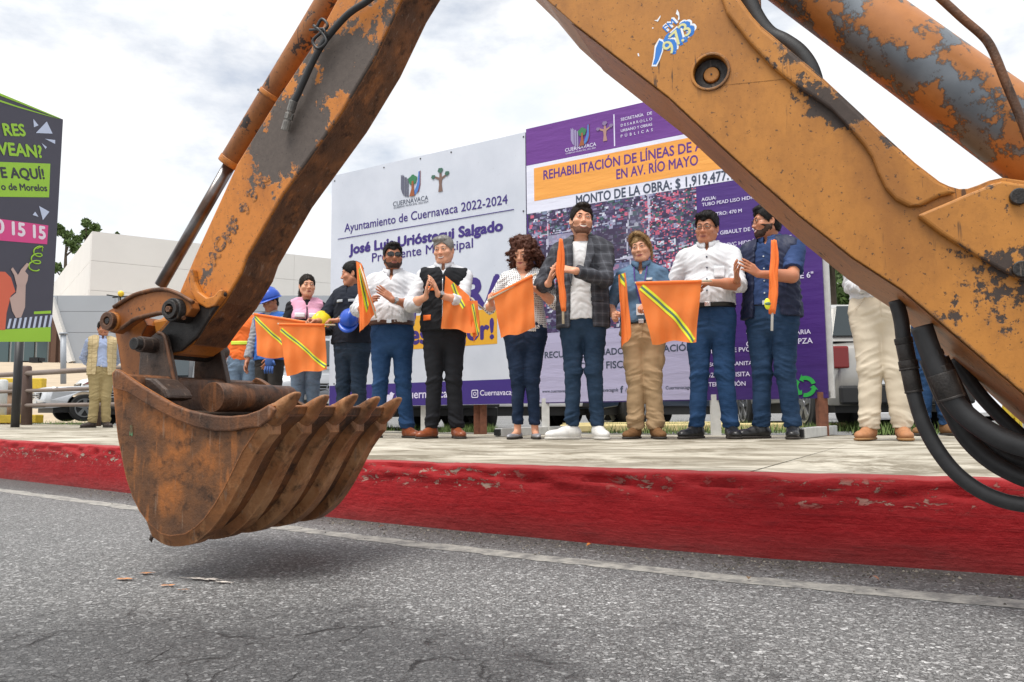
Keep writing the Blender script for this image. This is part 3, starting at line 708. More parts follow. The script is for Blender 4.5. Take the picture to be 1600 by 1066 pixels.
    b = MB(); b.box((0, -2.185, .46), (.32, .012, .12)); b.build('licence_plate', plain('plate white', (.6, .6, .58), .5), root)
    b = MB(); b.box((0, 0, .30), (1.5, 3.9, .16)); b.build('underbody', MBLK, root)
    for yc in (yf, yr):
        for s in (-1, 1):
            b = MB(); x = s * (Wc / 2 - .10)
            b.tube([(x - s * .10, yc, .33), (x - s * .085, yc, .33), (x + s * .07, yc, .33), (x + s * .09, yc, .33)], [rw * .93, rw, rw, rw * .93], 28, 0, True, True)
            wh = b.build('wheel', MTYRE, root)
            b = MB(); xo = x + s * .091
            b.ring((xo, yc, .33), (s, 0, 0), .205, .232, .012)
            for k in range(5):
                a = 2 * math.pi * k / 5 + .3; d = Vector((0, math.cos(a), math.sin(a))); sd = Vector((0, -math.sin(a), math.cos(a))); c0 = Vector((xo, yc, .33))
                b.prism([c0 + d * .03 + sd * .028, c0 + d * .03 - sd * .028, c0 + d * .21 - sd * .045, c0 + d * .21 + sd * .045], (s * .012, 0, 0))
            b.tube([(xo, yc, .33), (xo + s * .016, yc, .33)], .055, 16)
            b.build('rim', MRIM, wh)
    root.location = loc; root.rotation_euler = (0, 0, rz)
    return root
silver = carpaint('silver car paint', (.55, .57, .60), .35); white = carpaint('white car paint', (.75, .75, .74), 0); grey = carpaint('grey car paint', (.30, .31, .33), .5); dark = carpaint('dark car paint', (.02, .022, .026), .3); champagne = carpaint('champagne car paint', (.34, .33, .31), .3); bluec = carpaint('blue car paint', (.03, .05, .09), .4)
def gp(px, Y, dz=0):
    q = P(px, 650, Y); return Vector((q.x, q.y, ground_z(q.x) - .03 + dz))
car(gp(200, 21.0, .08), rad(-47), silver, 'silver car with its headlight towards the fence, nearest of the cars at the left', False)
car(gp(236, 25.5, .5), rad(-50), white, 'white car behind the silver one at the left, only roof and bonnet showing', True)
car(gp(262, 18.0, .02), rad(4), dark, 'dark car with black grille behind the man in the beige vest', True)
car(gp(478, 13.9), rad(24), grey, 'grey car between the pink vest woman and the white sign', True)
car(gp(655, 12.6), rad(16), dark, 'dark car with pale plates under the white sign', True)
car(gp(800, 13.2), rad(-62), white, 'white car whose alloy wheel shows under the joint of the two signs', True)
car(gp(1010, 14.6), rad(-50), bluec, 'dark blue car showing a tyre under the purple sign', True)
car(gp(1300, 11.2), rad(180), champagne, 'pale champagne off-roader parked tail first behind the beige trousers', True)
# ------------------------------------------------------------------ the two big signs (one plane, turned like the kerb)
SD = Vector((-1.64, 1, 0)).normalized() * -1            # along the sign, towards the right and the camera
UPZ = Vector((0, 0, 1)); SNN = SD.cross(UPZ).normalized()  # faces the street
if SNN.y > 0: SNN = -SNN
SP0 = P(1283, 600, 6.45)
def SG(px, py, off=0.0): return PL(px, py, SP0 + SNN * off, SNN)
def rgbmat(name, c, rough=.55, var=.03): return plain(name, srgb(*c), rough, var, 6, .06)
M_purple = rgbmat('purple print', (58, 38, 122)); M_navy = rgbmat('dark purple print', (46, 34, 98)); M_yel = rgbmat('mustard print', (222, 165, 40))
M_orange_p = rgbmat('orange print', (235, 160, 70)); M_dgrey = rgbmat('dark grey print', (62, 72, 92)); M_wht = rgbmat('white print', (232, 232, 240)); M_lav = rgbmat('lavender print', (176, 172, 200))
M_vio = rgbmat('violet print', (92, 44, 128)); M_lettw = rgbmat('pale lettering', (216, 212, 236)); M_steel = plain('white painted steel', (.62, .62, .60), .5, .2, 14); M_rust = plain('rusty steel', srgb(120, 75, 55), .8, .4, 30)
M_green = rgbmat('green print', (40, 160, 70))
def signpoly(parent, name, pts, mat, off, thick=.002, holes=()):
    v = [SG(x, y, off) for x, y in pts]; b = MB(); b.prism(v, SNN * thick); return b.build(name, mat, parent)
def sz(q): return (q - SP0).dot(SD)
def panel_frame(x0, x1, label, name):
    a = SG(x0, 400); c = SG(x1, 400); root = thing(name, label, 'sign', Vector((a.x / 2 + c.x / 2, a.y / 2 + c.y / 2, ground_z(0))), 0, 'large signs at the back of the sidewalk'); return root
def rect(parent, name, pxl, pxr, ztop, zbot, mat, off, thick=.002):
    """rectangle in the sign plane: sides from two pixels, heights in metres"""
    a = SG(*pxl); c = SG(*pxr)
    v = [Vector((q.x, q.y, z)) + SNN * off for q, z in ((a, ztop), (c, ztop), (c, zbot), (a, zbot))]
    b = MB(); b.prism(v, SNN * thick); return b.build(name, mat, parent)
def lab(parent, body, p0, p1, mat, bold=0., height=None, off=.0036, name='lettering', full=True):
    """one line of print from baseline start pixel to baseline end pixel"""
    a = SG(*p0, off); c = SG(*p1, off); z = (a.z + c.z) / 2; a.z = z; c.z = z
    return text_on(body, a, SD, UPZ, (c - a).length, height, bold, mat, parent, name, lift=0)
ZT = (SG(823, 207).z + SG(1000, 165).z) / 2; ZB = (SG(827, 632).z + SG(1283, 621).z) / 2
def hgt(px, y1, y2): return SG(px, y1).z - SG(px, y2).z

# -------- white panel
wsn = panel_frame(517, 822, 'white sign with purple lettering and a mustard band, left of the purple banner', 'sign_board')
def m_whiteboard():
    t = NT('weathered white sign print'); c = t.co(); n = t.noise(c, 1.6, 7, .6); n2 = t.noise(c, 14, 6, .7)
    col = t.ramp(n, [(.3, srgb(192, 198, 210)), (.7, srgb(208, 213, 224))]); sp_ = t.ramp(n2, [(.64, 0), (.72, .5)])
    col = t.mix(sp_, col, srgb(168, 170, 176))
    s = t.sep(c)                                     # printed tone-on-tone star pattern in the lower third
    v = t.voro(t.co((1, 1, 1)), 9, out='Distance'); pat = t.math('MULTIPLY', t.ramp(v, [(.28, 1), (.32, 0)]), t.ramp(s[2], [(.40, .30), (.46, 0)]))
    col = t.mix(pat, col, srgb(168, 168, 182)); return t.set(col, .5, 0, t.bump(n2, .08, .003))
rect(wsn, 'panel', (517, 400), (822.5, 400), ZT, ZB, m_whiteboard(), -.03, .03)
zb2 = ZB + .255
rect(wsn, 'footer_band', (517.5, 400), (822, 400), zb2, ZB + .004, M_purple, .0006, .001)
zy1, zy0 = SG(720, 487).z, SG(720, 541).z
rect(wsn, 'mustard_band', (560, 400), (776, 400), zy1, zy0, M_yel, .0006, .001)
b = MB(); a = SG(517, 400); c = SG(822.5, 400)
for (p_, q_) in (((a.x, a.y, ZB), (a.x, a.y, ZT)), ((c.x, c.y, ZB), (c.x, c.y, ZT))):
    b.bar(Vector(p_) - SNN * .06, Vector(q_) - SNN * .06, .05, .05, SNN)
for z in (ZB + .03, (ZT + ZB) / 2, ZT - .03): b.bar(Vector((a.x, a.y, z)) - SNN * .06, Vector((c.x, c.y, z)) - SNN * .06, .05, .05, SNN)
b.build('back_frame', M_steel, wsn)
for px in (543, 655, 738, 748):
    q = SG(px, 640); b = MB(); b.box(Vector((q.x, q.y, (ZB + ground_z(0)) / 2)) - SNN * .09, (.07, .07, ZB - ground_z(0) + .1)); b.build('leg', M_rust if px > 700 else M_steel, wsn)
for (x, y) in ((523, 283), (657, 248), (818, 214), (523, 470), (522, 600), (705, 238), (818, 330), (600, 262)):
    q = SG(x, y, .001); b = MB(); b.tube([q, q + SNN * .004], .009, 8); b.build('screw', MBLK, wsn)
lab(wsn, 'Ayuntamiento de Cuernavaca 2022-2024', (538, 364), (793, 316.5), M_purple, .008, .098)
b = MB(); a = SG(528, 376, .003); c = SG(803, 326, .003); z = (a.z + c.z) / 2; b.prism([Vector((q.x, q.y, z + d)) for q, d in ((a, 0), (c, 0), (c, .008), (a, .008))], SNN * .002); b.build('rule', M_purple, wsn)
lab(wsn, 'José Luis Urióstegui Salgado', (545, 399), (786, 358), M_purple, .04, .112)
lab(wsn, 'Presidente Municipal', (581, 411), (739, 385), M_purple, .008, .102)
lab(wsn, '¡OBRA', (640, 489), (798, 476), M_purple, .035)
lab(wsn, 'es mejor!', (640, 537), (772, 529), M_purple, .03)
M_p2 = M_lettw
lab(wsn, 'www.cuernavaca.gob.mx', (540, 628), (604, 625), M_p2, .01)
lab(wsn, '@cuernavacagob', (619, 624), (722, 619.5), M_p2, .012)
lab(wsn, 'Cuernavacagob', (750, 619), (815, 616), M_p2, .012)
def disc(parent, name, px, py, r, mat, off=.004, n=20, sx=1., ring=None):
    c = SG(px, py, off); b = MB()
    if ring: b.ring(c, SNN, r * ring, r, .002, n)
    else: b.prism([c + SD * (math.cos(6.2832 * k / n) * r * sx) + UPZ * (math.sin(6.2832 * k / n) * r) for k in range(n)], SNN * .002)
    return b.build(name, mat, parent)
def shape(parent, name, px, py, size, pts, mat, off=.004):
    c = SG(px, py, off); b = MB(); b.prism([c + SD * (x * size) + UPZ * (y * size) for x, y in pts], SNN * .002); return b.build(name, mat, parent)
BIRD = [(-.5, -.35), (-.2, -.45), (.15, -.35), (.35, 0), (.42, .2), (.55, .33), (.38, .34), (.2, .46), (.02, .38), (-.02, .2), (-.25, .26), (-.45, .42), (-.48, .12), (-.4, -.02), (-.46, 0), (-.3, -.2)]
shape(wsn, 'bird_icon', 609, 621, .13, BIRD, M_p2)
def camera_icon(parent, px, py, s):
    c = SG(px, py, .004); b = MB()
    out = [c + SD * (x * s) + UPZ * (y * s) for x, y in ((-.5, -.38), (-.38, -.5), (.38, -.5), (.5, -.38), (.5, .38), (.38, .5), (-.38, .5), (-.5, .38))]
    inn = [c + SD * (x * s) + UPZ * (y * s) for x, y in ((-.39, -.32), (-.32, -.39), (.32, -.39), (.39, -.32), (.39, .32), (.32, .39), (-.32, .39), (-.39, .32))]
    b.prism(out, SNN * .002, [inn]); b.ring(c, SNN, s * .15, s * .24, .002, 18); b.build('camera_icon', M_p2, parent)
camera_icon(wsn, 742, 615.5, .085)
def emblem(parent, px, py, s, greyc, txt=None, tree2=None):
    """city crest: towers, green tree with brown trunk, blue stream, red edge"""
    g = rgbmat('crest grey', greyc); gr = rgbmat('crest green', (52, 120, 80)); br = rgbmat('crest brown', (150, 85, 50)); bl_ = rgbmat('crest blue', (70, 120, 190)); rd = rgbmat('crest red', (130, 60, 70))
    A = lambda nm, pts, m, o=.004: shape(parent, nm, px, py, s, pts, m, o)
    A('tower_emblem', [(-.5, .5), (-.46, .5), (-.46, .44), (-.42, .44), (-.42, .5), (-.38, .5), (-.38, .44), (-.33, .44), (-.33, -.42), (-.42, -.3), (-.5, -.1)], g)
    A('tower_emblem', [(-.30, .38), (-.2, .36), (-.2, -.48), (-.30, -.44)], g); A('tower_emblem', [(-.17, .3), (-.09, .28), (-.09, -.5), (-.17, -.49)], g)
    c = []
    for k in range(18):
        a = 6.2832 * k / 18; q = .23 * (1 + .12 * math.sin(5 * a)); c.append((.13 + math.cos(a) * q, .2 + math.sin(a) * q * .9))
    A('tree_emblem', c, gr, .006); A('trunk_emblem', [(.08, .15), (.17, .15), (.18, -.1), (.24, -.5), (-.05, -.5), (.06, -.2)], br, .0085)
    A('stream_emblem', [(.44, .5), (.5, .5), (.5, -.05), (.42, -.3), (.28, -.46), (.2, -.48), (.22, -.3), (.33, -.1), (.4, .1)], bl_); A('edge_emblem', [(.505, .52), (.54, .52), (.54, -.08), (.47, -.32), (.36, -.45), (.43, -.3), (.505, -.06)], rd)
def tree_emblem(parent, px, py, s, tr, lf):
    mt = rgbmat('emblem trunk', tr); ml = rgbmat('emblem leaf', lf)
    shape(parent, 'tree_emblem', px, py, s, [(-.10, -.5), (.12, -.5), (.07, -.2), (.09, 0), (.3, .12), (.26, .18), (.08, .1), (.05, .3), (-.04, .3), (-.05, .1), (-.28, .2), (-.32, .13), (-.08, 0), (-.06, -.2)], mt)
    for (x, y, r) in ((0, .40, .14), (-.36, .18, .11), (.34, .22, .12)): shape(parent, 'leaf_emblem', px, py, s, [(x - r, y - r * .2), (x, y - r), (x + r, y - r * .1), (x + r * .7, y + r * .6), (x - r * .6, y + r * .7)], ml, .006)
emblem(wsn, 641, 289, .27, (92, 94, 112)); tree_emblem(wsn, 688, 281, .27, (120, 95, 85), (60, 100, 85))
lab(wsn, 'CUERNAVACA', (614, 323), (669, 312), M_dgrey, .0)
lab(wsn, 'GOBIERNO MUNICIPAL 2022-2024', (615, 327), (669, 316), M_dgrey)

# -------- purple banner panel
psn = panel_frame(824, 1283, 'purple banner with an orange title box and satellite map beside the white sign', 'sign_board')
def m_banner():
    t = NT('purple banner print'); c = t.co(); s = t.sep(c); n = t.noise(c, 3, 5)
    z = s[2]; col = t.ramp(z, [(.30, srgb(44, 28, 92)), (1.3, srgb(60, 30, 112))])
    n2 = t.noise(t.co((.6, .6, 3)), 2.4, 4)
    return t.set(t.mix(t.math('MULTIPLY', n, .3), col, srgb(100, 52, 140)), .45, 0, t.bump(n2, .35, .03))
def m_banner2(name, col):
    t = NT(name); c = t.co(); n2 = t.noise(t.co((.6, .6, 3), (0, .5, .3)), 2.6, 4); n = t.noise(c, 2.4, 4)
    return t.set(t.mix(t.math('MULTIPLY', n, .25), srgb(*col), tuple(q * .8 for q in srgb(*col))), .45, 0, t.bump(n2, .35, .03))
MBv, MBw, MBo, MBl = m_banner2('violet banner print', (104, 50, 138)), m_banner2('white banner print', (222, 224, 240)), m_banner2('orange banner print', (236, 162, 72)), m_banner2('lavender banner print', (176, 172, 202))
rect(psn, 'panel', (824, 400), (1284, 400), ZT + .03, ZB, m_banner(), -.03, .03)
zA = SG(830, 258).z; zM = SG(828, 334).z; zMb = SG(850, 521).z
rect(psn, 'header_band', (824.2, 400), (1283.8, 400), ZT + .029, zA, MBv, .0006, .001)
rect(psn, 'white_field', (824.2, 400), (1092, 400), zA - .001, zM, MBw, .0006, .001)
rect(psn, 'white_field', (1092.3, 400), (1230, 400), zA - .001, zM + .0, MBw, .0006, .001)
rect(psn, 'title_box', (836, 400), (1225, 400), SG(836, 263).z, SG(838, 314).z, MBo, .0020, .001)
rect(psn, 'grey_field', (826, 400), (1086, 400), zMb - .001, ZB + .01, MBl, .0006, .001)
# satellite picture: a printed patchwork, one colour per little roof
def map_print(parent):
    a = SG(826, 400); c = SG(1091, 400); nu, nv = 128, 116; r_ = np.random.default_rng(3)
    z1, z0 = zM - .001, zMb
    pal = np.array([srgb(*q) for q in ((58, 46, 84), (44, 36, 66), (96, 84, 120), (150, 150, 180), (196, 96, 124), (176, 72, 104), (60, 92, 92), (120, 132, 160), (200, 205, 222), (74, 62, 100), (56, 88, 76), (98, 108, 150))])
    wgt = np.array([.25, .19, .15, .08, .05, .03, .06, .06, .04, .07, .02, .02]); wgt /= wgt.sum()
    idx = np.zeros((nv, nu), int)
    for q in range(5200):                            # roofs, yards and trees of many sizes
        x, y = r_.integers(0, nu), r_.integers(0, nv); w_, h_ = r_.integers(1, 5), r_.integers(1, 4)
        if q < 500: w_, h_ = w_ * 3, h_ * 3
        idx[y:y + h_, x:x + w_] = r_.choice(len(pal), p=wgt)
    col = pal[idx] * r_.uniform(.75, 1.2, (nv, nu, 1))
    U, Vv = np.meshgrid(np.linspace(0, 1, nu), np.linspace(0, 1, nv))
    # dark wooded block, pale warehouses, blue-ish district, streets
    def blk(u0, u1, v0, v1, q, mixv=.85):
        m = (U > u0) & (U < u1) & (Vv > v0) & (Vv < v1); col[m] = col[m] * (1 - mixv) + np.array(srgb(*q)) * mixv
    blk(.02, .5, .62, .72, (52, 40, 72), .8); blk(.12, .34, .72, .80, (158, 156, 184), .7); blk(.05, .28, .45, .60, (58, 42, 70), .8); blk(.42, .62, .55, .78, (54, 40, 70), .75)
    blk(.0, .55, .0, .16, (66, 50, 92), .5); blk(.45, .75, .12, .50, (112, 130, 168), .55); blk(.5, .62, .16, .34, (150, 162, 190), .5); blk(.62, .72, .5, .92, (86, 84, 108), .5)
    st = (np.abs(U - .735 - .01 * np.sin(Vv * 9)) < .007) | ((np.abs(U - .10 - .03 * Vv) < .005) & (Vv > .3)) | (np.abs(Vv - .515 - .12 * (U - .5) - .01 * np.sin(U * 14)) < .006) | ((np.abs(Vv - .80 - .05 * U) < .005) & (U < .5)) | ((np.abs(U - .64 - .03 * np.sin(Vv * 7)) < .004) & (Vv > .45)); st &= r_.random((nv, nu)) < .8
    col[st] = np.array(srgb(178, 178, 200))
    ed = (r_.random((nv, nu)) < .12) & ~st & (U > .70); col[ed] = np.array(srgb(196, 92, 116))
    V = []
    for j in range(nv + 1):
        for i in range(nu + 1):
            q = a.lerp(c, i / nu) + SNN * .0016; V.append((q.x, q.y, z0 + (z1 - z0) * j / nv))
    V = np.array(V) - np.array(BASE[parent.name][0])
    F_ = np.array([(j * (nu + 1) + i, j * (nu + 1) + i + 1, (j + 1) * (nu + 1) + i + 1, (j + 1) * (nu + 1) + i) for j in range(nv) for i in range(nu)])
    t = NT('satellite map print'); at = t.n('ShaderNodeVertexColor', layer_name='print'); t.set(at.outputs[0], .45)
    me = npmesh('map_picture', V, F_, t.mat, False); ca = me.color_attributes.new('print', 'FLOAT_COLOR', 'CORNER')
    cl = np.ones((nv * nu, 4, 4), np.float32); cl[:, :, :3] = col.reshape(-1, 1, 3); ca.data.foreach_set('color', cl.ravel())
    link(bpy.data.objects.new('map_picture', me), parent)
map_print(psn)
lab(psn, 'REHABILITACIÓN DE LÍNEAS DE AGUA', (849, 282.5), (1138, 225), M_vio, .022, .094)
lab(psn, 'EN AV. RÍO MAYO', (963, 280), (1091, 257.5), M_vio, .022, .094)
lab(psn, 'MONTO DE LA OBRA: $ 1,919,477.11', (900, 319), (1154, 279.5), M_dgrey, .02, .090)
lab(psn, 'SECRETARÍA   DE', (970, 188), (1019, 180), M_lettw, .012); lab(psn, 'D E S A R R O L L O', (970, 197), (1019, 189), M_lettw, .012)
lab(psn, 'URBANO Y OBRAS', (970, 205.5), (1019, 197.5), M_lettw, .012); lab(psn, 'P  Ú  B  L  I  C  A  S', (970, 214), (1020, 206), M_lettw, .012)
rect(psn, 'divider', (963.4, 400), (965.2, 400), SG(964, 178).z, SG(964, 228).z, M_lettw, .0020, .001)
emblem(psn, 906, 213, .20, (150, 140, 178)); tree_emblem(psn, 945, 205, .20, (170, 130, 120), (130, 110, 150))
lab(psn, 'CUERNAVACA', (883, 238), (931.5, 227.5), M_lettw, .014); lab(psn, 'GOBIERNO MUNICIPAL 2022-2024', (884, 241.5), (931, 232), M_lettw)
LST = [('AGUA:', (1096, 315), (1119, 311), .02), ('TUBO PEAD LISO HIDRÁULICO', (1097, 325), (1207, 304), .012), ('DIÁMETRO: 470 M', (1097, 342), (1159, 330), .014),
       ('JUNTA GIBAULT DE 4"', (1097, 372), (1182, 358), .012), ('TUBO DE PVC HIDRÁULICO SER DE', (1098, 392), (1237, 371), .012), ('160 MM SISTEMA INGLÉS    30 PZA', (1098, 403), (1241, 382), .012),
       ('VÁLVULA DE', (1098, 424), (1150, 417), .012), ('TEE DE PVC DE 6"', (1170, 443), (1271, 433), .012), ('TOMA DOMICILIARIA', (1166, 527), (1267, 522), .012), ('COMPLETA 30 PZA', (1166, 541), (1270, 537), .012),
       ('DRENAJE:', (1098, 535), (1140, 532), .02), ('TUBERÍA DE PVC', (1098, 553), (1172, 549), .012), ('DESCARGA SANITARIA', (1098, 573), (1190, 570), .012), ('POZO DE VISITA', (1098, 590), (1172, 588), .012), ('INTERVENCIÓN', (1098, 604), (1165, 603), .012)]
for body, p0, p1, bo_ in LST: lab(psn, body, p0, p1, M_lettw, bo_)
lab(psn, 'RECURSO ASIGNADO PARTICIPACIÓN', (851, 561), (1083, 546), M_dgrey, .018); lab(psn, 'EJERCICIO FISCAL 2023', (880, 580), (1024, 571), M_dgrey, .018)
lab(psn, 'www.cuernavaca.gob.mx', (847, 614), (905, 612), M_dgrey, .01); lab(psn, '@cuernavacagob', (920, 613), (966, 611), M_dgrey, .01); lab(psn, 'f', (969, 614), (974, 613), M_dgrey, .04); lab(psn, '/cuernavacagob', (977, 612), (1025, 610), M_dgrey, .01); lab(psn, 'Cuernavacagob', (1040, 609), (1084, 607), M_dgrey, .01)
for k in range(3):                                   # recycling arrows
    a0 = k * 2.0944 + .3; n = 7; R0, R1 = .055, .088; pts = [(math.cos(a0 + 1.5 * i / n) * R1, math.sin(a0 + 1.5 * i / n) * R1) for i in range(n + 1)]
    pts += [(math.cos(a0 + 1.5) * .105, math.sin(a0 + 1.5) * .105), (math.cos(a0 + 1.95) * .07, math.sin(a0 + 1.95) * .07), (math.cos(a0 + 1.5) * .038, math.sin(a0 + 1.5) * .038)]
    pts += [(math.cos(a0 + 1.5 * i / n) * R0, math.sin(a0 + 1.5 * i / n) * R0) for i in range(n, -1, -1)]
    shape(psn, 'recycling_arrow', 1258, 604, 1.0, pts, M_green)
a = SG(824, 400); c = SG(1286, 400)
b = MB()
for q in (a, c): b.bar(Vector((q.x, q.y, ZB)) - SNN * .06, Vector((q.x, q.y, ZT)) - SNN * .06, .06, .05, SNN)
for z in (ZB + .03, (ZT + ZB) / 2, ZT - .03): b.bar(Vector((a.x, a.y, z)) - SNN * .06, Vector((c.x, c.y, z)) - SNN * .06, .05, .05, SNN)
b.build('back_frame', M_steel, psn)
for px, m_ in ((850, M_steel), (1116, M_steel), (1283, M_rust)):
    q = SG(px, 640); gz = ground_z(0); b = MB(); b.box(Vector((q.x, q.y, (ZB + gz) / 2)) - SNN * .03, (.075, .075, ZB - gz + .1)); b.build('leg', m_, psn)
    foot0 = Vector((q.x, q.y, gz + .04)) - SNN * .5; foot1 = Vector((q.x, q.y, gz + .04)) + SNN * .85
    if px != 1116:
        b = MB(); b.bar(foot0 - SD * .0, foot1 - SD * .0, .075, .075); b.build('foot', M_steel, psn, .004)
        b = MB(); b.box(foot1 + SNN * .002, (.055, .055, .055), Matrix((SNN, SD, UPZ)).transposed()); b.build('foot_end', MBLK, psn)

# ------------------------------------------------------------------ billboard at the left edge
bbr = P(88, 500, 12.0); bbl = P(0, 500, 11.12); BD = Vector((bbr.x - bbl.x, bbr.y - bbl.y, 0)).normalized(); BN = BD.cross(UPZ).normalized()
if BN.y > 0: BN = -BN
def BG(px, py, off=0.): return PL(px, py, bbr + BN * off, BN)
bbd = thing('billboard', 'dark slate advertising billboard with green and pink lettering on a black post', 'billboard', (P(28, 600, 12.2).x, 12.2, .3))
zt, zb_ = BG(87, 182).z, BG(80, 534).z
xl = BG(-70, 400); xr = BG(88.5, 400); xr2 = BG(79.5, 534)
slate = rgbmat('slate billboard print', (72, 70, 84)); lime = rgbmat('lime print', (158, 205, 60)); pink = rgbmat('pink print', (222, 72, 140)); pale = rgbmat('pale shard print', (200, 210, 235)); skinp = rgbmat('printed skin', (196, 168, 160)); coral = rgbmat('printed coral', (220, 105, 78))
def bpoly(name, pts, mat, off=.003, th=.002):
    b = MB(); b.prism([BG(x, y, off) for x, y in pts], BN * th); return b.build(name, mat, bbd)
b = MB(); b.prism([Vector((xl.x, xl.y, zb_)), Vector((xr2.x, xr2.y, zb_)), Vector((xr.x, xr.y, zt)), Vector((xl.x, xl.y, zt))], -BN * .28); b.build('panel', slate, bbd)
def bz(px, dz, off=.003): q = BG(px, 300, off); return Vector((q.x, q.y, zt - dz))
for pts in ([(-66, .0), (88, .0), (88, .012), (-66, .05)], [(-66, .13), (20, .085), (70, .035), (86, .02), (70, .045), (20, .105), (-66, .17)]):
    b = MB(); b.prism([bz(*q) for q in pts], BN * .002); b.build('top_stripe', lime, bbd)
bpoly('lime_band', [(-69, 534.5), (78.8, 534), (79.3, 511), (-69, 519)], lime)
bpoly('lime_bar', [(53, 491), (79.6, 490), (79.6, 485.5), (53, 487)], lime)
bpoly('lime_box', [(-60, 307), (76.5, 308.5), (78.5, 256), (-60, 251)], lime)
bpoly('pink_box', [(-60, 371), (73.5, 382), (75.3, 352.5), (-60, 334)], pink)
for k in range(9):
    x = 11 + k * 8; bpoly('hatch_bar', [(x, 513.5 - k * .15), (x + 3.6, 513.2 - k * .15), (x + 7.2, 498 - k * .7), (x + 3.6, 498.3 - k * .7)], pale)
for tri in ([(52, 186), (60, 196), (53, 199)], [(56, 208), (73, 190), (82, 209)], [(70, 217), (86, 219), (86, 225)], [(65, 224), (73, 230), (71, 233)], [(61, 322), (77, 331), (67, 344)], [(51, 336), (55, 331), (60, 339)]): bpoly('shard', tri, pale, .004)
def bl_text(body, xr_, y_, h, mat, bold, y0=None, nm='lettering'):
    o = BG(xr_, y_, .004); ex = (o - BG(0, y0, .004)).normalized(); text_on(body, o, ex, BN.cross(ex), None, h, bold, mat, bbd, nm, 'R', lift=.004)
pxm = 12 / F_PX
dtext = rgbmat('dark slate lettering', (58, 58, 66)); pwhite = rgbmat('white lettering', (240, 225, 238))
bl_text('RES', 41, 212.5, 17 * pxm, lime, .03, 211.5); bl_text('VEAN?', 67, 246.5, 18 * pxm, lime, .03, 241.5); bl_text('TE AQUÍ!', 70, 279.7, 15 * pxm, dtext, .03, 277.6); bl_text('o de Morelos', 74, 298.8, 10 * pxm, dtext, .025, 296.7); bl_text('0 15 15', 71.5, 374, 19 * pxm, pwhite, .035, 363.8)
sq = [BG(52 + 9 * math.cos(t * 3.1) * (1 - t * .045) + t * 1.5, 421 - t * 5.5 + 5 * math.sin(t * 3.1), .006) for t in np.linspace(0, 6, 60)]
b = MB(); b.tube(sq + [BG(66, 387, .006)], .010, 6); b.tube([BG(57, 389, .006), BG(66, 385, .006), BG(66, 393, .006)], .010, 6); b.build('squiggle', lime, bbd)
# printed pointing figure
bpoly('printed_figure', [(-60, 516), (8, 516), (10, 490), (17, 462), (24, 456), (17, 434), (8, 425), (-10, 424), (-60, 440)], coral, .003)
bpoly('printed_figure', [(15, 466), (25, 458), (27, 441), (40, 444), (39, 480), (33, 496), (25, 497), (19, 486)], skinp, .006)
bpoly('printed_figure', [(26, 446), (22, 430), (17, 421), (20, 418), (28, 430), (33, 421), (42, 411), (46, 413), (39, 424), (44, 430), (43, 438), (40, 446)], skinp, .0085)
q = P(29, 560, 12.3); b = MB(); b.tube([Vector((q.x, q.y, ground_z(q.x) - .1)), Vector((q.x, q.y, zb_ + .3))], .062, 20); b.build('post', plain('black steel post', (.025, .025, .028), .5), bbd)
b = MB(); q2 = P(60, 565, 12.2); q1 = P(36, 565, 12.3); b.tube([q1, q2], .012, 6); b.box(P(56, 563, 12.2), (.14, .12, .08)); b.box(P(63, 562, 12.2), (.1, .1, .05)); b.build('spotlight', MBLK, bbd)
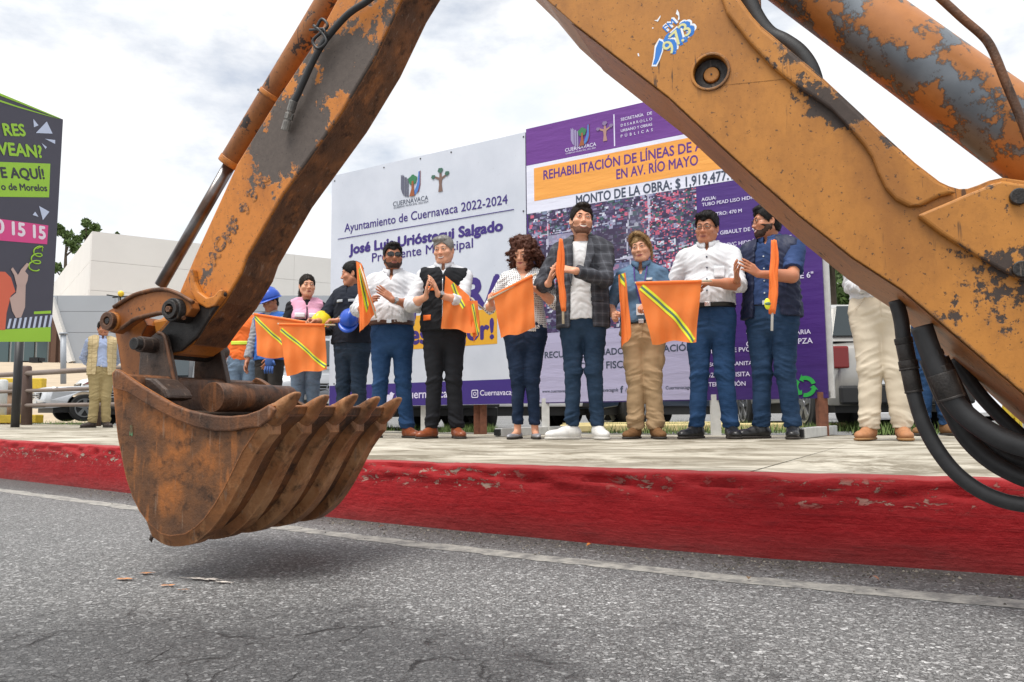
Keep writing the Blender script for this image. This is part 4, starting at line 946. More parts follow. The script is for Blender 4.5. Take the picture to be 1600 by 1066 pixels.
# ------------------------------------------------------------------ backhoe: arm plane turned 22 degrees from the picture
TH = math.atan(.408); DU = Vector((math.cos(TH), -math.sin(TH), 0)); DW = Vector((math.sin(TH), math.cos(TH), 0)); D0 = 1.6
def EP(px, py, w=0.0):
    d = ray(px, py); return CAM + d * ((D0 + w) / d.dot(DW))
dg_ = thing('backhoe', 'worn orange backhoe arm with its rusty toothed bucket hanging over the road', 'backhoe', EP(300, 800, .25) * 1)
def m_paint(name, paint, wear, dirt=.5, rustc=srgb(58, 48, 46), scale=1., zones=(), grime=.55):
    t = NT(name); c = t.co(); n1 = t.noise(c, 7 * scale, 10, .68); n2 = t.noise(c, 38 * scale, 8, .7); n3 = t.noise(c, 2.2 * scale, 5); v = t.noise(c, 190, 3)
    a = t.mix(n3, tuple(q * .86 for q in paint), tuple(min(1, q * 1.10) for q in paint))
    a = t.mix(t.math('MULTIPLY', t.ramp(n2, [(.50, 0), (.72, 1)]), dirt * .55), a, tuple(q * .45 for q in paint))
    k = t.math('ADD', t.math('MULTIPLY', n1, .75), t.math('MULTIPLY', n2, .25))
    gm = t.ramp(t.noise(t.co((5, 5, 2.2), (.2, .3, .2)), 1.0, 8, .68), [(.46, 0), (.66, grime)]); a = t.mix(gm, a, (paint[0] * .42, paint[1] * .36, paint[2] * .40))
    bv = t.n('ShaderNodeBevel', samples=4); bv.inputs['Radius'].default_value = .012; g = t.n('ShaderNodeNewGeometry')
    dt = t.n('ShaderNodeVectorMath', operation='DOT_PRODUCT'); t.l(bv.outputs[0], dt.inputs[0]); t.l(g.outputs['Normal'], dt.inputs[1])
    edge = t.ramp(dt.outputs['Value'], [(.75, 1), (.985, 0)])
    k = t.math('ADD', k, t.math('MULTIPLY', edge, .16))
    for (zc, zr, amt) in zones:
        ds = t.n('ShaderNodeVectorMath', operation='DISTANCE'); t.l(c, ds.inputs[0]); ds.inputs[1].default_value = zc - BASE[dg_.name][0]
        k = t.math('ADD', k, t.math('MULTIPLY', t.ramp(ds.outputs['Value'], [(0, 1), (zr, 0)]), amt))
    str_ = t.noise(t.co((34, 34, 9), (.5, .55, .35)), 1.6, 7, .65)
    k = t.math('ADD', k, t.math('MULTIPLY', t.math('SUBTRACT', str_, .5), .22))
    msk = t.ramp(k, [(1 - wear - .012, 0), (1 - wear + .012, 1)])
    rust = t.mix(n2, tuple(q * .55 for q in rustc), tuple(min(1, q * 1.5) for q in rustc))
    col = t.mix(msk, a, rust)
    fl = t.ramp(t.noise(t.co((1, 1, 1), (.3, .4, .9)), 120, 4, .6), [(.635, 0), (.67, 1)])                      # small chips
    sc = t.ramp(t.noise(t.co((60, 60, 5), (.4, .7, .2)), 1.2, 4, .5), [(.64, 0), (.67, .8)])                    # long scratches
    sc = t.math('MULTIPLY', sc, t.ramp(t.noise(c, 4, 3), [(.5, 0), (.62, 1)]))
    col = t.mix(t.math('MAXIMUM', t.math('MULTIPLY', fl, .75), sc), col, tuple(q * .5 for q in rustc))
    h = t.math('SUBTRACT', t.math('MULTIPLY', v, .18), t.math('MULTIPLY', msk, .8))
    rg = t.mix(msk, (.46,) * 3, (.62,) * 3)
    return t.set(col, rg, 0, t.bump(n3, .15, .02, t.bump(h, .45, .0025)), .45)
def m_rust(name, c1, c2, c3, rough=.6):
    t = NT(name); c = t.co(); n1 = t.noise(c, 5, 9, .65); n2 = t.noise(c, 22, 9, .7); n3 = t.noise(t.co((9, 9, 1.5)), 2.4, 6, .6); n4 = t.noise(c, 160, 4)
    col = t.ramp(n1, [(.30, c1), (.5, c2), (.68, c3)])
    col = t.mix(t.ramp(n2, [(.52, 0), (.68, .85)]), col, tuple(q * .28 for q in c1))
    col = t.mix(t.math('MULTIPLY', t.ramp(n3, [(.56, 0), (.7, 1)]), .45), col, tuple(min(1, q * 1.7) for q in c3))
    sc = t.ramp(t.noise(t.co((70, 70, 6), (.5, .6, .2)), 1.0, 4, .5), [(.64, 0), (.68, .35)])
    col = t.mix(sc, col, (.26, .19, .14))
    bv = t.n('ShaderNodeBevel', samples=4); bv.inputs['Radius'].default_value = .008; g = t.n('ShaderNodeNewGeometry')
    dt = t.n('ShaderNodeVectorMath', operation='DOT_PRODUCT'); t.l(bv.outputs[0], dt.inputs[0]); t.l(g.outputs['Normal'], dt.inputs[1])
    col = t.mix(t.math('MULTIPLY', t.ramp(dt.outputs['Value'], [(.80, .75), (.985, 0)]), t.ramp(n2, [(.35, .2), (.6, 1)])), col, tuple(min(1, q * 1.5 + .05) for q in c3))
    return t.set(col, t.ramp(n2, [(.3, rough - .12), (.7, rough + .15)]), .15, t.bump(n1, .25, .02, t.bump(n4, .3, .003, t.bump(n2, .5, .004))), .5)
OR = srgb(184, 122, 50)
MO1 = m_paint('worn orange boom paint', OR, .325, .6, srgb(62, 50, 44), 1.5, [(EP(1240, 90, .155), .12, .26), (EP(1325, 170, .155), .08, .24), (EP(1385, 222, .155), .05, .2), (EP(1270, 150, .165), .07, .2), (EP(1110, 150, .165), .08, .12), (EP(1590, 420, .165), .22, .17), (EP(1520, 560, .165), .25, .10)]); MO2 = m_paint('heavily worn orange paint', srgb(196, 122, 48), .40, .8, srgb(74, 62, 58), 1.6)
MST = m_paint('orange stick paint worn to grey primer', srgb(200, 124, 50), .375, .8, srgb(88, 78, 72), 1.7, [(EP(440, 225, .245), .21, .34), (EP(515, 115, .245), .24, .20), (EP(600, 10, .245), .3, .10), (EP(318, 455, .245), .10, .12)])
MLK = m_paint('greasy orange link paint', srgb(160, 98, 46), .40, 1, srgb(52, 40, 34), 2.0, (), .8)
MBL = m_paint('dirty brown orange cylinder paint', srgb(150, 94, 46), .41, 1, srgb(50, 40, 36), 2.2, (), .9)
MUS = m_rust('rusty brown underside', srgb(58, 38, 28), srgb(104, 66, 38), srgb(150, 94, 48), .7); MO3 = m_paint('scuffed orange underside', srgb(176, 108, 50), .375, 1, srgb(58, 44, 38), 1.8)
MRU = m_rust('rusty bucket steel', srgb(50, 38, 32), srgb(108, 70, 40), srgb(178, 106, 44)); MRD = m_rust('dark greasy steel', srgb(44, 38, 36), srgb(62, 50, 44), srgb(88, 64, 48), .5); MRT = m_rust('worn tooth steel', srgb(92, 62, 40), srgb(142, 92, 52), srgb(176, 132, 92), .5)
MBR = m_rust('brown stained steel', srgb(52, 38, 30), srgb(86, 56, 36), srgb(126, 78, 42), .55)
t = NT('black hose rubber'); c = t.co(); n = t.noise(c, 40, 6); MHO = t.set(t.mix(n, (.012, .012, .013), (.04, .04, .042)), .5, 0, t.bump(t.noise(c, 300, 2), .3, .001), .5)
MGR = m_rust('black grease', srgb(24, 23, 23), srgb(36, 33, 32), srgb(52, 46, 42), .45)
t = NT('worn cylinder rod'); c = t.co(); n = t.noise(c, 6, 5); MRO = t.set(t.mix(t.ramp(n, [(.42, 0), (.62, 1)]), (.20, .19, .19), (.10, .065, .05)), .28, .85)
def m_cyl():
    t = NT('orange cylinder paint worn to bare metal'); c = t.co(); n1 = t.noise(t.co((1, 1, 1)), 6.5, 10, .7); n2 = t.noise(c, 40, 6); 
    a = t.mix(n2, srgb(186, 122, 66), srgb(158, 98, 48)); k = t.ramp(n1, [(.505, 0), (.515, 1)]); rim = t.ramp(n1, [(.49, 0), (.505, 1), (.517, 1), (.535, 0)])
    col = t.mix(k, a, t.mix(t.noise(c, 9, 4), srgb(70, 76, 84), srgb(150, 156, 162))); col = t.mix(t.math('MULTIPLY', rim, .6), col, srgb(70, 56, 44))
    return t.set(col, .42, t.math('MULTIPLY', k, .6), t.bump(k, -.3, .002), .5)
MCY = m_cyl()
def outline(pts, n=4): return catmull([Vector((x, y, 0)) for x, y in pts], n)
def plate(name, px, w0, w1, mat, bevel=.004, holes=(), parent=None, sm=0, seg=2):
    """plate parallel to the arm plane, cut to a traced outline, from depth w0 to w1"""
    pts = [(q.x, q.y) for q in outline(px, sm)] if sm else px
    b = MB(); b.prism([EP(x, y, w0) for x, y in pts], DW * (w1 - w0), [[EP(x, y, w0) for x, y in h] for h in holes]); return b.build(name, mat, parent or dg_, bevel, True, seg)
def pin(name, px, py, w_at, w0, w1, r, mat, parent=None, n=24, bevel=.002):
    c = EP(px, py, w_at); b = MB(); b.tube([c + DW * (w0 - w_at), c + DW * (w1 - w_at)], r, n); return b.build(name, mat, parent or dg_, bevel)
# ---- boom
BW = .165
low = [(893, 34), (1044, 151), (1161, 259), (1249, 336), (1332, 402), (1409, 452), (1506, 535), (1579, 597), (1660, 668), (1760, 752)]
up = [(1900, 700), (1860, 520), (1760, 400), (1680, 330), (1640, 296), (1600, 282), (1566, 277.5), (1545, 282), (1527, 289.5), (1512, 294.5), (1498, 295), (1484, 291), (1469, 284), (1430, 254), (1381, 210), (1281, 117), (1190, 41), (1176, 26), (1156, -2), (1110, -60), (1020, -150), (880, -230), (760, -260), (690, -210), (700, -150), (760, -100), (812, -50), (850, -4)]
hole = [(1110 + 27 * math.cos(a), 112.5 + 29 * math.sin(a)) for a in np.linspace(0, 2 * math.pi, 33)[:-1]]
boom = plate('boom', low + up, BW, BW + .30, MO1, .016, [hole], seg=3)
# raised flange along the top edge and the lobe at its foot
fl_in = [(1135, 20), (1171, 66), (1205, 103), (1239, 131), (1273, 153), (1300, 172), (1332, 205), (1350, 226), (1363, 246), (1372, 270), (1384, 294), (1400, 312), (1420, 322), (1440, 321), (1470, 306), (1496, 300.5)]
fl_out = [(1484, 292.5), (1469, 285.5), (1430, 256), (1381, 212), (1281, 119), (1190, 43), (1176, 28), (1156, 0), (1110, -55)]
plate('flange', fl_in + fl_out[::1], BW - .014, BW - .0005, MO1, .010, seg=3)
plate('lobe', [(1432, 336), (1475, 318), (1512, 302), (1530, 295), (1548, 287), (1567, 282), (1600, 287), (1636, 301), (1680, 345), (1660, 430), (1600, 440), (1560, 420), (1520, 396), (1470, 365)], BW - .016, BW - .0005, MO1, .014, seg=3)
for k, (x, y) in enumerate(((1588, 312), (1592, 424))):
    o = pin('bolt', x, y, BW, BW - .03, BW - .015, .016, MGR)
c = EP(1110, 112.5, BW); b = MB(); b.ring(c + DW * .018, DW, .019, .040, .03, 36); b.build('pin_seal', MGR, dg_, .004)
b = MB(); b.tube([c + DW * .014, c + DW * .05], .0175, 28); b.build('pin_head', MO1, dg_, .002)
b = MB(); b.tube([c + DW * .0125, c + DW * .02], .0022, 10); b.build('grease_hole', MGR, dg_)
b = MB(); b.ring(c - DW * .004, DW, .0385, .0445, .004, 40); b.build('boss_rim', MO1, dg_, .0015)
b = MB(); b.tube([c + DW * .046, c + DW * .052], .0405, 36); b.build('pocket_floor', MGR, dg_)
def underside(name, px, w0, w1, mat, cpx, off=.0016, parent=None):
    pts = [EP(x, y, w0) for x, y in px]; cw = EP(*cpx, w0); m = len(pts); vs = []
    for i, p in enumerate(pts):
        tg = (pts[min(i + 1, m - 1)] - pts[max(i - 1, 0)]).normalized(); nn = tg.cross(DW); nn = nn if nn.dot(p - cw) > 0 else -nn
        vs += [p + nn * off + DW * .006, p + nn * off + DW * (w1 - w0 - .006)]
    b = MB(); b.add(vs, [(2 * i, 2 * i + 1, 2 * i + 3, 2 * i + 2) for i in range(m - 1)]); o = b.build(name, mat, parent or dg_)
    md = o.modifiers.new('thick', 'SOLIDIFY'); md.thickness = .0012; return o
underside('wear_plate', low, BW, BW + .30, MO3, (1300, 100))
# ---- stick (dipper)
SW0, SW1 = .245, .395
st_l = [(282, 452), (305, 398), (370, 256), (431, 157), (485, 76), (527, -2), (590, -110), (640, -190)]
st_r = [(790, -280), (738, -185), (627, -1), (584, 90), (530, 180), (440, 306), (385, 402), (376, 428), (350, 472), (322, 507), (300, 538), (280, 552), (262, 556), (247, 548), (241, 534), (246, 518), (268, 492)]
stick = plate('stick', st_l + st_r, SW0, SW1, MST, .006)
# stick-end reinforcement: raised lower cheek and the crescent casting
plate('cheek', [(283, 462), (300, 470), (322, 476), (345, 452), (352, 458), (330, 490), (306, 528), (282, 548), (262, 552), (250, 545), (246, 533), (250, 519), (262, 505), (268, 490), (266, 478)], SW0 - .016, SW0 - .0005, MGR, .006)
cres = [(300, 420), (303, 440), (310, 456), (322, 465), (333, 462), (342, 452), (348, 453), (346, 464), (336, 478), (322, 482), (308, 474), (297, 456), (294, 436), (296, 420)]
plate('crescent_lug', cres, SW0 - .022, SW0 - .0005, MO2, .006)
# underside wear plate near the lower end
b = MB(); q = [EP(x, y, SW0 + .0) for x, y in ((440, 310), (452, 316), (436, 330), (352, 470), (344, 474))]
underside('wear_plate', [(738, -185), (627, -1), (584, 90), (530, 180), (440, 306), (385, 402), (376, 428), (350, 472), (322, 507), (300, 538)], SW0, SW1, MUS, (400, 250))
# worn stencilled letters climbing the stick
_t = NT('faded stencil letters'); lt_col = _t.set(_t.mix(_t.ramp(_t.noise(_t.co(), 90, 6, .7), [(.46, 0), (.56, 1)]), srgb(84, 68, 62), srgb(186, 118, 52)), .6)
e1 = (EP(440, 270, SW0) - EP(330, 455, SW0)).normalized(); e2 = DW.cross(e1); 
if (e2.z) < 0: e2 = -e2
for ch, (x, y) in zip('ACMF93K', ((334, 417), (343, 397), (358, 380), (369, 359), (384, 338), (396, 316), (411, 295))):
    # letters stand across the arm
    o = EP(x, y, SW0 - .0016); text_on(ch, o, -e2 if False else e1, DW.cross(e1) * (1 if DW.cross(e1).x < 0 else -1), None, .040, .06, lt_col, dg_, 'letter', lift=0)
# ---- bucket cylinder on top of the stick
WC = (SW0 + SW1) / 2
a = EP(360, 256, WC); e = EP(532, -30, WC); d = (e - a).normalized()
b = MB(); b.tube([a, e + d * .4], .037, 32); b.build('cylinder_barrel', MBL, dg_, .002)
b = MB(); b.tube([a - d * .006, a + d * .016], .0395, 28); b.build('cylinder_collar', MO2, dg_, .002); b = MB(); b.tube([EP(424, 150, WC) - d * .008, EP(424, 150, WC) + d * .008], .0405, 28); b.build('cylinder_collar', MO2, dg_, .002)
b = MB(); b.tube([EP(251, 446, WC), a], .0195, 22); b.build('cylinder_rod', MRO, dg_)
b = MB(); s_ = EP(414, 145, WC - .03); b.tube([s_, s_ + (EP(405, 141, WC - .03) - s_) * 1.2], .004, 8); b.build('bleed_nipple', MGR, dg_)
# cylinder-side hose with its fitting
HP = [(640, -60), (600, -22), (575, 1), (552, 16), (538, 28), (520, 48), (506, 66), (496, 82), (485, 104), (475, 126), (466, 146), (459, 160)]
b = MB(); b.tube(catmull([EP(x, y, SW0 - .022) for x, y in HP], 6), .0098, 14); b.build('hose', MHO, dg_)
MFIT = m_rust('hose fitting steel', srgb(52, 50, 50), srgb(84, 82, 80), srgb(130, 126, 120), .4)
fa = EP(459, 158, SW0 - .022); fb = EP(445, 204, SW0 - .016); b = MB()
for t0, t1, r in ((0, .35, .0125), (.35, .42, .010), (.42, .62, .0135), (.62, .68, .009), (.68, 1, .0125)): b.tube([fa.lerp(fb, t0), fa.lerp(fb, t1)], r, 12 if r < .013 else 6, 0, True, False)
b.build('hose_fitting', MFIT, dg_, .001)
b = MB(); q = [EP(x, y, SW0 - .03) for x, y in ((490, 40), (504, 52), (510, 66), (497, 76), (489, 64), (503, 50), (512, 40), (503, 30), (494, 44))]; b.tube(catmull(q, 4), .0045, 8); b.tube([EP(484, 47, SW0 - .02), EP(506, 45, SW0 - .034), EP(512, 58, SW0 - .03)], .004, 8); b.build('strap', MHO, dg_)
# ---- linkage at the stick end
def arm_link(w0, w1, nm, mat):
    out = [(168, 486), (182, 478), (196, 469), (211, 461), (226, 456.5), (241, 453.5), (258, 453), (272, 457), (284, 463), (297, 471), (300, 482), (292, 493), (280, 497), (266, 491), (256, 489), (246, 489.5), (230, 493), (213, 497.5), (201, 505), (190, 513), (178, 521), (167, 517), (163, 502)]
    p = plate(nm, out, w0, w1, mat, .006); return p
l1 = arm_link(.19, .225, 'link_arm', MLK)
# raised rim along the link's edges
top = [(178, 480), (196, 468.5), (211, 460.5), (226, 456), (241, 453), (258, 452.5), (272, 456.5), (284, 462), (302, 473)]; bot = [(288, 497), (266, 491), (256, 489), (246, 489.5), (230, 493), (213, 497.5), (201, 505), (190, 513)]
b = MB(); b.tube(catmull([EP(x, y, .186) for x, y in top], 4), .0065, 8); b.tube(catmull([EP(x, y, .186) for x, y in bot], 4), .0065, 8); b.build('rim_bead', MBR, l1)
pin('link_pin', 171, 502, .19, .175, .46, .025, MBR); 
c = EP(171, 502, .175); b = MB(); b.ring(c - DW * .012, DW, .013, .0285, .016, 30); b.build('pin_washer', MBR, dg_, .002); b = MB(); b.tube([c - DW * .010, c + DW * .01], .010, 6); b.build('pin_bolt', MGR, dg_, .001)
b = MB(); b.ring(c + DW * .006, DW, .01, .031, .036, 30); b.build('pin_boss', MO2, dg_, .004)
b = MB(); l2o = [(168, 486), (182, 478), (211, 461), (241, 453.5), (272, 457), (297, 471), (300, 482), (292, 493), (266, 491), (246, 489.5), (213, 497.5), (190, 513), (178, 521), (167, 517), (163, 502)]; b.prism([EP(x, y, .19) + DW * .21 for x, y in l2o], DW * .035); b.build('link_arm', MO2, dg_, .006)
pin('pivot_boss', 281, 486, .20, .166, .25, .036, MGR, bevel=.004)
c = EP(281, 486, .20) - DW * .036; b = MB(); b.ring(c - DW * .008, DW, .016, .0285, .010, 30); b.build('pin_washer', MGR, dg_, .002); b = MB(); b.tube([c - DW * .012, c + DW * .004], .010, 6); b.build('pin_bolt', MBR, dg_, .001)
pin('pivot_pin', 281, 486, .20, .17, .46, .020, MGR)
lk = [(172, 508), (180, 519), (184, 540), (187, 560), (190, 580), (198, 604), (232, 640), (262, 652), (280, 640), (252, 610), (226, 592), (224, 575), (219, 556), (219, 536), (222, 522), (230, 508), (224, 496), (206, 494), (186, 492)]
plate('bucket_link', lk, .25, .375, MLK, .010)
plate('bucket_link', [(236, 500), (262, 496), (260, 520), (244, 530)], .28, .35, MO1, .010)
# ---- bucket
BKW = .585
lip = [(175, 583), (181, 577), (190, 582), (205, 593), (220, 603), (235, 612), (252, 622), (270, 632), (290, 640), (310, 645), (335, 649.5), (360, 650.5), (385, 648), (405, 641), (420, 632)]
rim = [(427, 634), (424, 648), (414, 660), (399, 676), (379, 706), (364, 736), (350, 764), (335, 790), (319, 812), (304, 826), (289, 835.5), (266, 838.5), (250, 834), (235, 822), (218, 800), (207, 778), (197, 748), (190, 715), (184, 685), (181, 660), (178, 625)]
side = lip + rim
bk = plate('bucket', side, 0, .014, MRU, .004)
b = MB(); b.prism([EP(x, y, 0) + DW * (BKW - .014) for x, y in side], DW * .014); bw = b.build('side_plate', MRU, dg_, .004)
prof_px = rim[2:]
# wrapper shell
b = MB(); pr = [EP(x, y, 0.0) for x, y in [(q.x, q.y) for q in outline(rim[1:] + [lip[0]], 4)]]
cen = EP(300, 690, 0.)
inn = [p + (cen - p).normalized() * .016 for p in pr]
vs = [p + DW * .002 for p in pr] + [p + DW * (BKW - .002) for p in pr] + [p + DW * .002 for p in inn] + [p + DW * (BKW - .002) for p in inn]; n = len(pr)
fs = []
for i in range(n - 1):
    fs += [(i, i + 1, n + i + 1, n + i), (2 * n + i, 3 * n + i, 3 * n + i + 1, 2 * n + i + 1)]
fs += [(0, n, 3 * n, 2 * n), (n - 1, 2 * n + n - 1, 3 * n + n - 1, 2 * n - 1)]
b.add(vs, fs, 0, True); wr = b.build('wrapper', MBR, dg_)
wr.data.polygons.foreach_set('use_smooth', [True] * len(wr.data.polygons))
# side cutter: thick lip plate along the upper edge of each side
cut = lip + [(428, 650), (412, 664), (398, 668), (385, 672), (360, 683), (330, 672), (300, 662), (270, 652), (240, 638), (212, 622), (190, 610), (177, 606)]
cut = lip + [(430, 640), (420, 656), (404, 668), (386, 669), (362, 674), (335, 674), (305, 668), (275, 657), (245, 642), (215, 624), (194, 611), (176, 606)]
plate('side_cutter', cut, -.013, -.0005, MBR, .005)
b = MB(); b.prism([EP(x, y, 0) + DW * (BKW + .0005) for x, y in cut], DW * .0125); b.build('side_cutter', MBR, dg_, .005)
# wear strips under each tooth, following the curve
def strip(w0, w1, i0=0, h=.02):
    pts = outline(rim[2:15], 5); pp = [EP(q.x, q.y, 0.) for q in pts]; m = len(pp); vs = []
    for i, p in enumerate(pp):
        tg = (pp[min(i + 1, m - 1)] - pp[max(i - 1, 0)]).normalized(); nn = tg.cross(DW); nn = nn if nn.dot(p - cen) > 0 else -nn
        hh = h * min(1, (m - 1 - i) / 6) * min(1, .35 + i / 3)
        bot_ = p + nn * -.002
        vs += [bot_ + DW * w0, p + nn * hh + DW * (w0 + .012), p + nn * hh + DW * (w1 - .012), bot_ + DW * w1]
    b = MB(); b.add(vs, [(i * 4 + j, (i + 1) * 4 + j, (i + 1) * 4 + j + 1, i * 4 + j + 1) for i in range(m - 1) for j in range(3)] + [(0, 1, 2, 3)], 0, False)
    return b.build('wear_strip', MRT, dg_, .002)
TW = [.034, .163, .292, .421, .551]
for wt in TW: strip(wt - .033, wt + .033, 0, .028)
# cutting edge
ce = [EP(x, y, 0) for x, y in ((427, 634), (424, 648), (405, 668), (396, 664), (412, 644), (420, 632))]
b = MB(); b.prism([p + DW * .016 for p in ce], DW * (BKW - .032)); b.build('cutting_edge', MRU, dg_, .003)
# teeth: adapter and worn, rounded point
tdir = (EP(455, 619, 0) - EP(404, 664, 0)); tl = tdir.length; td = tdir.normalized(); tn = td.cross(DW); tn = tn if tn.z > 0 else -tn
for k, wt in enumerate(TW):
    jr = random.Random(k); o = EP(402, 663, 0) + DW * wt; L_ = tl * (1.0 + jr.uniform(-.04, .05)); b = MB(); vs = []
    stn = [(-.15, .026, -.022, .016), (.12, .029, -.024, .024), (.34, .030, -.024, .029), (.44, .029, -.022, .029), (.46, .0255, -.017, .025), (.62, .025, -.014, .024), (.80, .0225, -.007, .019), (.92, .019, -.001, .015), (.98, .0145, .003, .012), (1.0, .008, .005, .009)]
    tilt = jr.uniform(-.04, .04); NS = 12
    for (t_, hw, lo_, hi_) in stn:
        for s in range(NS):
            a_ = 2 * math.pi * s / NS; cx, sy = math.cos(a_), math.sin(a_); ex = 3.2
            x = hw * (abs(cx) ** (2 / ex)) * (1 if cx > 0 else -1); y = (hi_ + lo_) / 2 + (hi_ - lo_) / 2 * (abs(sy) ** (2 / ex)) * (1 if sy > 0 else -1)
            vs.append(o + td * (L_ * t_) + DW * (x + tilt * t_ * .05) + tn * y)
    m = len(stn); fs = [(i * NS + s, i * NS + (s + 1) % NS, (i + 1) * NS + (s + 1) % NS, (i + 1) * NS + s) for i in range(m - 1) for s in range(NS)] + [tuple(range(NS)), tuple(range((m - 1) * NS, m * NS))]
    b.add(vs, fs, 0, True); tt = b.build('tooth', MRT, dg_)
    md = tt.modifiers.new('sub', 'SUBSURF'); md.levels = 1; md.render_levels = 1
    q = o + td * (L_ * .34) + DW * 0 ; b = MB(); b.tube([q - DW * .034, q + DW * .034], .0065, 10); b.build('tooth_pin', MGR, tt)
# cross tube, ears, hinge pin
c = EP(238, 618, 0.); b = MB(); b.tube([c + DW * .222, c + DW * (BKW - .015)], .044, 32); b.build('cross_tube', MBR, dg_)
ear_n = [(243, 520), (250, 519), (256, 524), (260, 536), (264, 556), (269, 580), (274, 606), (272, 616), (265, 618), (252, 610), (236, 600), (216, 592), (217, 570), (219, 548), (226, 534)]
plate('bucket_ear', ear_n, .20, .22, MRD, .003); 
b = MB(); far = [EP(x, y, .20) for x, y in ear_n]; b.prism([p + DW * .225 for p in far], DW * .02); b.build('bucket_ear', MRD, dg_, .003)
b = MB(); q = catmull([EP(x, y, .197) for x, y in ((247, 520), (256, 524), (260, 536), (264, 556), (269, 580), (274, 606), (271, 616))], 4); b.tube(q, .0055, 8); b.build('ear_bead', MBR, dg_)
pin('hinge_pin', 240, 540, .20, .125, .51, .0185, MGR); c = EP(240, 540, .20)
b = MB(); b.ring(c - DW * .055, DW, .0165, .024, .055, 26); b.build('pin_sleeve', MRD, dg_, .002); b = MB(); b.tube([c + DW * .245, c + DW * .30], .024, 24); b.build('pin_sleeve', MRD, dg_, .002)
b = MB(); b.tube([c + DW * .024, c + DW * .222], .038, 26); b.build('hinge_boss', MGR, dg_, .004)
plate('rear_gusset', [(200, 606), (214, 588), (240, 592), (258, 608), (264, 622), (250, 626), (222, 618)], .10, .198, MRD, .012); plate('rear_plate', [(186, 592), (200, 588), (232, 606), (250, 622), (240, 634), (210, 614)], .235, .50, MRD, .006)
# inner far lip and packed soil in the bucket
b = MB(); b.prism([EP(x, y, 0) + DW * .02 for x, y in ((200, 640), (250, 655), (300, 668), (360, 674), (396, 672), (370, 706), (300, 740), (215, 700))], DW * (BKW - .04)); b.build('soil', plain('packed soil', srgb(70, 52, 38), .95, .3, 40, .6), dg_, .01)
# ---- green paint smear and hanging scrap
t = NT('green paint smear'); c_ = t.co(); n = t.noise(c_, 60, 6)
b = MB(); q = EP(205, 672, -.0008); ez = UPZ; pts = []
for k in range(20):
    a_ = 6.283 * k / 20; rr = 1 + random.uniform(-.3, .3); pts.append(q + DU * (.007 * math.cos(a_) * rr) + UPZ * (.016 * math.sin(a_) * rr))
b.prism(pts, -DW * .0004); b.build('paint_smear', t.set(t.mix(t.ramp(n, [(.40, 0), (.56, 1)]), srgb(84, 132, 94), srgb(92, 68, 44)), .6), dg_)
b = MB(); q = EP(243, 836, .02); b.tube([q, q + Vector((-.004, 0, -.004)), q + Vector((-.010, 0, -.004)), q + Vector((-.012, 0, -.012)), q + Vector((-.009, 0, -.019))], [.002, .005, .006, .005, .001], 7); b.build('dried_mud', MRD, dg_)
# ---- boom cylinder, pipe and hoses on the right
WB = .30
a = EP(1160, -120, WB); e = EP(1760, 320, WB); d = (e - a).normalized(); b = MB(); b.tube([EP(1300, 0, WB) - d * .45, EP(1610, 222, WB) + d * .5], .082, 56); b.build('boom_cylinder', MCY, dg_, .003)
b = MB(); b.tube(catmull([EP(x, y, .18) for x, y in ((1440, -28), (1470, -2), (1505, 30), (1532, 53), (1545, 68), (1556, 90), (1572, 130), (1592, 178), (1612, 230))], 6), .0085, 14); b.build('steel_pipe', MBR, dg_)
b = MB(); b.tube(catmull([EP(x, y, .24) for x, y in ((1160, -30), (1178, 20), (1200, 52), (1226, 66), (1250, 84), (1268, 112), (1275, 150), (1260, 190))], 6), .019, 14); b.build('hose', MHO, dg_)
plate('bracket', [(1150, -60), (1185, -60), (1189, 20), (1194, 60), (1170, 40), (1150, 10)], .24, .27, MBR, .003)
def hose(pts, w, r): b = MB(); b.tube(catmull([EP(x, y, w) for x, y in pts], 7), r, 16); return b.build('hose', MHO, dg_)
def fitting(p0, p1, w, segs):
    a = EP(*p0, w); c = EP(*p1, w); b = MB()
    for t0, t1, r, n in segs: b.tube([a.lerp(c, t0), a.lerp(c, t1)], r, n, 0, True, n > 8)
    b.build('hose_fitting', MGR, dg_, .0012)
hose([(1400, 470), (1408, 500), (1413, 540), (1421, 585), (1430, 622), (1444, 665), (1468, 708), (1500, 745), (1545, 774), (1600, 789), (1680, 790), (1780, 760)], .28, .0155)
fitting((1411, 528), (1428, 612), .28, ((0, .12, .0185, 16), (.12, .42, .0175, 16), (.42, .56, .0195, 16), (.56, .60, .0205, 16), (.6, .98, .0178, 16), (.98, 1.02, .0185, 16)))
hose([(1440, 510), (1452, 545), (1466, 580), (1482, 615), (1500, 640), (1528, 664), (1562, 684), (1602, 698), (1680, 712), (1780, 700)], .23, .0215)
fitting((1446, 526), (1487, 622), .23, ((0, .25, .017, 16), (.25, .34, .021, 6), (.34, .5, .0195, 16), (.5, .6, .023, 6), (.6, .98, .0265, 18), (.98, 1.02, .0275, 18)))
hose([(1450, 560), (1470, 610), (1490, 650), (1510, 684), (1540, 714), (1575, 736), (1620, 752), (1700, 756), (1780, 740)], .33, .0185)
hose([(1470, 560), (1490, 600), (1512, 648), (1540, 690), (1570, 712), (1610, 724), (1700, 725)], .37, .017)
hose([(1490, 560), (1530, 615), (1575, 662), (1610, 690), (1680, 730)], .42, .015)
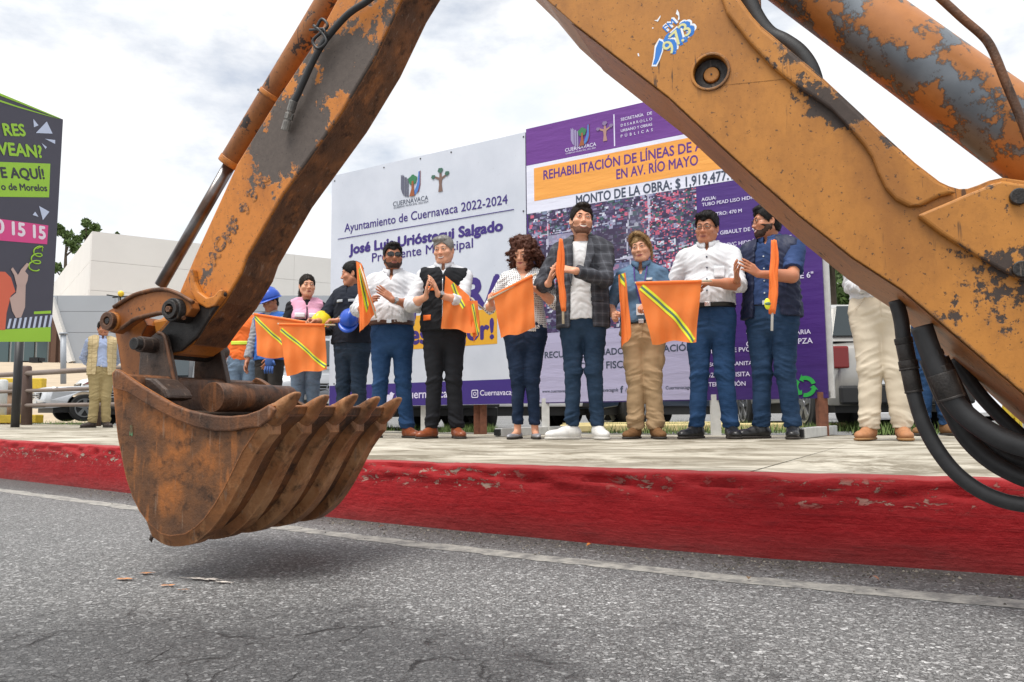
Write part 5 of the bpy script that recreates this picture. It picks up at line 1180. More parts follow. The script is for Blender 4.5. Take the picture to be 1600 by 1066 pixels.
# ---- radio sticker on the boom: FM 97.3
stk = dg_
sa = EP(1016, 104, BW - .0008); eu = (EP(1085, 33, BW) - EP(1030, 83, BW)).normalized(); ev = DW.cross(eu); ev = ev if ev.z > 0 else -ev
Sw, Sb, Sy = rgbmat('sticker white', (232, 236, 242)), rgbmat('sticker blue', (38, 120, 205)), rgbmat('sticker pale yellow', (214, 212, 150))
for ch, (x, y), hh in (('9', (1046, 87), .034), ('7', (1058, 72), .034), ('.', (1066, 66), .034), ('3', (1072, 58), .034)):
    for mat_, bo_, lf in ((Sw, .13, .0004), (Sb, .08, .0008), (Sy, .012, .0012)):
        o = EP(x + (1.6 if mat_ is not Sy else 0), y + (.6 if mat_ is not Sy else 0), BW - lf); text_on(ch, o, eu, ev, None, hh, bo_, mat_, dg_, 'sticker_digit', lift=0)
for mat_, bo_, lf in ((Sw, .09, .0004), (Sb, .01, .0008)): text_on('FM', EP(1042, 51, BW - lf), eu, ev, None, .018, bo_, mat_, dg_, 'sticker_letter', lift=0)
def stpoly(pts, mat_, lf): b = MB(); b.prism([EP(x, y, BW - lf) for x, y in pts], -DW * .0002); b.build('sticker_strip', mat_, dg_)
stpoly([(1018, 104), (1021, 91), (1023, 72), (1030, 60), (1038, 63), (1036, 80), (1031, 94), (1026, 104)], Sw, .0003); stpoly([(1020, 101), (1023, 91), (1025, 75), (1030, 63), (1036, 66), (1034, 80), (1029, 94), (1025, 101)], Sb, .0006)
stpoly([(1036, 64), (1040, 56), (1046, 50), (1046, 56), (1040, 66)], Sb, .0006)
for pts in ([(1022, 32), (1027, 31), (1032, 24), (1032, 27), (1028, 34)], [(1056, 22), (1058, 15), (1061, 20), (1062, 30), (1059, 33), (1060, 25)], [(996, 84), (998, 83), (999, 88), (997, 88)], [(1019, 43), (1021, 43), (1021, 45), (1019, 45)]): stpoly(pts, Sw, .0005)
# ------------------------------------------------------------------ people: one smooth body surface each, clothes as their own surfaces
def seg1d(*segs):
    out = []
    for a, b_, st in segs:
        n = max(1, int(round((b_ - a) / st))); out.append(np.linspace(a, b_, n, endpoint=False))
    return np.concatenate(out + [[segs[-1][1]]]).astype(np.float32)
class Field:
    def __init__(s, xs, ys, zs): s.x, s.y, s.z = xs, ys, zs; s.F = np.full((len(xs), len(ys), len(zs)), 5., np.float32)
    def sl(s, lo, hi):
        r = []
        for a, l, h in zip((s.x, s.y, s.z), lo, hi): r.append(slice(max(0, np.searchsorted(a, l) - 1), min(len(a), np.searchsorted(a, h) + 1)))
        return tuple(r)
    def pts(s, q): return s.x[q[0]][:, None, None], s.y[q[1]][None, :, None], s.z[q[2]][None, None, :]
    def op(s, prim, k=.02, mode='u'):
        lo, hi, fn = prim; q = s.sl([v - k - .012 for v in lo], [v + k + .012 for v in hi])
        if any(c.stop <= c.start for c in q): return
        d = fn(*s.pts(q)).astype(np.float32); F = s.F[q]
        if mode == 'u':
            if k > 0: h = np.clip(.5 + .5 * (F - d) / k, 0, 1); s.F[q] = F * (1 - h) + d * h - k * h * (1 - h)
            else: s.F[q] = np.minimum(F, d)
        elif mode == 's':
            h = np.clip(.5 - .5 * (F + d) / max(k, 1e-5), 0, 1); s.F[q] = F * (1 - h) - d * h + k * h * (1 - h)
    def clip(s, fn): s.F = np.maximum(s.F, fn(s.x[:, None, None], s.y[None, :, None], s.z[None, None, :]).astype(np.float32))
    def mesh(s):
        F = s.F; F[0] = F[-1] = 1; F[:, 0] = F[:, -1] = 1; F[:, :, 0] = F[:, :, -1] = 1
        S = F < 0; n = [m - 1 for m in F.shape]
        cnt = np.zeros(n, np.int8)
        for i in (0, 1):
            for j in (0, 1):
                for k in (0, 1): cnt += S[i:n[0] + i, j:n[1] + j, k:n[2] + k]
        act = (cnt > 0) & (cnt < 8); I, J, K = np.nonzero(act); idx = np.full(n, -1, np.int32); idx[I, J, K] = np.arange(len(I))
        pos = np.zeros((len(I), 3)); c = np.zeros(len(I)); ax = (s.x, s.y, s.z)
        cor = {(i, j, k): F[I + i, J + j, K + k] for i in (0, 1) for j in (0, 1) for k in (0, 1)}
        for a in range(3):
            for o1 in (0, 1):
                for o2 in (0, 1):
                    p = [0, 0, 0]; p[(a + 1) % 3] = o1; p[(a + 2) % 3] = o2; q = list(p); q[a] = 1
                    f0, f1 = cor[tuple(p)], cor[tuple(q)]; m = (f0 < 0) != (f1 < 0); t = np.where(m, f0 / np.where(m, f0 - f1, 1), 0)
                    base = (I, J, K)
                    for d in range(3):
                        A = ax[d][base[d] + p[d]]; B = ax[d][base[d] + q[d]]; pos[:, d] += np.where(m, A + (B - A) * t, 0)
                    c += m
        pos /= c[:, None]; Q = []
        for a in range(3):
            sh = list(F.shape); sh[a] -= 1
            sa = [slice(None)] * 3; sb = [slice(None)] * 3; sa[a] = slice(0, -1); sb[a] = slice(1, None)
            ch = S[tuple(sa)] != S[tuple(sb)]; b_, c_ = (a + 1) % 3, (a + 2) % 3
            e = np.array(np.nonzero(ch)); ok = (e[b_] > 0) & (e[c_] > 0) & (e[b_] < n[b_]) & (e[c_] < n[c_]); e = e[:, ok]
            ins = S[tuple(sa)][tuple(e)]
            def cell(db, dc): z = e.copy(); z[b_] -= db; z[c_] -= dc; return idx[tuple(z)]
            f = np.stack([cell(1, 1), cell(0, 1), cell(0, 0), cell(1, 0)], 1); f[~ins] = f[~ins][:, ::-1]; Q.append(f)
        return pos, np.concatenate(Q)
def vnormals(V, Q):
    n = np.cross(V[Q[:, 2]] - V[Q[:, 0]], V[Q[:, 3]] - V[Q[:, 1]]); N = np.zeros_like(V)
    for k in range(4): np.add.at(N, Q[:, k], n)
    return N / (np.linalg.norm(N, axis=1)[:, None] + 1e-12)
_T3 = RNG.random((24, 24, 24)).astype(np.float32)
def noise3(p):
    i = np.floor(p).astype(int); f = p - i; f = f * f * (3 - 2 * f); r = 0
    for a in (0, 1):
        for b_ in (0, 1):
            for c in (0, 1):
                w_ = (f[:, 0] if a else 1 - f[:, 0]) * (f[:, 1] if b_ else 1 - f[:, 1]) * (f[:, 2] if c else 1 - f[:, 2])
                r = r + w_ * _T3[(i[:, 0] + a) % 24, (i[:, 1] + b_) % 24, (i[:, 2] + c) % 24]
    return r - .5
def ridge(p): return np.clip(1 - 3.2 * np.abs(noise3(p)), 0, 1) ** 2
def cone(a, b_, r1, r2, sc=(1, 1, 1), cut=False, cut0=False):
    """tapered limb between two joints; sc flattens it about its own axis origin"""
    a = np.array(a, float); b_ = np.array(b_, float); sc = np.array(sc, float); A = a / sc; B = b_ / sc; ba = B - A; l2 = ba @ ba + 1e-12
    m = max(r1, r2) * 1.02; lo = np.minimum(a, b_) - m * np.maximum(sc, 1); hi = np.maximum(a, b_) + m * np.maximum(sc, 1)
    dr = (b_ - a) / (np.linalg.norm(b_ - a) + 1e-9); ms = (sc.min() + 1) / 2 if sc.min() < 1 else 1
    def fn(x, y, z):
        X, Y, Z = x / sc[0] - A[0], y / sc[1] - A[1], z / sc[2] - A[2]
        t = np.clip((X * ba[0] + Y * ba[1] + Z * ba[2]) / l2, 0, 1)
        d = np.sqrt((X - t * ba[0]) ** 2 + (Y - t * ba[1]) ** 2 + (Z - t * ba[2]) ** 2) - (r1 + (r2 - r1) * t); d = d * ms
        if cut: d = np.maximum(d, (x - b_[0]) * dr[0] + (y - b_[1]) * dr[1] + (z - b_[2]) * dr[2])
        if cut0: d = np.maximum(d, -((x - a[0]) * dr[0] + (y - a[1]) * dr[1] + (z - a[2]) * dr[2]))
        return d
    return lo, hi, fn
def ell(c, r, R=None):
    c = np.array(c, float); r = np.array(r, float); m = r.max() if R is not None else r; Rt = None if R is None else np.array(R).T
    def fn(x, y, z):
        X, Y, Z = x - c[0], y - c[1], z - c[2]
        if Rt is not None: X, Y, Z = [Rt[i, 0] * X + Rt[i, 1] * Y + Rt[i, 2] * Z for i in range(3)]
        k0 = np.sqrt((X / r[0]) ** 2 + (Y / r[1]) ** 2 + (Z / r[2]) ** 2); k1 = np.sqrt((X / r[0] ** 2) ** 2 + (Y / r[1] ** 2) ** 2 + (Z / r[2] ** 2) ** 2)
        return k0 * (k0 - 1) / (k1 + 1e-9)
    return c - m, c + m, fn
def skinmat(name, col):
    t = NT(name); c = t.co(); n = t.noise(c, 22, 5); n2 = t.noise(c, 7, 3)
    a = t.mix(n, tuple(q * .90 for q in col), tuple(min(1, q * 1.06) for q in col)); a = t.mix(t.ramp(n2, [(.4, 0), (.7, .45)]), a, (col[0] * .95, col[1] * .66, col[2] * .60))
    m = t.set(a, .46, 0, t.bump(t.noise(c, 240, 3), .12, .001), .4); t.b.inputs['Subsurface Weight'].default_value = .12; t.b.inputs['Subsurface Radius'].default_value = (.012, .005, .003); t.b.inputs['Subsurface Scale'].default_value = .5; return m
def hairmat(name, c1, c2):
    t = NT(name); n = t.noise(t.co((130, 130, 14)), 1, 4, .6); n2 = t.noise(t.co(), 9, 3)
    return t.set(t.mix(t.math('MULTIPLY', n, n2) if False else n, c1, c2), .55, 0, t.bump(n, .8, .006), .22)
def denim(name, col):
    t = NT(name); c = t.co(); w_ = t.noise(t.co((1, 1, .4)), 700, 2); n = t.noise(c, 6, 5); n2 = t.noise(t.co((1, 1, 3)), 18, 5)
    a = t.mix(t.ramp(n, [(.40, 0), (.64, .6)]), col, tuple(min(1, q * 1.9 + .018) for q in col)); a = t.mix(t.ramp(n2, [(.52, 0), (.72, .32)]), a, tuple(min(1, q * 2.0 + .02) for q in col))
    a = t.mix(t.math('MULTIPLY', w_, .5), a, tuple(q * .6 for q in col)); return t.set(a, .85, 0, t.bump(n2, .35, .012, t.bump(w_, .2, .001)), .2)
SK_T = skinmat('tan skin', srgb(186, 128, 98)); SK_L = skinmat('light skin', srgb(214, 160, 130)); SK_D = skinmat('brown skin', srgb(166, 112, 84))
HB = hairmat('black hair', (.003, .0025, .0025), (.014, .012, .011)); HG = hairmat('grey hair', (.14, .135, .125), (.42, .41, .39)); HC = hairmat('auburn curls', (.022, .009, .006), (.13, .042, .022)); HY = hairmat('blonde hair', (.16, .085, .035), (.52, .34, .16)); HBR = hairmat('dark brown hair', (.006, .004, .003), (.028, .018, .012))
M_eye = NT('eye white').set((.62, .58, .54), .2); M_iris = NT('dark iris').set((.012, .008, .006), .12); M_lip = plain('lips', srgb(166, 92, 84), .45, .1, 40, .05); M_lip2 = plain('rosy lips', srgb(176, 84, 84), .4, .1, 40, .05); M_teeth = NT('teeth').set((.72, .68, .60), .3)
M_metal = NT('steel').set((.6, .6, .6), .25, 1.); M_belt = plain('brown belt leather', srgb(74, 44, 32), .45, .2, 30); M_beltb = plain('black belt leather', (.012, .012, .013), .4, .2, 30)
LEATH = plain('tan shoe leather', srgb(134, 70, 38), .38, .25, 30); LEATHB = plain('black shoe leather', (.014, .014, .015), .35, .2, 30); SUEDE = plain('brown boot suede', srgb(120, 84, 48), .85, .25, 30); SNEAK = plain('white sneaker', (.72, .71, .69), .55, .08, 40); SOLE = plain('dark shoe sole', (.03, .024, .02), .7); SOLEW = plain('off white sole', (.62, .60, .56), .7); SILV = plain('silver flats', srgb(160, 160, 165), .4, .1, 30, .05, .4); BOOT = plain('tan work boot', srgb(168, 116, 78), .7, .25, 30)

def ik(S, Wp, l1, l2, hint):
    S, Wp, hint = map(lambda q: np.array(q, float), (S, Wp, hint)); d = Wp - S; L_ = np.linalg.norm(d)
    if L_ > (l1 + l2) * .995: Wp = S + d / L_ * (l1 + l2) * .995; d = Wp - S; L_ = np.linalg.norm(d)
    u = d / L_; a = (l1 * l1 - l2 * l2 + L_ * L_) / (2 * L_); h = math.sqrt(max(l1 * l1 - a * a, 0)); e = hint - S; e = e - u * (e @ u); e /= np.linalg.norm(e) + 1e-9
    return S + u * a + e * h, Wp
def nrm(v): v = np.array(v, float); return v / (np.linalg.norm(v) + 1e-12)
def hand_prims(Wp, d, pn, thumb, curl, sp, sc, spread=0.):
    """palm, four unequal fingers with knuckles, and a thumb off the side of the palm"""
    d = nrm(d); pn = nrm(np.array(pn) - d * (np.array(pn) @ d)); s_ = nrm(np.cross(d, pn)) * thumb; out = []
    W_ = np.array(Wp, float)
    kn = []
    for i, (o, l) in enumerate(((.030, .088), (.010, .093), (-.010, .089), (-.028, .080))):
        k = W_ + (d * l + s_ * o) * sc; kn.append(k); out.append((cone(W_ + (d * .012 + s_ * o * .55) * sc, k, .0155 * sc, .0115 * sc), .012))
    for i, (ln, k) in enumerate(zip(((.040, .026, .021), (.045, .029, .022), (.041, .027, .022), (.032, .021, .019)), kn)):
        c_ = curl if not hasattr(curl, '__len__') else curl[i]; fan = (1.5 - i) * (.06 + spread); ang = 0; p = k
        for j, l in enumerate(ln):
            ang += c_ * (1.0 if j == 0 else 1.15 if j == 1 else .8); dd = nrm(d * math.cos(ang) + pn * math.sin(ang) + s_ * fan * math.cos(ang)); q = p + dd * l * sc
            out.append((cone(p, q, (.0105 - .0009 * j) * sc, (.0097 - .0010 * j) * sc), .003)); p = q
    b0 = W_ + (d * .022 + s_ * .022 + pn * .006) * sc; tc = .35 + .5 * sp; b1 = b0 + nrm(d * .75 + s_ * (.85 - .6 * sp) + pn * (.25 + .5 * sp)) * .042 * sc; b2 = b1 + nrm(d * .95 + s_ * (.35 - .6 * sp) + pn * tc) * .034 * sc; b3 = b2 + nrm(d + s_ * (.1 - .7 * sp) + pn * tc) * .024 * sc
    out += [(cone(b0, b1, .0155 * sc, .0118 * sc), .010), (cone(b1, b2, .0115 * sc, .0105 * sc), .004), (cone(b2, b3, .0105 * sc, .0085 * sc), .003)]
    return out

class Fig:
    """builds one person; local frame: feet at the origin, facing -Y"""
    def __init__(s, root, H=1.72, girth=1., woman=False, skin=None, head=(0, 0, 0), belly=0., stance=.12, res=.0052, arms=None, feet=(.35, .35), sway=0., hands=True, shift=0., depth=1., smile=0., fw=1.):
        s.smile = smile; s.fw = fw
        s.root = root; s.H = H; k = s.k = H / 1.72; s.g = girth; s.w = woman; s.skin = skin; s.belly = belly; s.res = res; s.stance = stance; s.dp = depth
        sw = (.152 if woman else .178) * (1 + (girth - 1) * .55); s.sw = sw * k
        s.SH = {q: np.array([q * sw + sway * .3, .012, 1.372]) * k for q in (-1, 1)}
        s.hip = {q: np.array([q * .088 * (girth * .5 + .5) + sway, 0, .90]) * k for q in (-1, 1)}
        s.kn = {q: np.array([q * (stance * .58 + .018) + sway * .6, -.015, .485]) * k for q in (-1, 1)}; s.an = {q: np.array([q * stance, .012, .085]) * k for q in (-1, 1)}
        s.feet = {-1: -feet[0], 1: feet[1]}
        s.arms = arms or {}
        s.El, s.Wr = {}, {}
        for q in (-1, 1):
            a = s.arms.get(q) or dict(w=(q * .27, -.02, .84), hint=(q * .4, .1, 1.1), d=(0, -.1, -1), n=(-q, 0, 0), curl=.25, sp=.2)
            s.arms[q] = a; e, w_ = ik(s.SH[q], np.array(a['w']) * k, .285 * k, .255 * k, np.array(a['hint']) * k); s.El[q], s.Wr[q] = e, w_
        yaw, pit, tilt = head
        s.hR = np.array(Euler((rad(pit), rad(tilt), rad(yaw)), 'ZXY' if False else 'XYZ').to_matrix()); s.hR = np.array((Matrix.Rotation(rad(yaw), 3, 'Z') @ Matrix.Rotation(rad(pit), 3, 'X') @ Matrix.Rotation(rad(tilt), 3, 'Y')))
        s.neck = np.array([sway * .3, .02, 1.47]) * k; s.hc = np.array([sway * .3, .0, 1.600]) * k + s.hR @ (np.array([0, -.012, 0]) * k)
        s.hs = k * (1.0 if not woman else 1.01)
    def h2l(s, p): return s.hc + s.hR @ (np.array(p, float) * s.hs)
    # ---- primitives
    def torso(s, o=0., belly=True):
        k, g, dp = s.k, s.g, s.dp; cx = s.hip[1][0] / 2 + s.hip[-1][0] / 2; ys = .67 * dp; L_ = []
        C = lambda a, b_, r1, r2, sc=(1, ys, 1): L_.append((cone(np.array(a) * k + [0, 0, 0], np.array(b_) * k, r1 * k * g + o, r2 * k * g + o, sc), .05 * k))
        c0 = cx / k
        if s.w:
            C((c0, .0, .90), (c0, .0, .99), .162, .150); C((c0, 0, .99), (c0 * .5, 0, 1.13), .146, .118); C((c0 * .5, 0, 1.13), (0, 0, 1.29), .118, .138)
            for q in (-1, 1): L_.append((ell(np.array([q * .068, -.075 * dp, 1.245]) * k, (np.array([.068, .062, .068]) * k * g + o)), .04 * k))
        else:
            C((c0, .0, .90), (c0, 0, 1.0), .160, .153); C((c0, 0, 1.0), (c0 * .5, 0, 1.13), .150, .146); C((c0 * .5, 0, 1.13), (0, .0, 1.29), .148, .166)
        if s.belly and belly: L_.append((ell(np.array([c0 * .6, -.055 * dp - s.belly * .4, 1.07]) * k, (np.array([.145 * g, .10, .14]) * k + s.belly * .6 + o)), .06 * k))
        a = s.sw - .055 * k
        L_.append((cone([-a, .014 * k, 1.352 * k], [a, .014 * k, 1.352 * k], .062 * k + o, .062 * k + o, (1, 1, 1)), .05 * k))
        for q in (-1, 1): L_.append((cone(s.SH[q] - np.array([q * .022, 0, -.012]) * k, [q * .034 * k, .022 * k, 1.452 * k], .046 * k + o, .044 * k + o * .6), .04 * k))
        return L_
    def arm(s, q, o=0., upto=1., cut=False, flare=0.):
        k, g = s.k, (s.g * .6 + .4); S, E, Wp = s.SH[q], s.El[q], s.Wr[q]; L_ = []
        r0, r1, r2 = (.050, .040, .0265) if not s.w else (.045, .036, .024); r0, r1, r2 = r0 * k * g + o, r1 * k * g + o, r2 * k + o
        if upto <= .5: L_.append((cone(S, S + (E - S) * upto * 2, r0, r1 + flare, cut=cut), .03 * k))
        else:
            L_.append((cone(S, E, r0, r1), .03 * k)); t = (upto - .5) * 2; L_.append((cone(E, E + (Wp - E) * t, r1, r1 + (r2 - r1) * t + flare, cut=cut), .012 * k))
            if not o: L_.append((cone(E + (Wp - E) * .05, E + (Wp - E) * .45, r1 * .98, r1 * .92), .03 * k))
        return L_
    def leg(s, q, o=0., oa=None, cut=False, zc=.0):
        k, g = s.k, s.g; h, kn, an = s.hip[q], s.kn[q], s.an[q]; oa = o if oa is None else oa
        L_ = [(cone(h, kn, .086 * k * (g * .8 + .2) + o, .051 * k * (g * .3 + .7) + o * 1.1 + (oa - o) * .4), .022 * k)]
        b_ = kn + (an - kn) * (1 - zc); L_.append((cone(kn, b_, .050 * k * (g * .3 + .7) + o * 1.1 + (oa - o) * .4, .034 * k + oa, cut=cut), .02 * k))
        if not o: L_.append((cone(kn + (an - kn) * .12 + np.array([0, .018, 0]) * k, kn + (an - kn) * .45 + np.array([0, .016, 0]) * k, .048 * k, .045 * k), .03 * k))
        return L_
    def headp(s):
        h = s.hs; R = s.hR; L_ = []; E = lambda c, r, kk, m='u': L_.append((ell(s.h2l(c), np.array(r) * h, R), kk * h, m)); C = lambda a, b_, r1, r2, kk, m='u': L_.append((cone(s.h2l(a), s.h2l(b_), r1 * h, r2 * h), kk * h, m))
        f = .94 if s.w else 1.
        E((0, .014, .030), (.075, .094, .088), .01); E((0, -.022, -.045), (.056 * f * s.fw, .068, .071), .045); C((-.012 * f, -.068, -.098), (.012 * f, -.068, -.098), .019 * f, .019 * f, .03)
        for q in (-1, 1):
            E((q * .043, -.055, -.030 + .004 * s.smile), (.026, .027 + .004 * s.smile, .022), .026); C((q * .060 * f, .0, -.055), (q * .030, -.05, -.094), .018 * f, .016, .035)
        C((-.034, -.074, .022), (.034, -.074, .022), .0125, .0125, .022)
        for q in (-1, 1): E((q * .031, -.093, .002), (.019, .017, .0125), .014, 's')
        C((0, -.080, .012), (0, -.1005, -.030), .0068, .0100, .012); E((0, -.1015, -.033), (.0112, .011, .0098), .008)
        for q in (-1, 1): E((q * .0118, -.093, -.036), (.0075, .010, .007), .006)
        for q in (-1, 1): L_.append((ell(s.h2l((q * .031, -.0785, .003)), np.array((.0165, .0135, .0155)) * h, R), .006 * h, 'u'))
        C((-.019, -.0815, -.062), (.019, -.0815, -.062), .0075, .0075, .012); C((-.015, -.0805, -.075), (.015, -.0805, -.075), .0075, .0075, .012)
        for q in (-1, 1):
            Re = R @ np.array(Matrix.Rotation(q * -.35, 3, 'Z')); L_.append((ell(s.h2l((q * .078, .012, -.010)), np.array((.008, .019, .031)) * h, Re), .006 * h, 'u')); L_.append((ell(s.h2l((q * .086, .008, -.006)), np.array((.006, .010, .018)) * h, Re), .004 * h, 's'))
        return L_
    def make_surf(s):
        gx = np.linspace(-.075, .075, 31); gz = np.linspace(-.115, .075, 39); gy = np.linspace(-.135, .0, 55)
        X, Y, Z = np.meshgrid(gx, gy, gz, indexing='ij'); Pw = np.stack([X, Y, Z], -1) * s.hs @ s.hR.T + s.hc; x, y, z = Pw[..., 0], Pw[..., 1], Pw[..., 2]; F = np.full(x.shape, 5.)
        for (lo, hi, fn), k, m in s.headp():
            d = fn(x, y, z)
            if m == 'u': h = np.clip(.5 + .5 * (F - d) / k, 0, 1); F = F * (1 - h) + d * h - k * h * (1 - h)
            else: h = np.clip(.5 - .5 * (F + d) / k, 0, 1); F = F * (1 - h) - d * h + k * h * (1 - h)
        ins = F < 0; i = np.argmax(ins, 1); ii, kk = np.meshgrid(range(len(gx)), range(len(gz)), indexing='ij'); i0 = np.maximum(i - 1, 0)
        a, b_ = F[ii, i0, kk], F[ii, i, kk]; t = np.where(i > 0, a / np.where(a - b_ == 0, 1, a - b_), 0); yy = gy[i0] + (gy[1] - gy[0]) * np.clip(t, 0, 1); yy[~ins.any(1)] = 0; s._surf = (gx, gz, yy)
    def sf(s, x, z, lift=0.):
        gx, gz, yy = s._surf; u = (x - gx[0]) / (gx[1] - gx[0]); v = (z - gz[0]) / (gz[1] - gz[0]); i = int(min(max(u, 0), len(gx) - 2)); j = int(min(max(v, 0), len(gz) - 2)); u -= i; v -= j
        y = (yy[i, j] * (1 - u) + yy[i + 1, j] * u) * (1 - v) + (yy[i, j + 1] * (1 - u) + yy[i + 1, j + 1] * u) * v
        return Vector(s.h2l((x, y - lift, z)))
    def lattice(s, parts, pad=.03, res=None):
        lo = np.min([np.array(p[0][0]) for p in parts], 0) - pad; hi = np.max([np.array(p[0][1]) for p in parts], 0) + pad; r = res or s.res
        return Field(*[seg1d((lo[i], hi[i], r)) for i in range(3)])
    # ---- pieces
    def emit(s, name, V, Q, mat, parent=None, wr=None, sub=None):
        if wr is not None:
            N = vnormals(V, Q); V = V + N * wr(V)[:, None]
        o = bpy.data.objects.new(name, npmesh(name, V, Q, mat)); link(o, parent or s.root); return o
    def body(s, legs=True):
        k = s.k; L_ = [(p, kk, 'u') for p, kk in s.torso(-.014, False)]
        for q in (-1, 1):
            L_ += [(p, kk, 'u') for p, kk in s.arm(q)]
            if legs: L_ += [(p, kk, 'u') for p, kk in s.leg(q, -.004)] + [(cone(s.an[q] + np.array([0, .01, -.03]) * k, s.an[q] + np.array([math.sin(s.feet[q]) * .11, -math.cos(s.feet[q]) * .11, -.058]) * k, .030 * k, .020 * k), .02 * k, 'u')]
        L_.append((cone(s.neck + np.array([0, .004, -.02]) * k, s.h2l((0, .022, -.06)), (.058 if not s.w else .048) * k * (s.g * .3 + .7), (.055 if not s.w else .047) * k * (s.g * .3 + .7)), .025 * k, 'u'))
        hp = s.headp(); hnd = []
        for q in (-1, 1):
            a = s.arms[q]
            if a.get('hide'): continue
            hnd += [(p, kk, 'u') for p, kk in hand_prims(s.Wr[q], a['d'], a['n'], a.get('thumb', -q), a.get('curl', .25), a.get('sp', .2), k * (.86 if s.w else .92), a.get('spread', 0.))]
        allp = L_ + hp + hnd; lo = np.min([np.array(p[0][0]) for p in allp], 0) - .02; hi = np.max([np.array(p[0][1]) for p in allp], 0) + .02; r = s.res
        hx = s.hc[0]; zt = s.hc[2] - .14 * k
        zs = seg1d((lo[2], .80 * k, r * 2.2), (.80 * k, zt, r), (zt, hi[2], r * .72)) if legs else seg1d((max(lo[2], .8 * k), zt, r), (zt, hi[2], r * .72))
        xs = seg1d((lo[0], min(hx - .11, hi[0]), r * 1.1), (hx - .11, hx + .11, r * .75), (hx + .11, max(hi[0], hx + .12), r * 1.1)) if lo[0] < hx - .12 else seg1d((lo[0], hi[0], r))
        ys = seg1d((lo[1], hi[1], r * .9))
        F = Field(xs, ys, zs)
        for p, kk, m in L_ + hp + hnd: F.op(p, kk, m)
        V, Q = F.mesh(); s.bd = s.emit('body', V, Q, s.skin); s.BD = s.bd; return s.bd
    def face(s, smile=0., brow=None, eyes='open', lips=None, teeth=False, brow_w=.0032):
        bd = s.bd; T = lambda p: Vector(s.h2l(p)); s.make_surf(); R = Matrix(s.hR.tolist()); h = s.hs
        for q in (-1, 1):
            if eyes != 'none':
                op = .0044 if eyes == 'open' else .0024
                if smile > .6: op *= .72
                c = s.sf(q * .031, .0025, -.0065); b = MB(); b.ball(c, (.0128 * h, .0085 * h, op * h), 14, 8, 0, R); s.part(b, 'eye', M_eye, bd)
                b = MB(); b.ball(s.sf(q * .031, .0025, -.0005), (.0050 * h, .0032 * h, min(.0050, op * .95) * h), 12, 6, 0, R); s.part(b, 'iris', M_iris, bd)
                b = MB(); b.tube(catmull([s.sf(q * (.031 + x), z + (0 if eyes == 'open' else -.003), .001) for x, z in ((-.0145, .001), (-.007, .0075), (.004, .0085), (.0155, .003))], 3), [.0017 * h] * 10, 6); s.part(b, 'eyelash', M_iris, bd)
            b = MB(); b.tube(catmull([s.sf(q * x, z, -.0008) for x, z in ((.011, .0215), (.023, .0262), (.036, .0268), (.050, .0195))], 3), [brow_w * .7 * h] * 3 + [brow_w * h] * 4 + [brow_w * .4 * h] * 3, 6); s.part(b, 'eyebrow', brow or HB, bd)
        sm = smile; L_ = lips or M_lip; w_ = .024 + .0075 * sm; zc = -.068; n = 13; xs = np.linspace(-1, 1, n)
        cz = lambda x: zc + .0105 * sm * x * x - .002 * sm
        op = (.0042 if teeth else .0008) * (.6 + .5 * sm if teeth else 1)
        up = [s.sf(w_ * x, cz(x) + (op + .0032) * (1 - x * x) ** .6, -.0012) for x in xs]; dn = [s.sf(w_ * x, cz(x) - (op + .0046) * (1 - x * x) ** .6, -.0012) for x in xs]
        b = MB(); b.tube(up, [(.0008 + .0024 * (1 - x * x)) * h for x in xs], 8); b.tube(dn, [(.0008 + .0032 * (1 - x * x)) * h for x in xs], 8); s.part(b, 'mouth', L_, bd)
        mid = [s.sf(w_ * .9 * x, cz(x), .0006 if teeth else .0012) for x in xs]; b = MB()
        if teeth:
            up2 = [s.sf(w_ * .92 * x, cz(x) + (op + .0015) * (1 - x * x) ** .6, .0008) for x in xs]; dn2 = [s.sf(w_ * .92 * x, cz(x) - (op + .0005) * (1 - x * x) ** .6, .0008) for x in xs]
            b.add(up2 + dn2, [(i, i + 1, n + i + 1, n + i) for i in range(n - 1)], 0, True); s.part(b, 'teeth', M_teeth, bd)
        else: b.tube(mid, [(.0004 + .0009 * (1 - x * x)) * h for x in xs], 6); s.part(b, 'mouth_line', M_iris, bd)
        if smile > .3:                                    # folds from nose to mouth corners are in the surface; cheeks lifted by the smile prims
            pass
    def part(s, b, name, mat, parent=None, bevel=0):
        """mesh from builder b already in the person's own frame"""
        me = bpy.data.meshes.new(name); me.from_pydata([tuple(v) for v in b.v], [], b.f)
        for m in (mat if isinstance(mat, (list, tuple)) else [mat]): me.materials.append(m)
        me.polygons.foreach_set('use_smooth', b.sm); me.polygons.foreach_set('material_index', b.m); me.update()
        o = bpy.data.objects.new(name, me); link(o, parent or s.root)
        if bevel:
            md = o.modifiers.new('bevel', 'BEVEL'); md.width = bevel; md.segments = 2
        return o
    def hair(s, mat, style='short', t_top=.016, t_side=.006, line=.070, nape=-.075, seed=1, name='hair', fringe=0.):
        h = s.hs; R = s.hR; c = s.hc; r = .0042; F = Field(*[seg1d((c[i] - .17 * h, c[i] + .17 * h, r)) for i in range(2)], seg1d((c[2] - .16 * h, c[2] + .19 * h, r)))
        X, Y, Z = F.x[:, None, None] - c[0], F.y[None, :, None] - c[1], F.z[None, None, :] - c[2]
        lx, ly, lz = [(R[0, i] * X + R[1, i] * Y + R[2, i] * Z) / h for i in range(3)]
        def ee(cc, rr):
            a = [(q - w_) for q, w_ in zip((lx, ly, lz), cc)]; k0 = np.sqrt(sum((q / w_) ** 2 for q, w_ in zip(a, rr))); k1 = np.sqrt(sum((q / w_ ** 2) ** 2 for q, w_ in zip(a, rr))); return k0 * (k0 - 1) / (k1 + 1e-9)
        cr_ = np.minimum(ee((0, .014, .030), (.075, .094, .088)), ee((0, .035, -.02), (.062, .062, .075)))
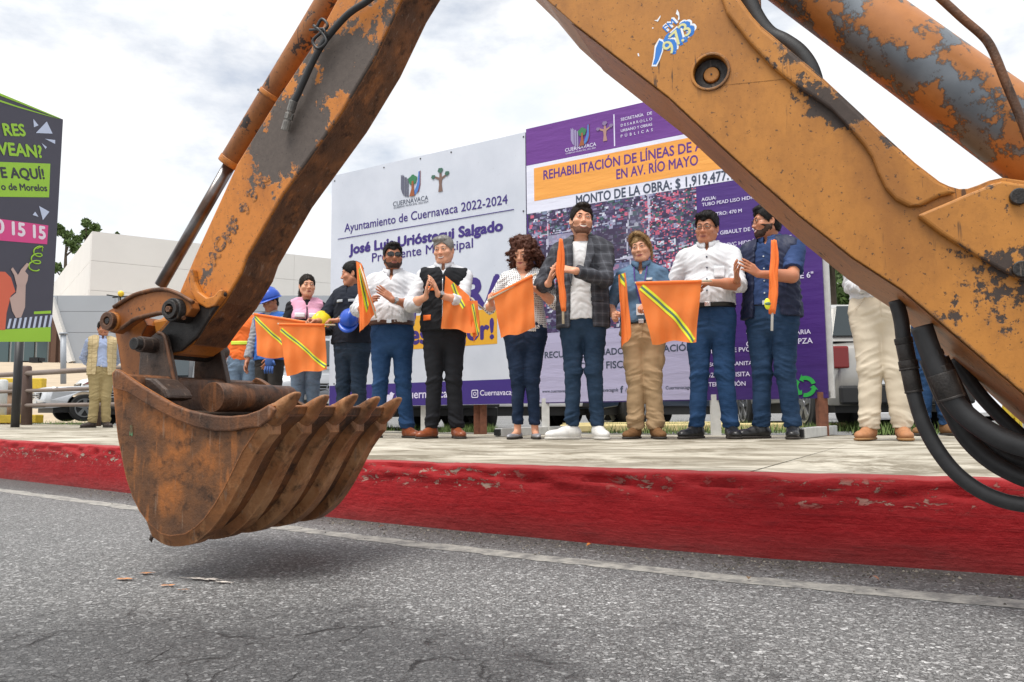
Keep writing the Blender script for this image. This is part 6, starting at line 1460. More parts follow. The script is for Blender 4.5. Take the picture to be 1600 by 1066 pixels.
        t_top *= .66; t_side *= .7; tt = t_side + (t_top - t_side) * np.clip((lz - .0) / .10, 0, 1)
        wav = .0016 * np.sin(lx * 190 + 40 * ly + seed) * np.sin(ly * 60 + lz * 40 + seed * 2) + .0012 * np.sin(lx * 330 + lz * 60 + seed)
        keep = .74 * (ly + .085 + fringe) + .676 * (lz - line) + .010 * np.sin(lx * 70 + seed) - .25 * np.abs(lx) * (1 if style != 'slick' else .2) + .012
        d = cr_ - tt + wav; d = np.maximum(d, -keep); d = np.maximum(d, nape - lz)
        d = np.maximum(d, -(np.sqrt(((np.abs(lx) - .082) / .02) ** 2 + ((ly - .012) / .019) ** 2 + ((lz + .012) / .030) ** 2) - 1) * .02)
        if style == 'quiff': d = np.minimum(d, np.maximum(ee((0, -.044, .096), (.056, .046, .030)) + wav * 1.3, .070 - lz))
        if style == 'sidepart': d = np.minimum(d, np.maximum(ee((-.010, -.046, .088), (.066, .046, .030)) + wav, .064 - lz))
        if style == 'ponytail':
            d = np.minimum(d, ee((0, .115, .01), (.03, .03, .035)))
        F.F = (d * h).astype(np.float32); V, Q = F.mesh(); V, Q = s.strands(V, Q, 2600, .019, .17); return s.emit(name, V, Q, mat, s.bd)
    def strands(s, V, Q, n, ln, wild=.30):
        """loose strands lying on the hair surface and leaving it at the edges"""
        r_ = np.random.default_rng(int(s.H * 1000) + n); N = vnormals(V, Q); i = r_.integers(0, len(V), n); p = V[i]; nn = N[i]; loc = (p - s.hc) @ s.hR
        comb = np.stack([np.sign(loc[:, 0]) * .25, np.where(loc[:, 2] > .06 * s.hs, -.8, .25), np.where(loc[:, 2] > .06 * s.hs, -.1, -1.)], 1) @ s.hR.T + r_.normal(size=(n, 3)) * wild
        t = comb - nn * np.sum(comb * nn, 1)[:, None]; t /= np.linalg.norm(t, axis=1)[:, None] + 1e-9; b_ = np.cross(nn, t) * (.0008 + .0005 * r_.random(n))[:, None]; L_ = (ln * (.5 + .8 * r_.random(n)))[:, None] * s.hs; lift = (.0015 + .0035 * r_.random(n) ** 2)[:, None]; cv = r_.normal(size=(n, 1)) * .25 * wild
        m = p + t * L_ * .5 + nn * lift + np.cross(nn, t) * L_ * cv; e = p + t * L_ + nn * lift * .4; o = p - nn * .002
        W = np.stack([o - b_, o + b_, m - b_, m + b_, e - b_ * .3, e + b_ * .3], 1).reshape(-1, 3); k = len(V) + np.arange(n)[:, None] * 6
        return np.concatenate([V, W]), np.concatenate([Q, k + np.array([[0, 1, 3, 2]]), k + np.array([[2, 3, 5, 4]])])
    def curls(s, mat, blobs, n=70, r0=.022, seed=3, name='hair', spread=.012, rough=1., res=.005):
        """loose hair as many overlapping locks along guide curves (head coordinates)"""
        r_ = np.random.default_rng(seed); pr = []
        for (a, c, e, ra, rb) in blobs:
            a, c, e = map(np.array, (a, c, e))
            m = 10 if rough else 14
            for i in range(m):
                t = i / (m - 1); p = (1 - t) ** 2 * a + 2 * t * (1 - t) * c + t * t * e; q = p + r_.normal(size=3) * spread; rr = ra + (rb - ra) * t; pr.append((ell(s.h2l(q), np.full(3, rr * s.hs * (r_.uniform(.8, 1.15) if rough else 1))), .008))
        F = s.lattice(pr, .02, res)
        for p, kk in pr: F.op(p, kk)
        V, Q = F.mesh(); V = V + vnormals(V, Q) * (rough * (.007 * noise3(V * 150) + .006 * noise3(V * 70)))[:, None]; V, Q = s.strands(V, Q, 4200 if rough else 900, .030, .9 if rough else .25); return s.emit(name, V, Q, mat, s.bd)
        return s.emit(name, V, Q, mat, s.bd, lambda V: rough * (.007 * noise3(V * 150) + .006 * noise3(V * 70)))
    def beard(s, mat, t=.004, full=True, ztop=-.030, name='beard'):
        h = s.hs; F = Field(*[seg1d((s.hc[i] - .12 * h, s.hc[i] + .12 * h, .0034)) for i in range(2)], seg1d((s.hc[2] - .15 * h, s.hc[2] + .02 * h, .0034)))
        for p, kk, m in s.headp(): F.op(p, kk, m)
        X, Y, Z = F.x[:, None, None] - s.hc[0], F.y[None, :, None] - s.hc[1], F.z[None, None, :] - s.hc[2]; R = s.hR
        lx, ly, lz = [(R[0, i] * X + R[1, i] * Y + R[2, i] * Z) / h for i in range(3)]
        d = F.F - t * h; zt = ztop - .022 * np.clip((.055 - np.abs(lx)) / .03, 0, 1) if full else -.048
        d = np.maximum(d, (lz - zt) * h); d = np.maximum(d, (ly - (.012 if full else -.045)) * h); d = np.maximum(d, (-.118 - lz) * h)
        mo = (np.sqrt((lx / .026) ** 2 + ((lz + .068) / .0105) ** 2) - 1) * .01; d = np.maximum(d, -mo * h)
        ck = (np.sqrt(((np.abs(lx) - .042) / .026) ** 2 + ((lz + .043) / .024) ** 2) - 1) * .02; d = np.maximum(d, -ck * h)
        F.F = d.astype(np.float32); V, Q = F.mesh(); return s.emit(name, V, Q, mat, s.bd, lambda V: .0022 * noise3(V * 220))
    # ---- clothes
    def top(s, name, mat, o=.012, sleeve=1., hem=.92, tuck=True, vneck=None, collar_z=1.492, cuff=.004, arms=True, wrk=.006, openf=None, armhole=None, res=.0072, bulge=.0, parent=None, flare=0., arm_o=None):
        k = s.k; L_ = s.torso(o)
        if tuck: L_ = L_ + [(cone([s.hip[1][0] / 2 + s.hip[-1][0] / 2, 0, (hem + .035) * k], [s.hip[1][0] / 2 + s.hip[-1][0] / 2, 0, (hem + .07) * k], .155 * k * s.g + o + bulge, .152 * k * s.g + o + bulge, (1, .68 * s.dp, 1)), .03)]
        if not s.w and flare: L_.append((cone([s.hip[1][0] / 2 + s.hip[-1][0] / 2, 0, hem * k], [0, 0, 1.1 * k], .165 * k * s.g + o + flare, .150 * k * s.g + o, (1, .68 * s.dp, 1)), .03))
        ao = o + .004 if arm_o is None else arm_o
        L_.append((cone(s.neck + np.array([0, .006, -.03]) * k, s.neck + np.array([0, .004, .06]) * k, .066 * k * (s.g * .3 + .7) + o * .5, .056 * k * (s.g * .3 + .7) + o * .5), .02))
        A_ = [p for q in (-1, 1) for p in s.arm(q, ao, sleeve, True, cuff)] if arms else []
        F = s.lattice(L_ + A_, .03, res)
        for p, kk in L_: F.op(p, kk)
        F.clip(lambda x, y, z: hem * k - z + 0 * x + 0 * y)
        nz_, ny_ = s.neck[2], s.neck[1]
        F.clip(lambda x, y, z: z - (collar_z * k + .16 * (y - ny_)) + 0 * x)                         # neckline, lower in front
        if vneck:
            zv, sl = vneck; F.clip(lambda x, y, z: np.minimum((z - zv * k) * sl - np.abs(x - s.neck[0]), -(y - .0)) + 0 * x)
        if openf:
            w0, w1, ztop = openf         # open front: half-width at the hem and at the chest
            F.clip(lambda x, y, z: np.minimum((w0 + (w1 - w0) * np.clip((z - hem * k) / (ztop * k - hem * k), 0, 1)) * k - np.abs(x - s.neck[0]), -(y + .0)) + 0 * x)
        if armhole:
            for q in (-1, 1): F.clip(lambda x, y, z, q=q: (q * x - (s.sw - armhole * k) - .0 * z) + 0 * y)
        for p, kk in A_: F.op(p, kk if not openf else kk * .7)
        V, Q = F.mesh(); sd = hash(name) % 7 + s.H * 13
        def wr(V):
            W2 = V.copy(); W2[:, 2] += noise3(V * 6 + sd) * .08 + np.abs(V[:, 0]) * .5; n = noise3(V * np.array([14, 14, 9]) + sd) * wrk * 1.8 + noise3(W2 * np.array([16, 16, 40]) + sd) * wrk * 1.5 + noise3(W2 * np.array([34, 34, 80]) + sd) * wrk * .6 + ridge(W2 * np.array([9, 9, 20]) + sd + 5) * wrk * .75 * np.clip(noise3(V * 5 + sd) * 4 + .5, 0, 1)
            d = np.zeros(len(V))
            for q in (-1, 1):                                                                          # folds at the elbows
                e = np.exp(-np.sum((V - s.El[q]) ** 2, 1) / .010); ax = nrm(s.Wr[q] - s.SH[q]); d += e * np.sin((V @ ax) * 150 + noise3(V * 20) * 7) * wrk * .75
            z = V[:, 2] / k; d += np.exp(-((z - hem - .06) / .05) ** 2) * noise3(V * np.array([55, 55, 12])) * wrk * 1.6
            return n + d
        return s.emit(name, V, Q, mat, parent, wr)
    def trousers(s, mat, o=.012, oa=.022, waist=1.0, zc=.0, wrk=.0048, name='trousers', res=.0074, cuffz=None, cargo=False):
        k = s.k; cx = s.hip[1][0] / 2 + s.hip[-1][0] / 2; T_ = s.torso(o * .8); L_ = T_[:2] if not s.belly else T_[:3]
        for q in (-1, 1): L_ += s.leg(q, o, oa, True, zc)
        L_.append((ell([cx, .045 * k, .885 * k], np.array([.135 * s.g, .085, .10]) * k + o), .04 * k)); L_.append((ell([cx, .0, .815 * k], np.array([.075 * s.g, .070, .075]) * k), .03 * k))
        if cargo:
            for q in (-1, 1): L_.append((ell((s.hip[q] * .45 + s.kn[q] * .55) + np.array([q * .07, 0, -.02]) * k, np.array([.022, .06, .085]) * k), .012))
        F = s.lattice(L_, .02, res)
        for p, kk in L_: F.op(p, kk)
        F.clip(lambda x, y, z: z - waist * k + 0 * x + 0 * y)
        V, Q = F.mesh(); sd = s.H * 31
        def wr(V):
            z = V[:, 2] / k; b_ = noise3(V * np.array([9, 9, 30]) + sd) * wrk * 1.5
            fold = np.exp(-((z - .13) / .09) ** 2) + .75 * np.exp(-((z - .48) / .09) ** 2) + .7 * np.exp(-((z - .84) / .06) ** 2)
            W2 = V.copy(); W2[:, 2] += noise3(V * 8 + sd) * .05 + V[:, 0] * .35 * np.where(V[:, 0] > cx, 1, -1)
            return b_ + fold * (noise3(W2 * np.array([10, 10, 44]) + sd) * wrk * 4.6 + noise3(W2 * np.array([22, 22, 95]) + sd) * wrk * 1.6) + (1 - fold) * noise3(W2 * np.array([18, 18, 26]) + sd) * wrk * 1.2 + ridge(W2 * np.array([8, 8, 24]) + sd + 3) * wrk * 1.0 * np.clip(fold + noise3(V * 6 + sd) * 2, 0, 1)
        tr = s.emit(name, V, Q, mat, None, wr); s.seams(tr, mat); return tr
    def seams(s, tr, mat):
        """pocket mouths, fly and side seams drawn as thin cord on the trousers"""
        k = s.k; cx = (s.hip[1][0] + s.hip[-1][0]) / 2
        for q in (-1, 1):
            pts = [(cx + q * x * k * s.g, z * k) for x, z in ((.085, .985), (.105, .955), (.132, .925), (.150, .905))]; b = MB(); b.tube([Vector((x, s.front_y(tr, x, z) - .001, z)) for x, z in pts], .0022, 5); s.part(b, 'pocket_seam', mat, tr)
        b = MB(); b.tube([Vector((cx + x * k, s.front_y(tr, cx + x * k, z * k) - .001, z * k)) for x, z in ((.0, .985), (.004, .93), (.006, .88), (-.0, .845))], .0022, 5); s.part(b, 'fly_seam', mat, tr)
    def belt(s, mat, z=.995, o=.018, h=.017, buckle=True):
        k = s.k; F = s.lattice(s.torso(o)[:3], .02, .006)
        for p, kk in s.torso(o)[:3]: F.op(p, kk)
        if s.belly:
            for p, kk in s.torso(o)[3:4]: F.op(p, kk)
        F.clip(lambda x, y, zz: np.abs(zz - z * k) - h * k + 0 * x + 0 * y); V, Q = F.mesh(); be = s.emit('belt', V, Q, mat)
        if buckle:
            m = np.abs(V[:, 0] - (s.hip[1][0] + s.hip[-1][0]) / 2) < .02; y = V[m, 1].min(); b = MB(); x0 = (s.hip[1][0] + s.hip[-1][0]) / 2
            b.box((x0, y - .004, z * k), (.042, .006, .032)); s.part(b, 'buckle', M_metal, be, .002)
    def shoes(s, mat, sole, kind='shoe', name='shoe', pump=False):
        k = s.k
        for q in (-1, 1):
            a = s.an[q].copy(); th = s.feet[q]; fx = np.array([math.sin(th), -math.cos(th), 0]); rx = np.array([math.cos(th), math.sin(th), 0]); g0 = np.array([a[0], a[1], 0.])
            k = s.k * .93
            def pt(l, x, z): return g0 + (fx * l + rx * x) * k + np.array([0, 0, z * k])
            R = np.stack([rx, -fx, np.array([0, 0, 1.])], 1)
            if pump: pr = [(ell(pt(.085, 0, .028), np.array([.040, .095, .022]) * k, R), .02), (ell(pt(.155, 0, .026), np.array([.026, .06, .018]) * k, R), .02), (ell(pt(-.03, 0, .035), np.array([.032, .04, .03]) * k, R), .02)]
            else:
                pr = [(ell(pt(.10, 0, .040), np.array([.048, .105, .036]) * k, R), .02), (ell(pt(.165, 0, .036), np.array([.043, .062, .028]) * k, R), .03), (ell(pt(-.025, 0, .05), np.array([.041, .055, .048]) * k, R), .03), (cone(pt(.0, 0, .07), pt(.07, 0, .062), .042 * k, .036 * k), .03)]
                if kind == 'boot': pr.append((cone(pt(.0, 0, .06), pt(-.005, 0, .15), .050 * k, .052 * k, cut=True), .02))
                else: pr.append((cone(pt(.0, 0, .05), pt(-.004, 0, .095), .046 * k, .044 * k, cut=True), .02))
            F = s.lattice(pr, .012, .0055)
            for p, kk in pr: F.op(p, kk)
            F.clip(lambda x, y, z: .014 * k - z + 0 * x + 0 * y); V, Q = F.mesh(); sh = s.emit(name, V, Q, mat, None, lambda V: noise3(V * 60) * .002)
            F.F[:] = 5.
            for p, kk in pr[:3]: F.op(p, kk)
            z0 = np.argmin(np.abs(F.z - .036 * k)); sl = F.F[:, :, z0].copy() - .003
            F2 = Field(F.x, F.y, seg1d((-.008, .036, .0045))); F2.F = np.repeat(sl[:, :, None], len(F2.z), 2).astype(np.float32); F2.clip(lambda x, y, z: np.maximum(z - .020 * k, .001 - z) + 0 * x + 0 * y); V, Q = F2.mesh(); s.emit('sole', V, Q, sole, sh)
            if mat in (LEATH, SNEAK, BOOT, SUEDE, LEATHB) and not pump:
                for j in range(4):
                    b = MB(); c = pt(.045 + .022 * j, 0, .102 - .011 * j); b.tube([Vector(c - rx * .018 * k), Vector(c + np.array([0, 0, .005])), Vector(c + rx * .018 * k)], .0026, 6); s.part(b, 'lace', SNEAK if mat is SNEAK else SOLE, sh)
    def collar(s, mat, open_=.03, z=1.474, r=.068, h=.030):
        """turned-down shirt collar: a ring open at the throat with two points"""
        k = s.k; n = 20; b = MB(); c = s.neck
        def ring(t, lev):
            a = math.pi * (-.5 + .055) + (2 * math.pi - .11 * math.pi) * t; front = max(0, -math.sin(a)); rr = (r * (s.g * .35 + .65) + (0, .004, .012, .016)[lev]) * k
            zz = (0, h, h * .92, -.002 - .040 * front ** 6)[lev] ; p = Vector((c[0] + math.cos(a) * rr * 1.02, c[1] + math.sin(a) * rr * (1.02 if lev < 3 else 1.12) - front * .012 * k, (z + zz) * k - front * .030 * k)); return p
        vs = [ring(i / n, l) for l in range(4) for i in range(n + 1)]; m = n + 1
        b.add(vs, [(l * m + i, l * m + i + 1, (l + 1) * m + i + 1, (l + 1) * m + i) for l in range(3) for i in range(n)], 0, True); o = s.part(b, 'collar', mat)
        md = o.modifiers.new('thick', 'SOLIDIFY'); md.thickness = .003; return o
    def front_y(s, obj, x, z):
        V = s.cache.setdefault(obj.name, np.array([v.co for v in obj.data.vertices])) if hasattr(s, 'cache') else None
        if V is None: s.cache = {}; return s.front_y(obj, x, z)
        m = (np.abs(V[:, 0] - x) < .014) & (np.abs(V[:, 2] - z) < .014); return V[m, 1].min() if m.any() else -.12
    def buttons(s, obj, zs, mat, x=0.):
        for z in zs:
            y = s.front_y(obj, x + s.neck[0], z * s.k); b = MB(); c = Vector((x + s.neck[0], y - .001, z * s.k)); b.tube([c + Vector((0, .002, 0)), c + Vector((0, -.003, 0))], .0062, 10); s.part(b, 'button', mat, obj)
    def patch(s, obj, name, x0, x1, z0, z1, mat, lift=.003, nx=10, nz=4):
        """cloth patch or tape sewn on the front of a garment"""
        k = s.k; b = MB(); vs = []
        for j in range(nz + 1):
            for i in range(nx + 1):
                x = (x0 + (x1 - x0) * i / nx) * k + s.neck[0]; z = (z0 + (z1 - z0) * j / nz) * k; vs.append((x, s.front_y(obj, x, z) - lift, z))
        m = nx + 1; b.add(vs, [(j * m + i, j * m + i + 1, (j + 1) * m + i + 1, (j + 1) * m + i) for j in range(nz) for i in range(nx)], 0, True); o = s.part(b, name, mat, obj)
        md = o.modifiers.new('thick', 'SOLIDIFY'); md.thickness = .004; md.offset = 0; return o
    def watch(s, q, strap, face, r=.031):
        E, Wp = s.El[q], s.Wr[q]; d = nrm(Wp - E); c = Wp - d * .018 * s.k; b = MB(); b.ring(Vector(c - d * .011), Vector(d), .024 * s.k, r * s.k, .022, 24); w_ = s.part(b, 'watch', strap)
        bk = -nrm(np.array(s.arms[q]['n'])); bk = nrm(bk - d * (bk @ d)); b = MB(); b.tube([Vector(c + bk * (r - .004) * s.k), Vector(c + bk * (r + .008) * s.k)], .019 * s.k, 20); dl = s.part(b, 'dial', face, w_)
    def glasses(s, frame, lens=None, big=False):
        T = lambda p: Vector(s.h2l(p)); root = None; b = MB()
        w_, hh = (.026, .0175) if not big else (.0285, .019)
        for q in (-1, 1):
            n = 20; loop = [T((q * .033 + w_ * math.copysign(abs(math.cos(a)) ** .7, math.cos(a)), -.1035 + .012 * (abs(q * .033 + w_ * math.cos(a)) / .06) ** 2, .001 + hh * math.copysign(abs(math.sin(a)) ** .75, math.sin(a)))) for a in np.linspace(0, 6.2832, n + 1)]
            b.tube(loop, .0016 if not big else .0026, 6); b.tube([T((q * .058, -.092, .006)), T((q * .074, -.045, .006)), T((q * .081, .012, .004))], .0018 if not big else .0028, 6)
        b.tube([T((-.009, -.1025, .005)), T((0, -.106, .008)), T((.009, -.1025, .005))], .0018, 6); g = s.part(b, 'glasses' if not lens else 'sunglasses', frame)
        if lens:
            for q in (-1, 1):
                b = MB(); n = 20; loop = [T((q * .033 + w_ * math.copysign(abs(math.cos(a)) ** .7, math.cos(a)), -.1035 + .012 * (abs(q * .033 + w_ * math.cos(a)) / .06) ** 2, .001 + hh * math.copysign(abs(math.sin(a)) ** .75, math.sin(a)))) for a in np.linspace(0, 6.2832, n + 1)[:-1]]
                b.add([T((q * .033, -.1065, .001))] + loop, [(0, 1 + i, 1 + (i + 1) % n) for i in range(n)], 0, True); s.part(b, 'lens', lens, g)
    def world(s, p):
        loc, rz = BASE[s.root.name]; return Matrix.Rotation(rz, 3, 'Z') @ Vector(p) + loc
def person(label, px, Y, yaw=0., zoff=0., **kw):
    q = P(px, 685, Y); root = thing('person', label, 'person', Vector((q.x, q.y, ground_z(q.x) + .002 + zoff)), rad(yaw) - math.atan2(q.x, q.y) * .8); return Fig(root, **kw)
def clap(x=0., z=1.15, y=-.29, gap=.052, tilt=0.):
    return {-1: dict(w=(x - gap, y + .01, z - .02), hint=(-.42, .05, 1.02), d=(.16, -.46, .87), n=(1, .1, -.1), curl=.10, sp=.25, spread=.02),
            1: dict(w=(x + gap, y, z), hint=(.42, .05, 1.02), d=(-.30, -.38, .87), n=(-1, .15, -.2), curl=.16, sp=.25, spread=.02)}
STB = hairmat('dark stubble', srgb(70, 48, 38), srgb(128, 88, 68)); STB2 = hairmat('close beard', (.012, .009, .008), srgb(74, 52, 42))
W_SHIRT = cloth('white cotton shirt', (.66, .67, .70), 500, .04, .8, .3); T_WHITE = cloth('white jersey', (.70, .70, .71), 500, .03)
J1 = denim('bright blue denim', (.014, .046, .118)); J2 = denim('dark blue denim', (.008, .019, .046)); J3 = denim('mid blue denim', (.013, .036, .082)); J4 = denim('faded grey blue denim', (.12, .17, .24)); BLK = cloth('black cotton', (.012, .013, .016), 500, .2); NAVYV = cloth('navy quilted nylon', (.016, .022, .055), 300, .2, .55, .4)
KHAKI = cloth('khaki twill', srgb(178, 150, 116), 400, .12); BEIGE = cloth('cream cotton', srgb(214, 202, 182), 400, .06); KHAKI2 = cloth('sand chino', srgb(172, 154, 112), 400, .1)
M_watchf = NT('watch dial').set((.35, .35, .36), .2, .4); M_dark = NT('dark lens').set((.008, .008, .009), .05, 0, None, .7); M_frame = plain('black frame', (.01, .01, .01), .3)
M_hiv = cloth('orange safety cloth', (.86, .17, .03), 500, .08, .7); M_grey_t = plain('grey reflective tape', srgb(170, 175, 180), .35, .08, 40)
def m_plaid():
    t = NT('grey plaid wool'); c = t.co(); s = t.sep(c); n = t.noise(c, 500, 2); base = (.060, .062, .074); col = t.mix(n, tuple(q * .6 for q in base), tuple(q * 1.3 for q in base))
    def lines(ax, f, w_, off=0.):
        return t.ramp(t.math('ABSOLUTE', t.math('SUBTRACT', t.math('FRACT', t.math('ADD', t.math('MULTIPLY', ax, f), 10 + off)), .5)), [(w_, 1), (w_ + .03, 0)])
    sx = t.math('ADD', s[0], t.math('MULTIPLY', s[1], .6))
    for ax, f in ((sx, 14), (s[2], 13)):
        col = t.mix(t.math('MULTIPLY', lines(ax, f, .06), .22), col, (.19, .20, .23)); col = t.mix(t.math('MULTIPLY', lines(ax, f, .2, .5), .45), col, (.030, .031, .038))
    return t.set(col, .85, 0, t.bump(n, .2, .001), .2)
def m_check(name, c1, c2, f):
    t = NT(name); s = t.sep(t.co()); ck = []
    for ax in (t.math('ADD', s[0], t.math('MULTIPLY', s[1], .5)), s[2]): ck.append(t.math('GREATER_THAN', t.math('FRACT', t.math('ADD', t.math('MULTIPLY', ax, f), 10)), .55))
    return t.set(t.mix(t.math('MULTIPLY', ck[0], ck[1]), c1, c2), .8, 0, t.bump(t.noise(t.co(), 20, 4), .3, .01))
LBL = []
# 1 --- sunglasses
f = person('man in white shirt and dark sunglasses clapping beside the hanging orange flag', 612, 6.88, -6, H=1.72, girth=1.06, smile=.2, skin=SK_D, head=(16, -2, 0), belly=.045, stance=.135, arms={
    -1: dict(w=(-.17, -.27, 1.10), hint=(-.45, .05, 1.0), d=(.35, -.5, .75), n=(1, .2, 0), curl=.5, sp=.5), 1: dict(w=(.045, -.33, 1.165), hint=(.48, .02, .98), d=(-.72, -.20, .62), n=(-.5, .75, -.2), curl=.10, sp=.2, spread=.02)}, feet=(.45, .55), depth=1.08)
f.body(); f.face(.2, HB, 'none'); f.hair(HB, 'quiff', .026, .012, .074, seed=2); f.beard(STB2, .0016); f.glasses(M_frame, M_dark, True)
sh = f.top('shirt', W_SHIRT, .011, .74, 1.0, True, (1.365, .55), flare=.0, bulge=.012, wrk=.008); f.collar(W_SHIRT); f.buttons(sh, (1.05, 1.13, 1.21, 1.29), W_SHIRT); f.trousers(J1, .012, .026, 1.02); f.belt(M_belt, 1.0, .016); f.shoes(LEATH, SOLE); f.watch(1, M_metal, M_watchf)
# 2 --- grey hair
f = person('grey haired smiling man in a black vest with orange chest stripes, clapping', 694, 6.62, -4, H=1.72, girth=1.02, smile=.8, skin=SK_L, head=(-14, 6, -3), stance=.105, arms=clap(-.075, 1.175), feet=(.5, .3))
f.body(); f.face(.8, HG, 'open', None, True); f.hair(HG, 'sidepart', .024, .012, .070, seed=4)
f.top('shirt', W_SHIRT, .010, .74, .97, True, (1.40, .5), wrk=.006); f.collar(W_SHIRT)
v = f.top('vest', BLK, .026, 0, .90, False, (1.36, .45), 1.455, arms=False, armhole=-.022, flare=.012, wrk=.007)
for a, c in ((-.150, -.045), (.055, .150)): f.patch(v, 'orange_band', a, c, 1.235, 1.272, M_hiv)
f.patch(v, 'orange_badge', -.165, -.10, .985, 1.03, M_hiv, .003, 6, 3); f.patch(v, 'zip', -.004, .004, .905, 1.34, M_metal, .0025, 1, 16)
f.trousers(cloth('black trousers wool', (.014, .015, .019), 400, .2), .012, .024, 1.0); f.shoes(LEATH, SOLE); f.watch(1, M_frame, M_watchf)
# 3 --- curly woman
f = person('woman with curly auburn hair and checked blouse holding an orange flag open in both hands', 822, 6.3, -10, H=1.62, girth=1.08, woman=True, smile=.6, skin=SK_L, head=(-14, 20, 6), stance=.075, arms={
    -1: dict(w=(-.25, -.20, 1.13), hint=(-.45, .1, .95), d=(-.10, -.62, .62), n=(.9, -.3, .3), curl=.95, sp=.8), 1: dict(w=(.135, -.27, 1.235), hint=(.45, .0, .95), d=(-.62, -.45, .40), n=(-.3, .2, -.9), curl=.85, sp=.8)}, feet=(.25, .3))
f.body(); f.face(.6, HBR, 'down', M_lip2)
bl_ = []; r_ = random.Random(5)
for k in range(120):
    a = r_.uniform(-2.75, 2.75); z0 = r_.uniform(.02, .105); rr = .086 * math.sqrt(max(.05, 1 - (max(z0 - .02, 0) / .11) ** 2)); ca, sa = math.sin(a), math.cos(a)
    if abs(a) > 2.2 and z0 < .07: continue
    fr = .5 + .5 * sa
    p0 = (ca * rr, .014 + sa * rr, z0); ex = r_.uniform(.105, .145); p2 = (ca * ex * 1.05, .03 + sa * ex * .85 + .02, r_.uniform(-.20, -.08)); p1 = (ca * ex * 1.15, .02 + sa * ex, -.01); bl_.append((p0, p1, p2, .017, .010))
for k in range(10): a = k * .63; bl_.append(((math.sin(a) * .03, .02 + math.cos(a) * .03, .125), (math.sin(a) * .07, .02 + math.cos(a) * .06, .11), (math.sin(a) * .09, .02 + math.cos(a) * .07, .06), .022, .022))
f.curls(HC, bl_, spread=.011, res=.0046)
f.top('blouse', m_check('checked blouse cotton', (.72, .72, .72), (.03, .03, .035), 62), .010, .62, .90, False, (1.34, .6), 1.47, flare=.004, wrk=.006); f.trousers(J2, .007, .010, 1.0, .10, .004); f.shoes(SILV, SOLE, pump=True, name='flat_shoe')
# 4 --- blazer
f = person('tall smiling man in a grey plaid blazer over a white tee and slim jeans', 914, 6.09, -8, H=1.84, girth=1.0, fw=.92, smile=.9, skin=SK_L, head=(18, -4, 4), stance=.095, arms={
    -1: dict(w=(-.205, -.28, 1.095), hint=(-.42, .05, 1.0), d=(.28, -.42, .70), n=(1, .1, -.1), curl=.15, sp=.2, spread=.03), 1: dict(w=(-.01, -.30, 1.175), hint=(.42, .0, .98), d=(-.86, -.22, .16), n=(-.25, .6, -.6), curl=.14, sp=.3, spread=.03)}, feet=(1.0, .35))
f.body(); f.face(.9, HB, 'open', None, True, .0045); f.hair(HBR, 'quiff', .022, .010, .072, seed=6); f.beard(STB, .0014)
f.top('tee', T_WHITE, .011, 0, .86, False, None, 1.455, wrk=.005, arms=False, flare=.006)
M_PL = m_plaid(); bz = f.top('blazer', M_PL, .027, .97, .80, False, None, 1.50, flare=.014, openf=(.085, .052, 1.46), wrk=.006, arm_o=.016, cuff=.006)
for q in (-1, 1):
    b = MB(); k = f.k; rows = [(.066, .060, 1.10), (.050, .086, 1.22), (.046, .108, 1.33), (.052, .100, 1.40), (.062, .085, 1.455)]; vs = []
    for x0, x1, z in rows:
        for j in range(4): x = (x0 + (x1 - x0) * j / 3) * q * k; vs.append((x, f.front_y(bz, x if abs(x) > .06 else q * .062, z * k) - .007, z * k))
    b.add(vs, [(i * 4 + j, i * 4 + j + 1, i * 4 + j + 5, i * 4 + j + 4) for i in range(4) for j in range(3)], 0, True); o = f.part(b, 'lapel', M_PL, bz); md = o.modifiers.new('t', 'SOLIDIFY'); md.thickness = .006
f.patch(bz, 'pocket_flap', .075, .165, .985, 1.012, M_PL, .003); f.trousers(J2 if False else denim('slim blue denim', (.014, .033, .066)), .009, .014, 1.0, .04); f.shoes(SNEAK, SOLEW, name='sneaker')
# 5 --- blonde
f = person('blonde woman in a blue uniform shirt and khaki trousers between the two orange flags', 1009, 6.09, -8, H=1.60, girth=1.06, woman=True, smile=.7, skin=SK_L, head=(-6, 4, -6), stance=.085, arms={
    -1: dict(w=(-.20, -.20, .98), hint=(-.42, .1, .98), d=(-.1, -.7, .2), n=(.9, -.2, 0), curl=1.0, sp=.8), 1: dict(w=(.10, -.24, 1.06), hint=(.42, .05, .98), d=(-.8, -.4, .1), n=(0, .5, -.8), curl=.9, sp=.8)}, feet=(.3, .35))
f.body(); f.face(.7, HBR, 'open', M_lip2); f.hair(HY, 'slick', .018, .010, .074, -.05, 3)
f.curls(HY, [((-.02, -.06, .125), (.05, -.10, .115), (.080, -.055, .03), .013, .008), ((-.01, -.05, .130), (.055, -.085, .12), (.086, -.03, .02), .014, .009), ((-.03, -.045, .130), (-.07, -.07, .105), (-.080, -.03, .05), .012, .008), ((.07, -.02, .07), (.095, .0, .0), (.075, .02, -.10), .014, .010)], name='fringe', spread=.0, rough=0.)
UB = denim('blue uniform cotton', (.085, .15, .235)); sh = f.top('shirt', UB, .011, .55, .97, True, (1.36, .5), bulge=.008, wrk=.006); f.collar(UB); f.patch(sh, 'badge', .05, .10, 1.30, 1.325, M_grey_t, .003, 4, 2)
b = MB(); k = f.k
for q in (-1, 1): b.tube(catmull([Vector((q * .055 * k, f.front_y(sh, q * .055, 1.42 * k) - .006, 1.43 * k)), Vector((q * .04 * k, f.front_y(sh, q * .04, 1.3 * k) - .006, 1.30 * k)), Vector((.0, f.front_y(sh, 0, 1.12 * k) - .012, 1.11 * k))], 4), .0045, 6)
f.part(b, 'lanyard', cloth('purple lanyard', (.10, .05, .25)), sh)
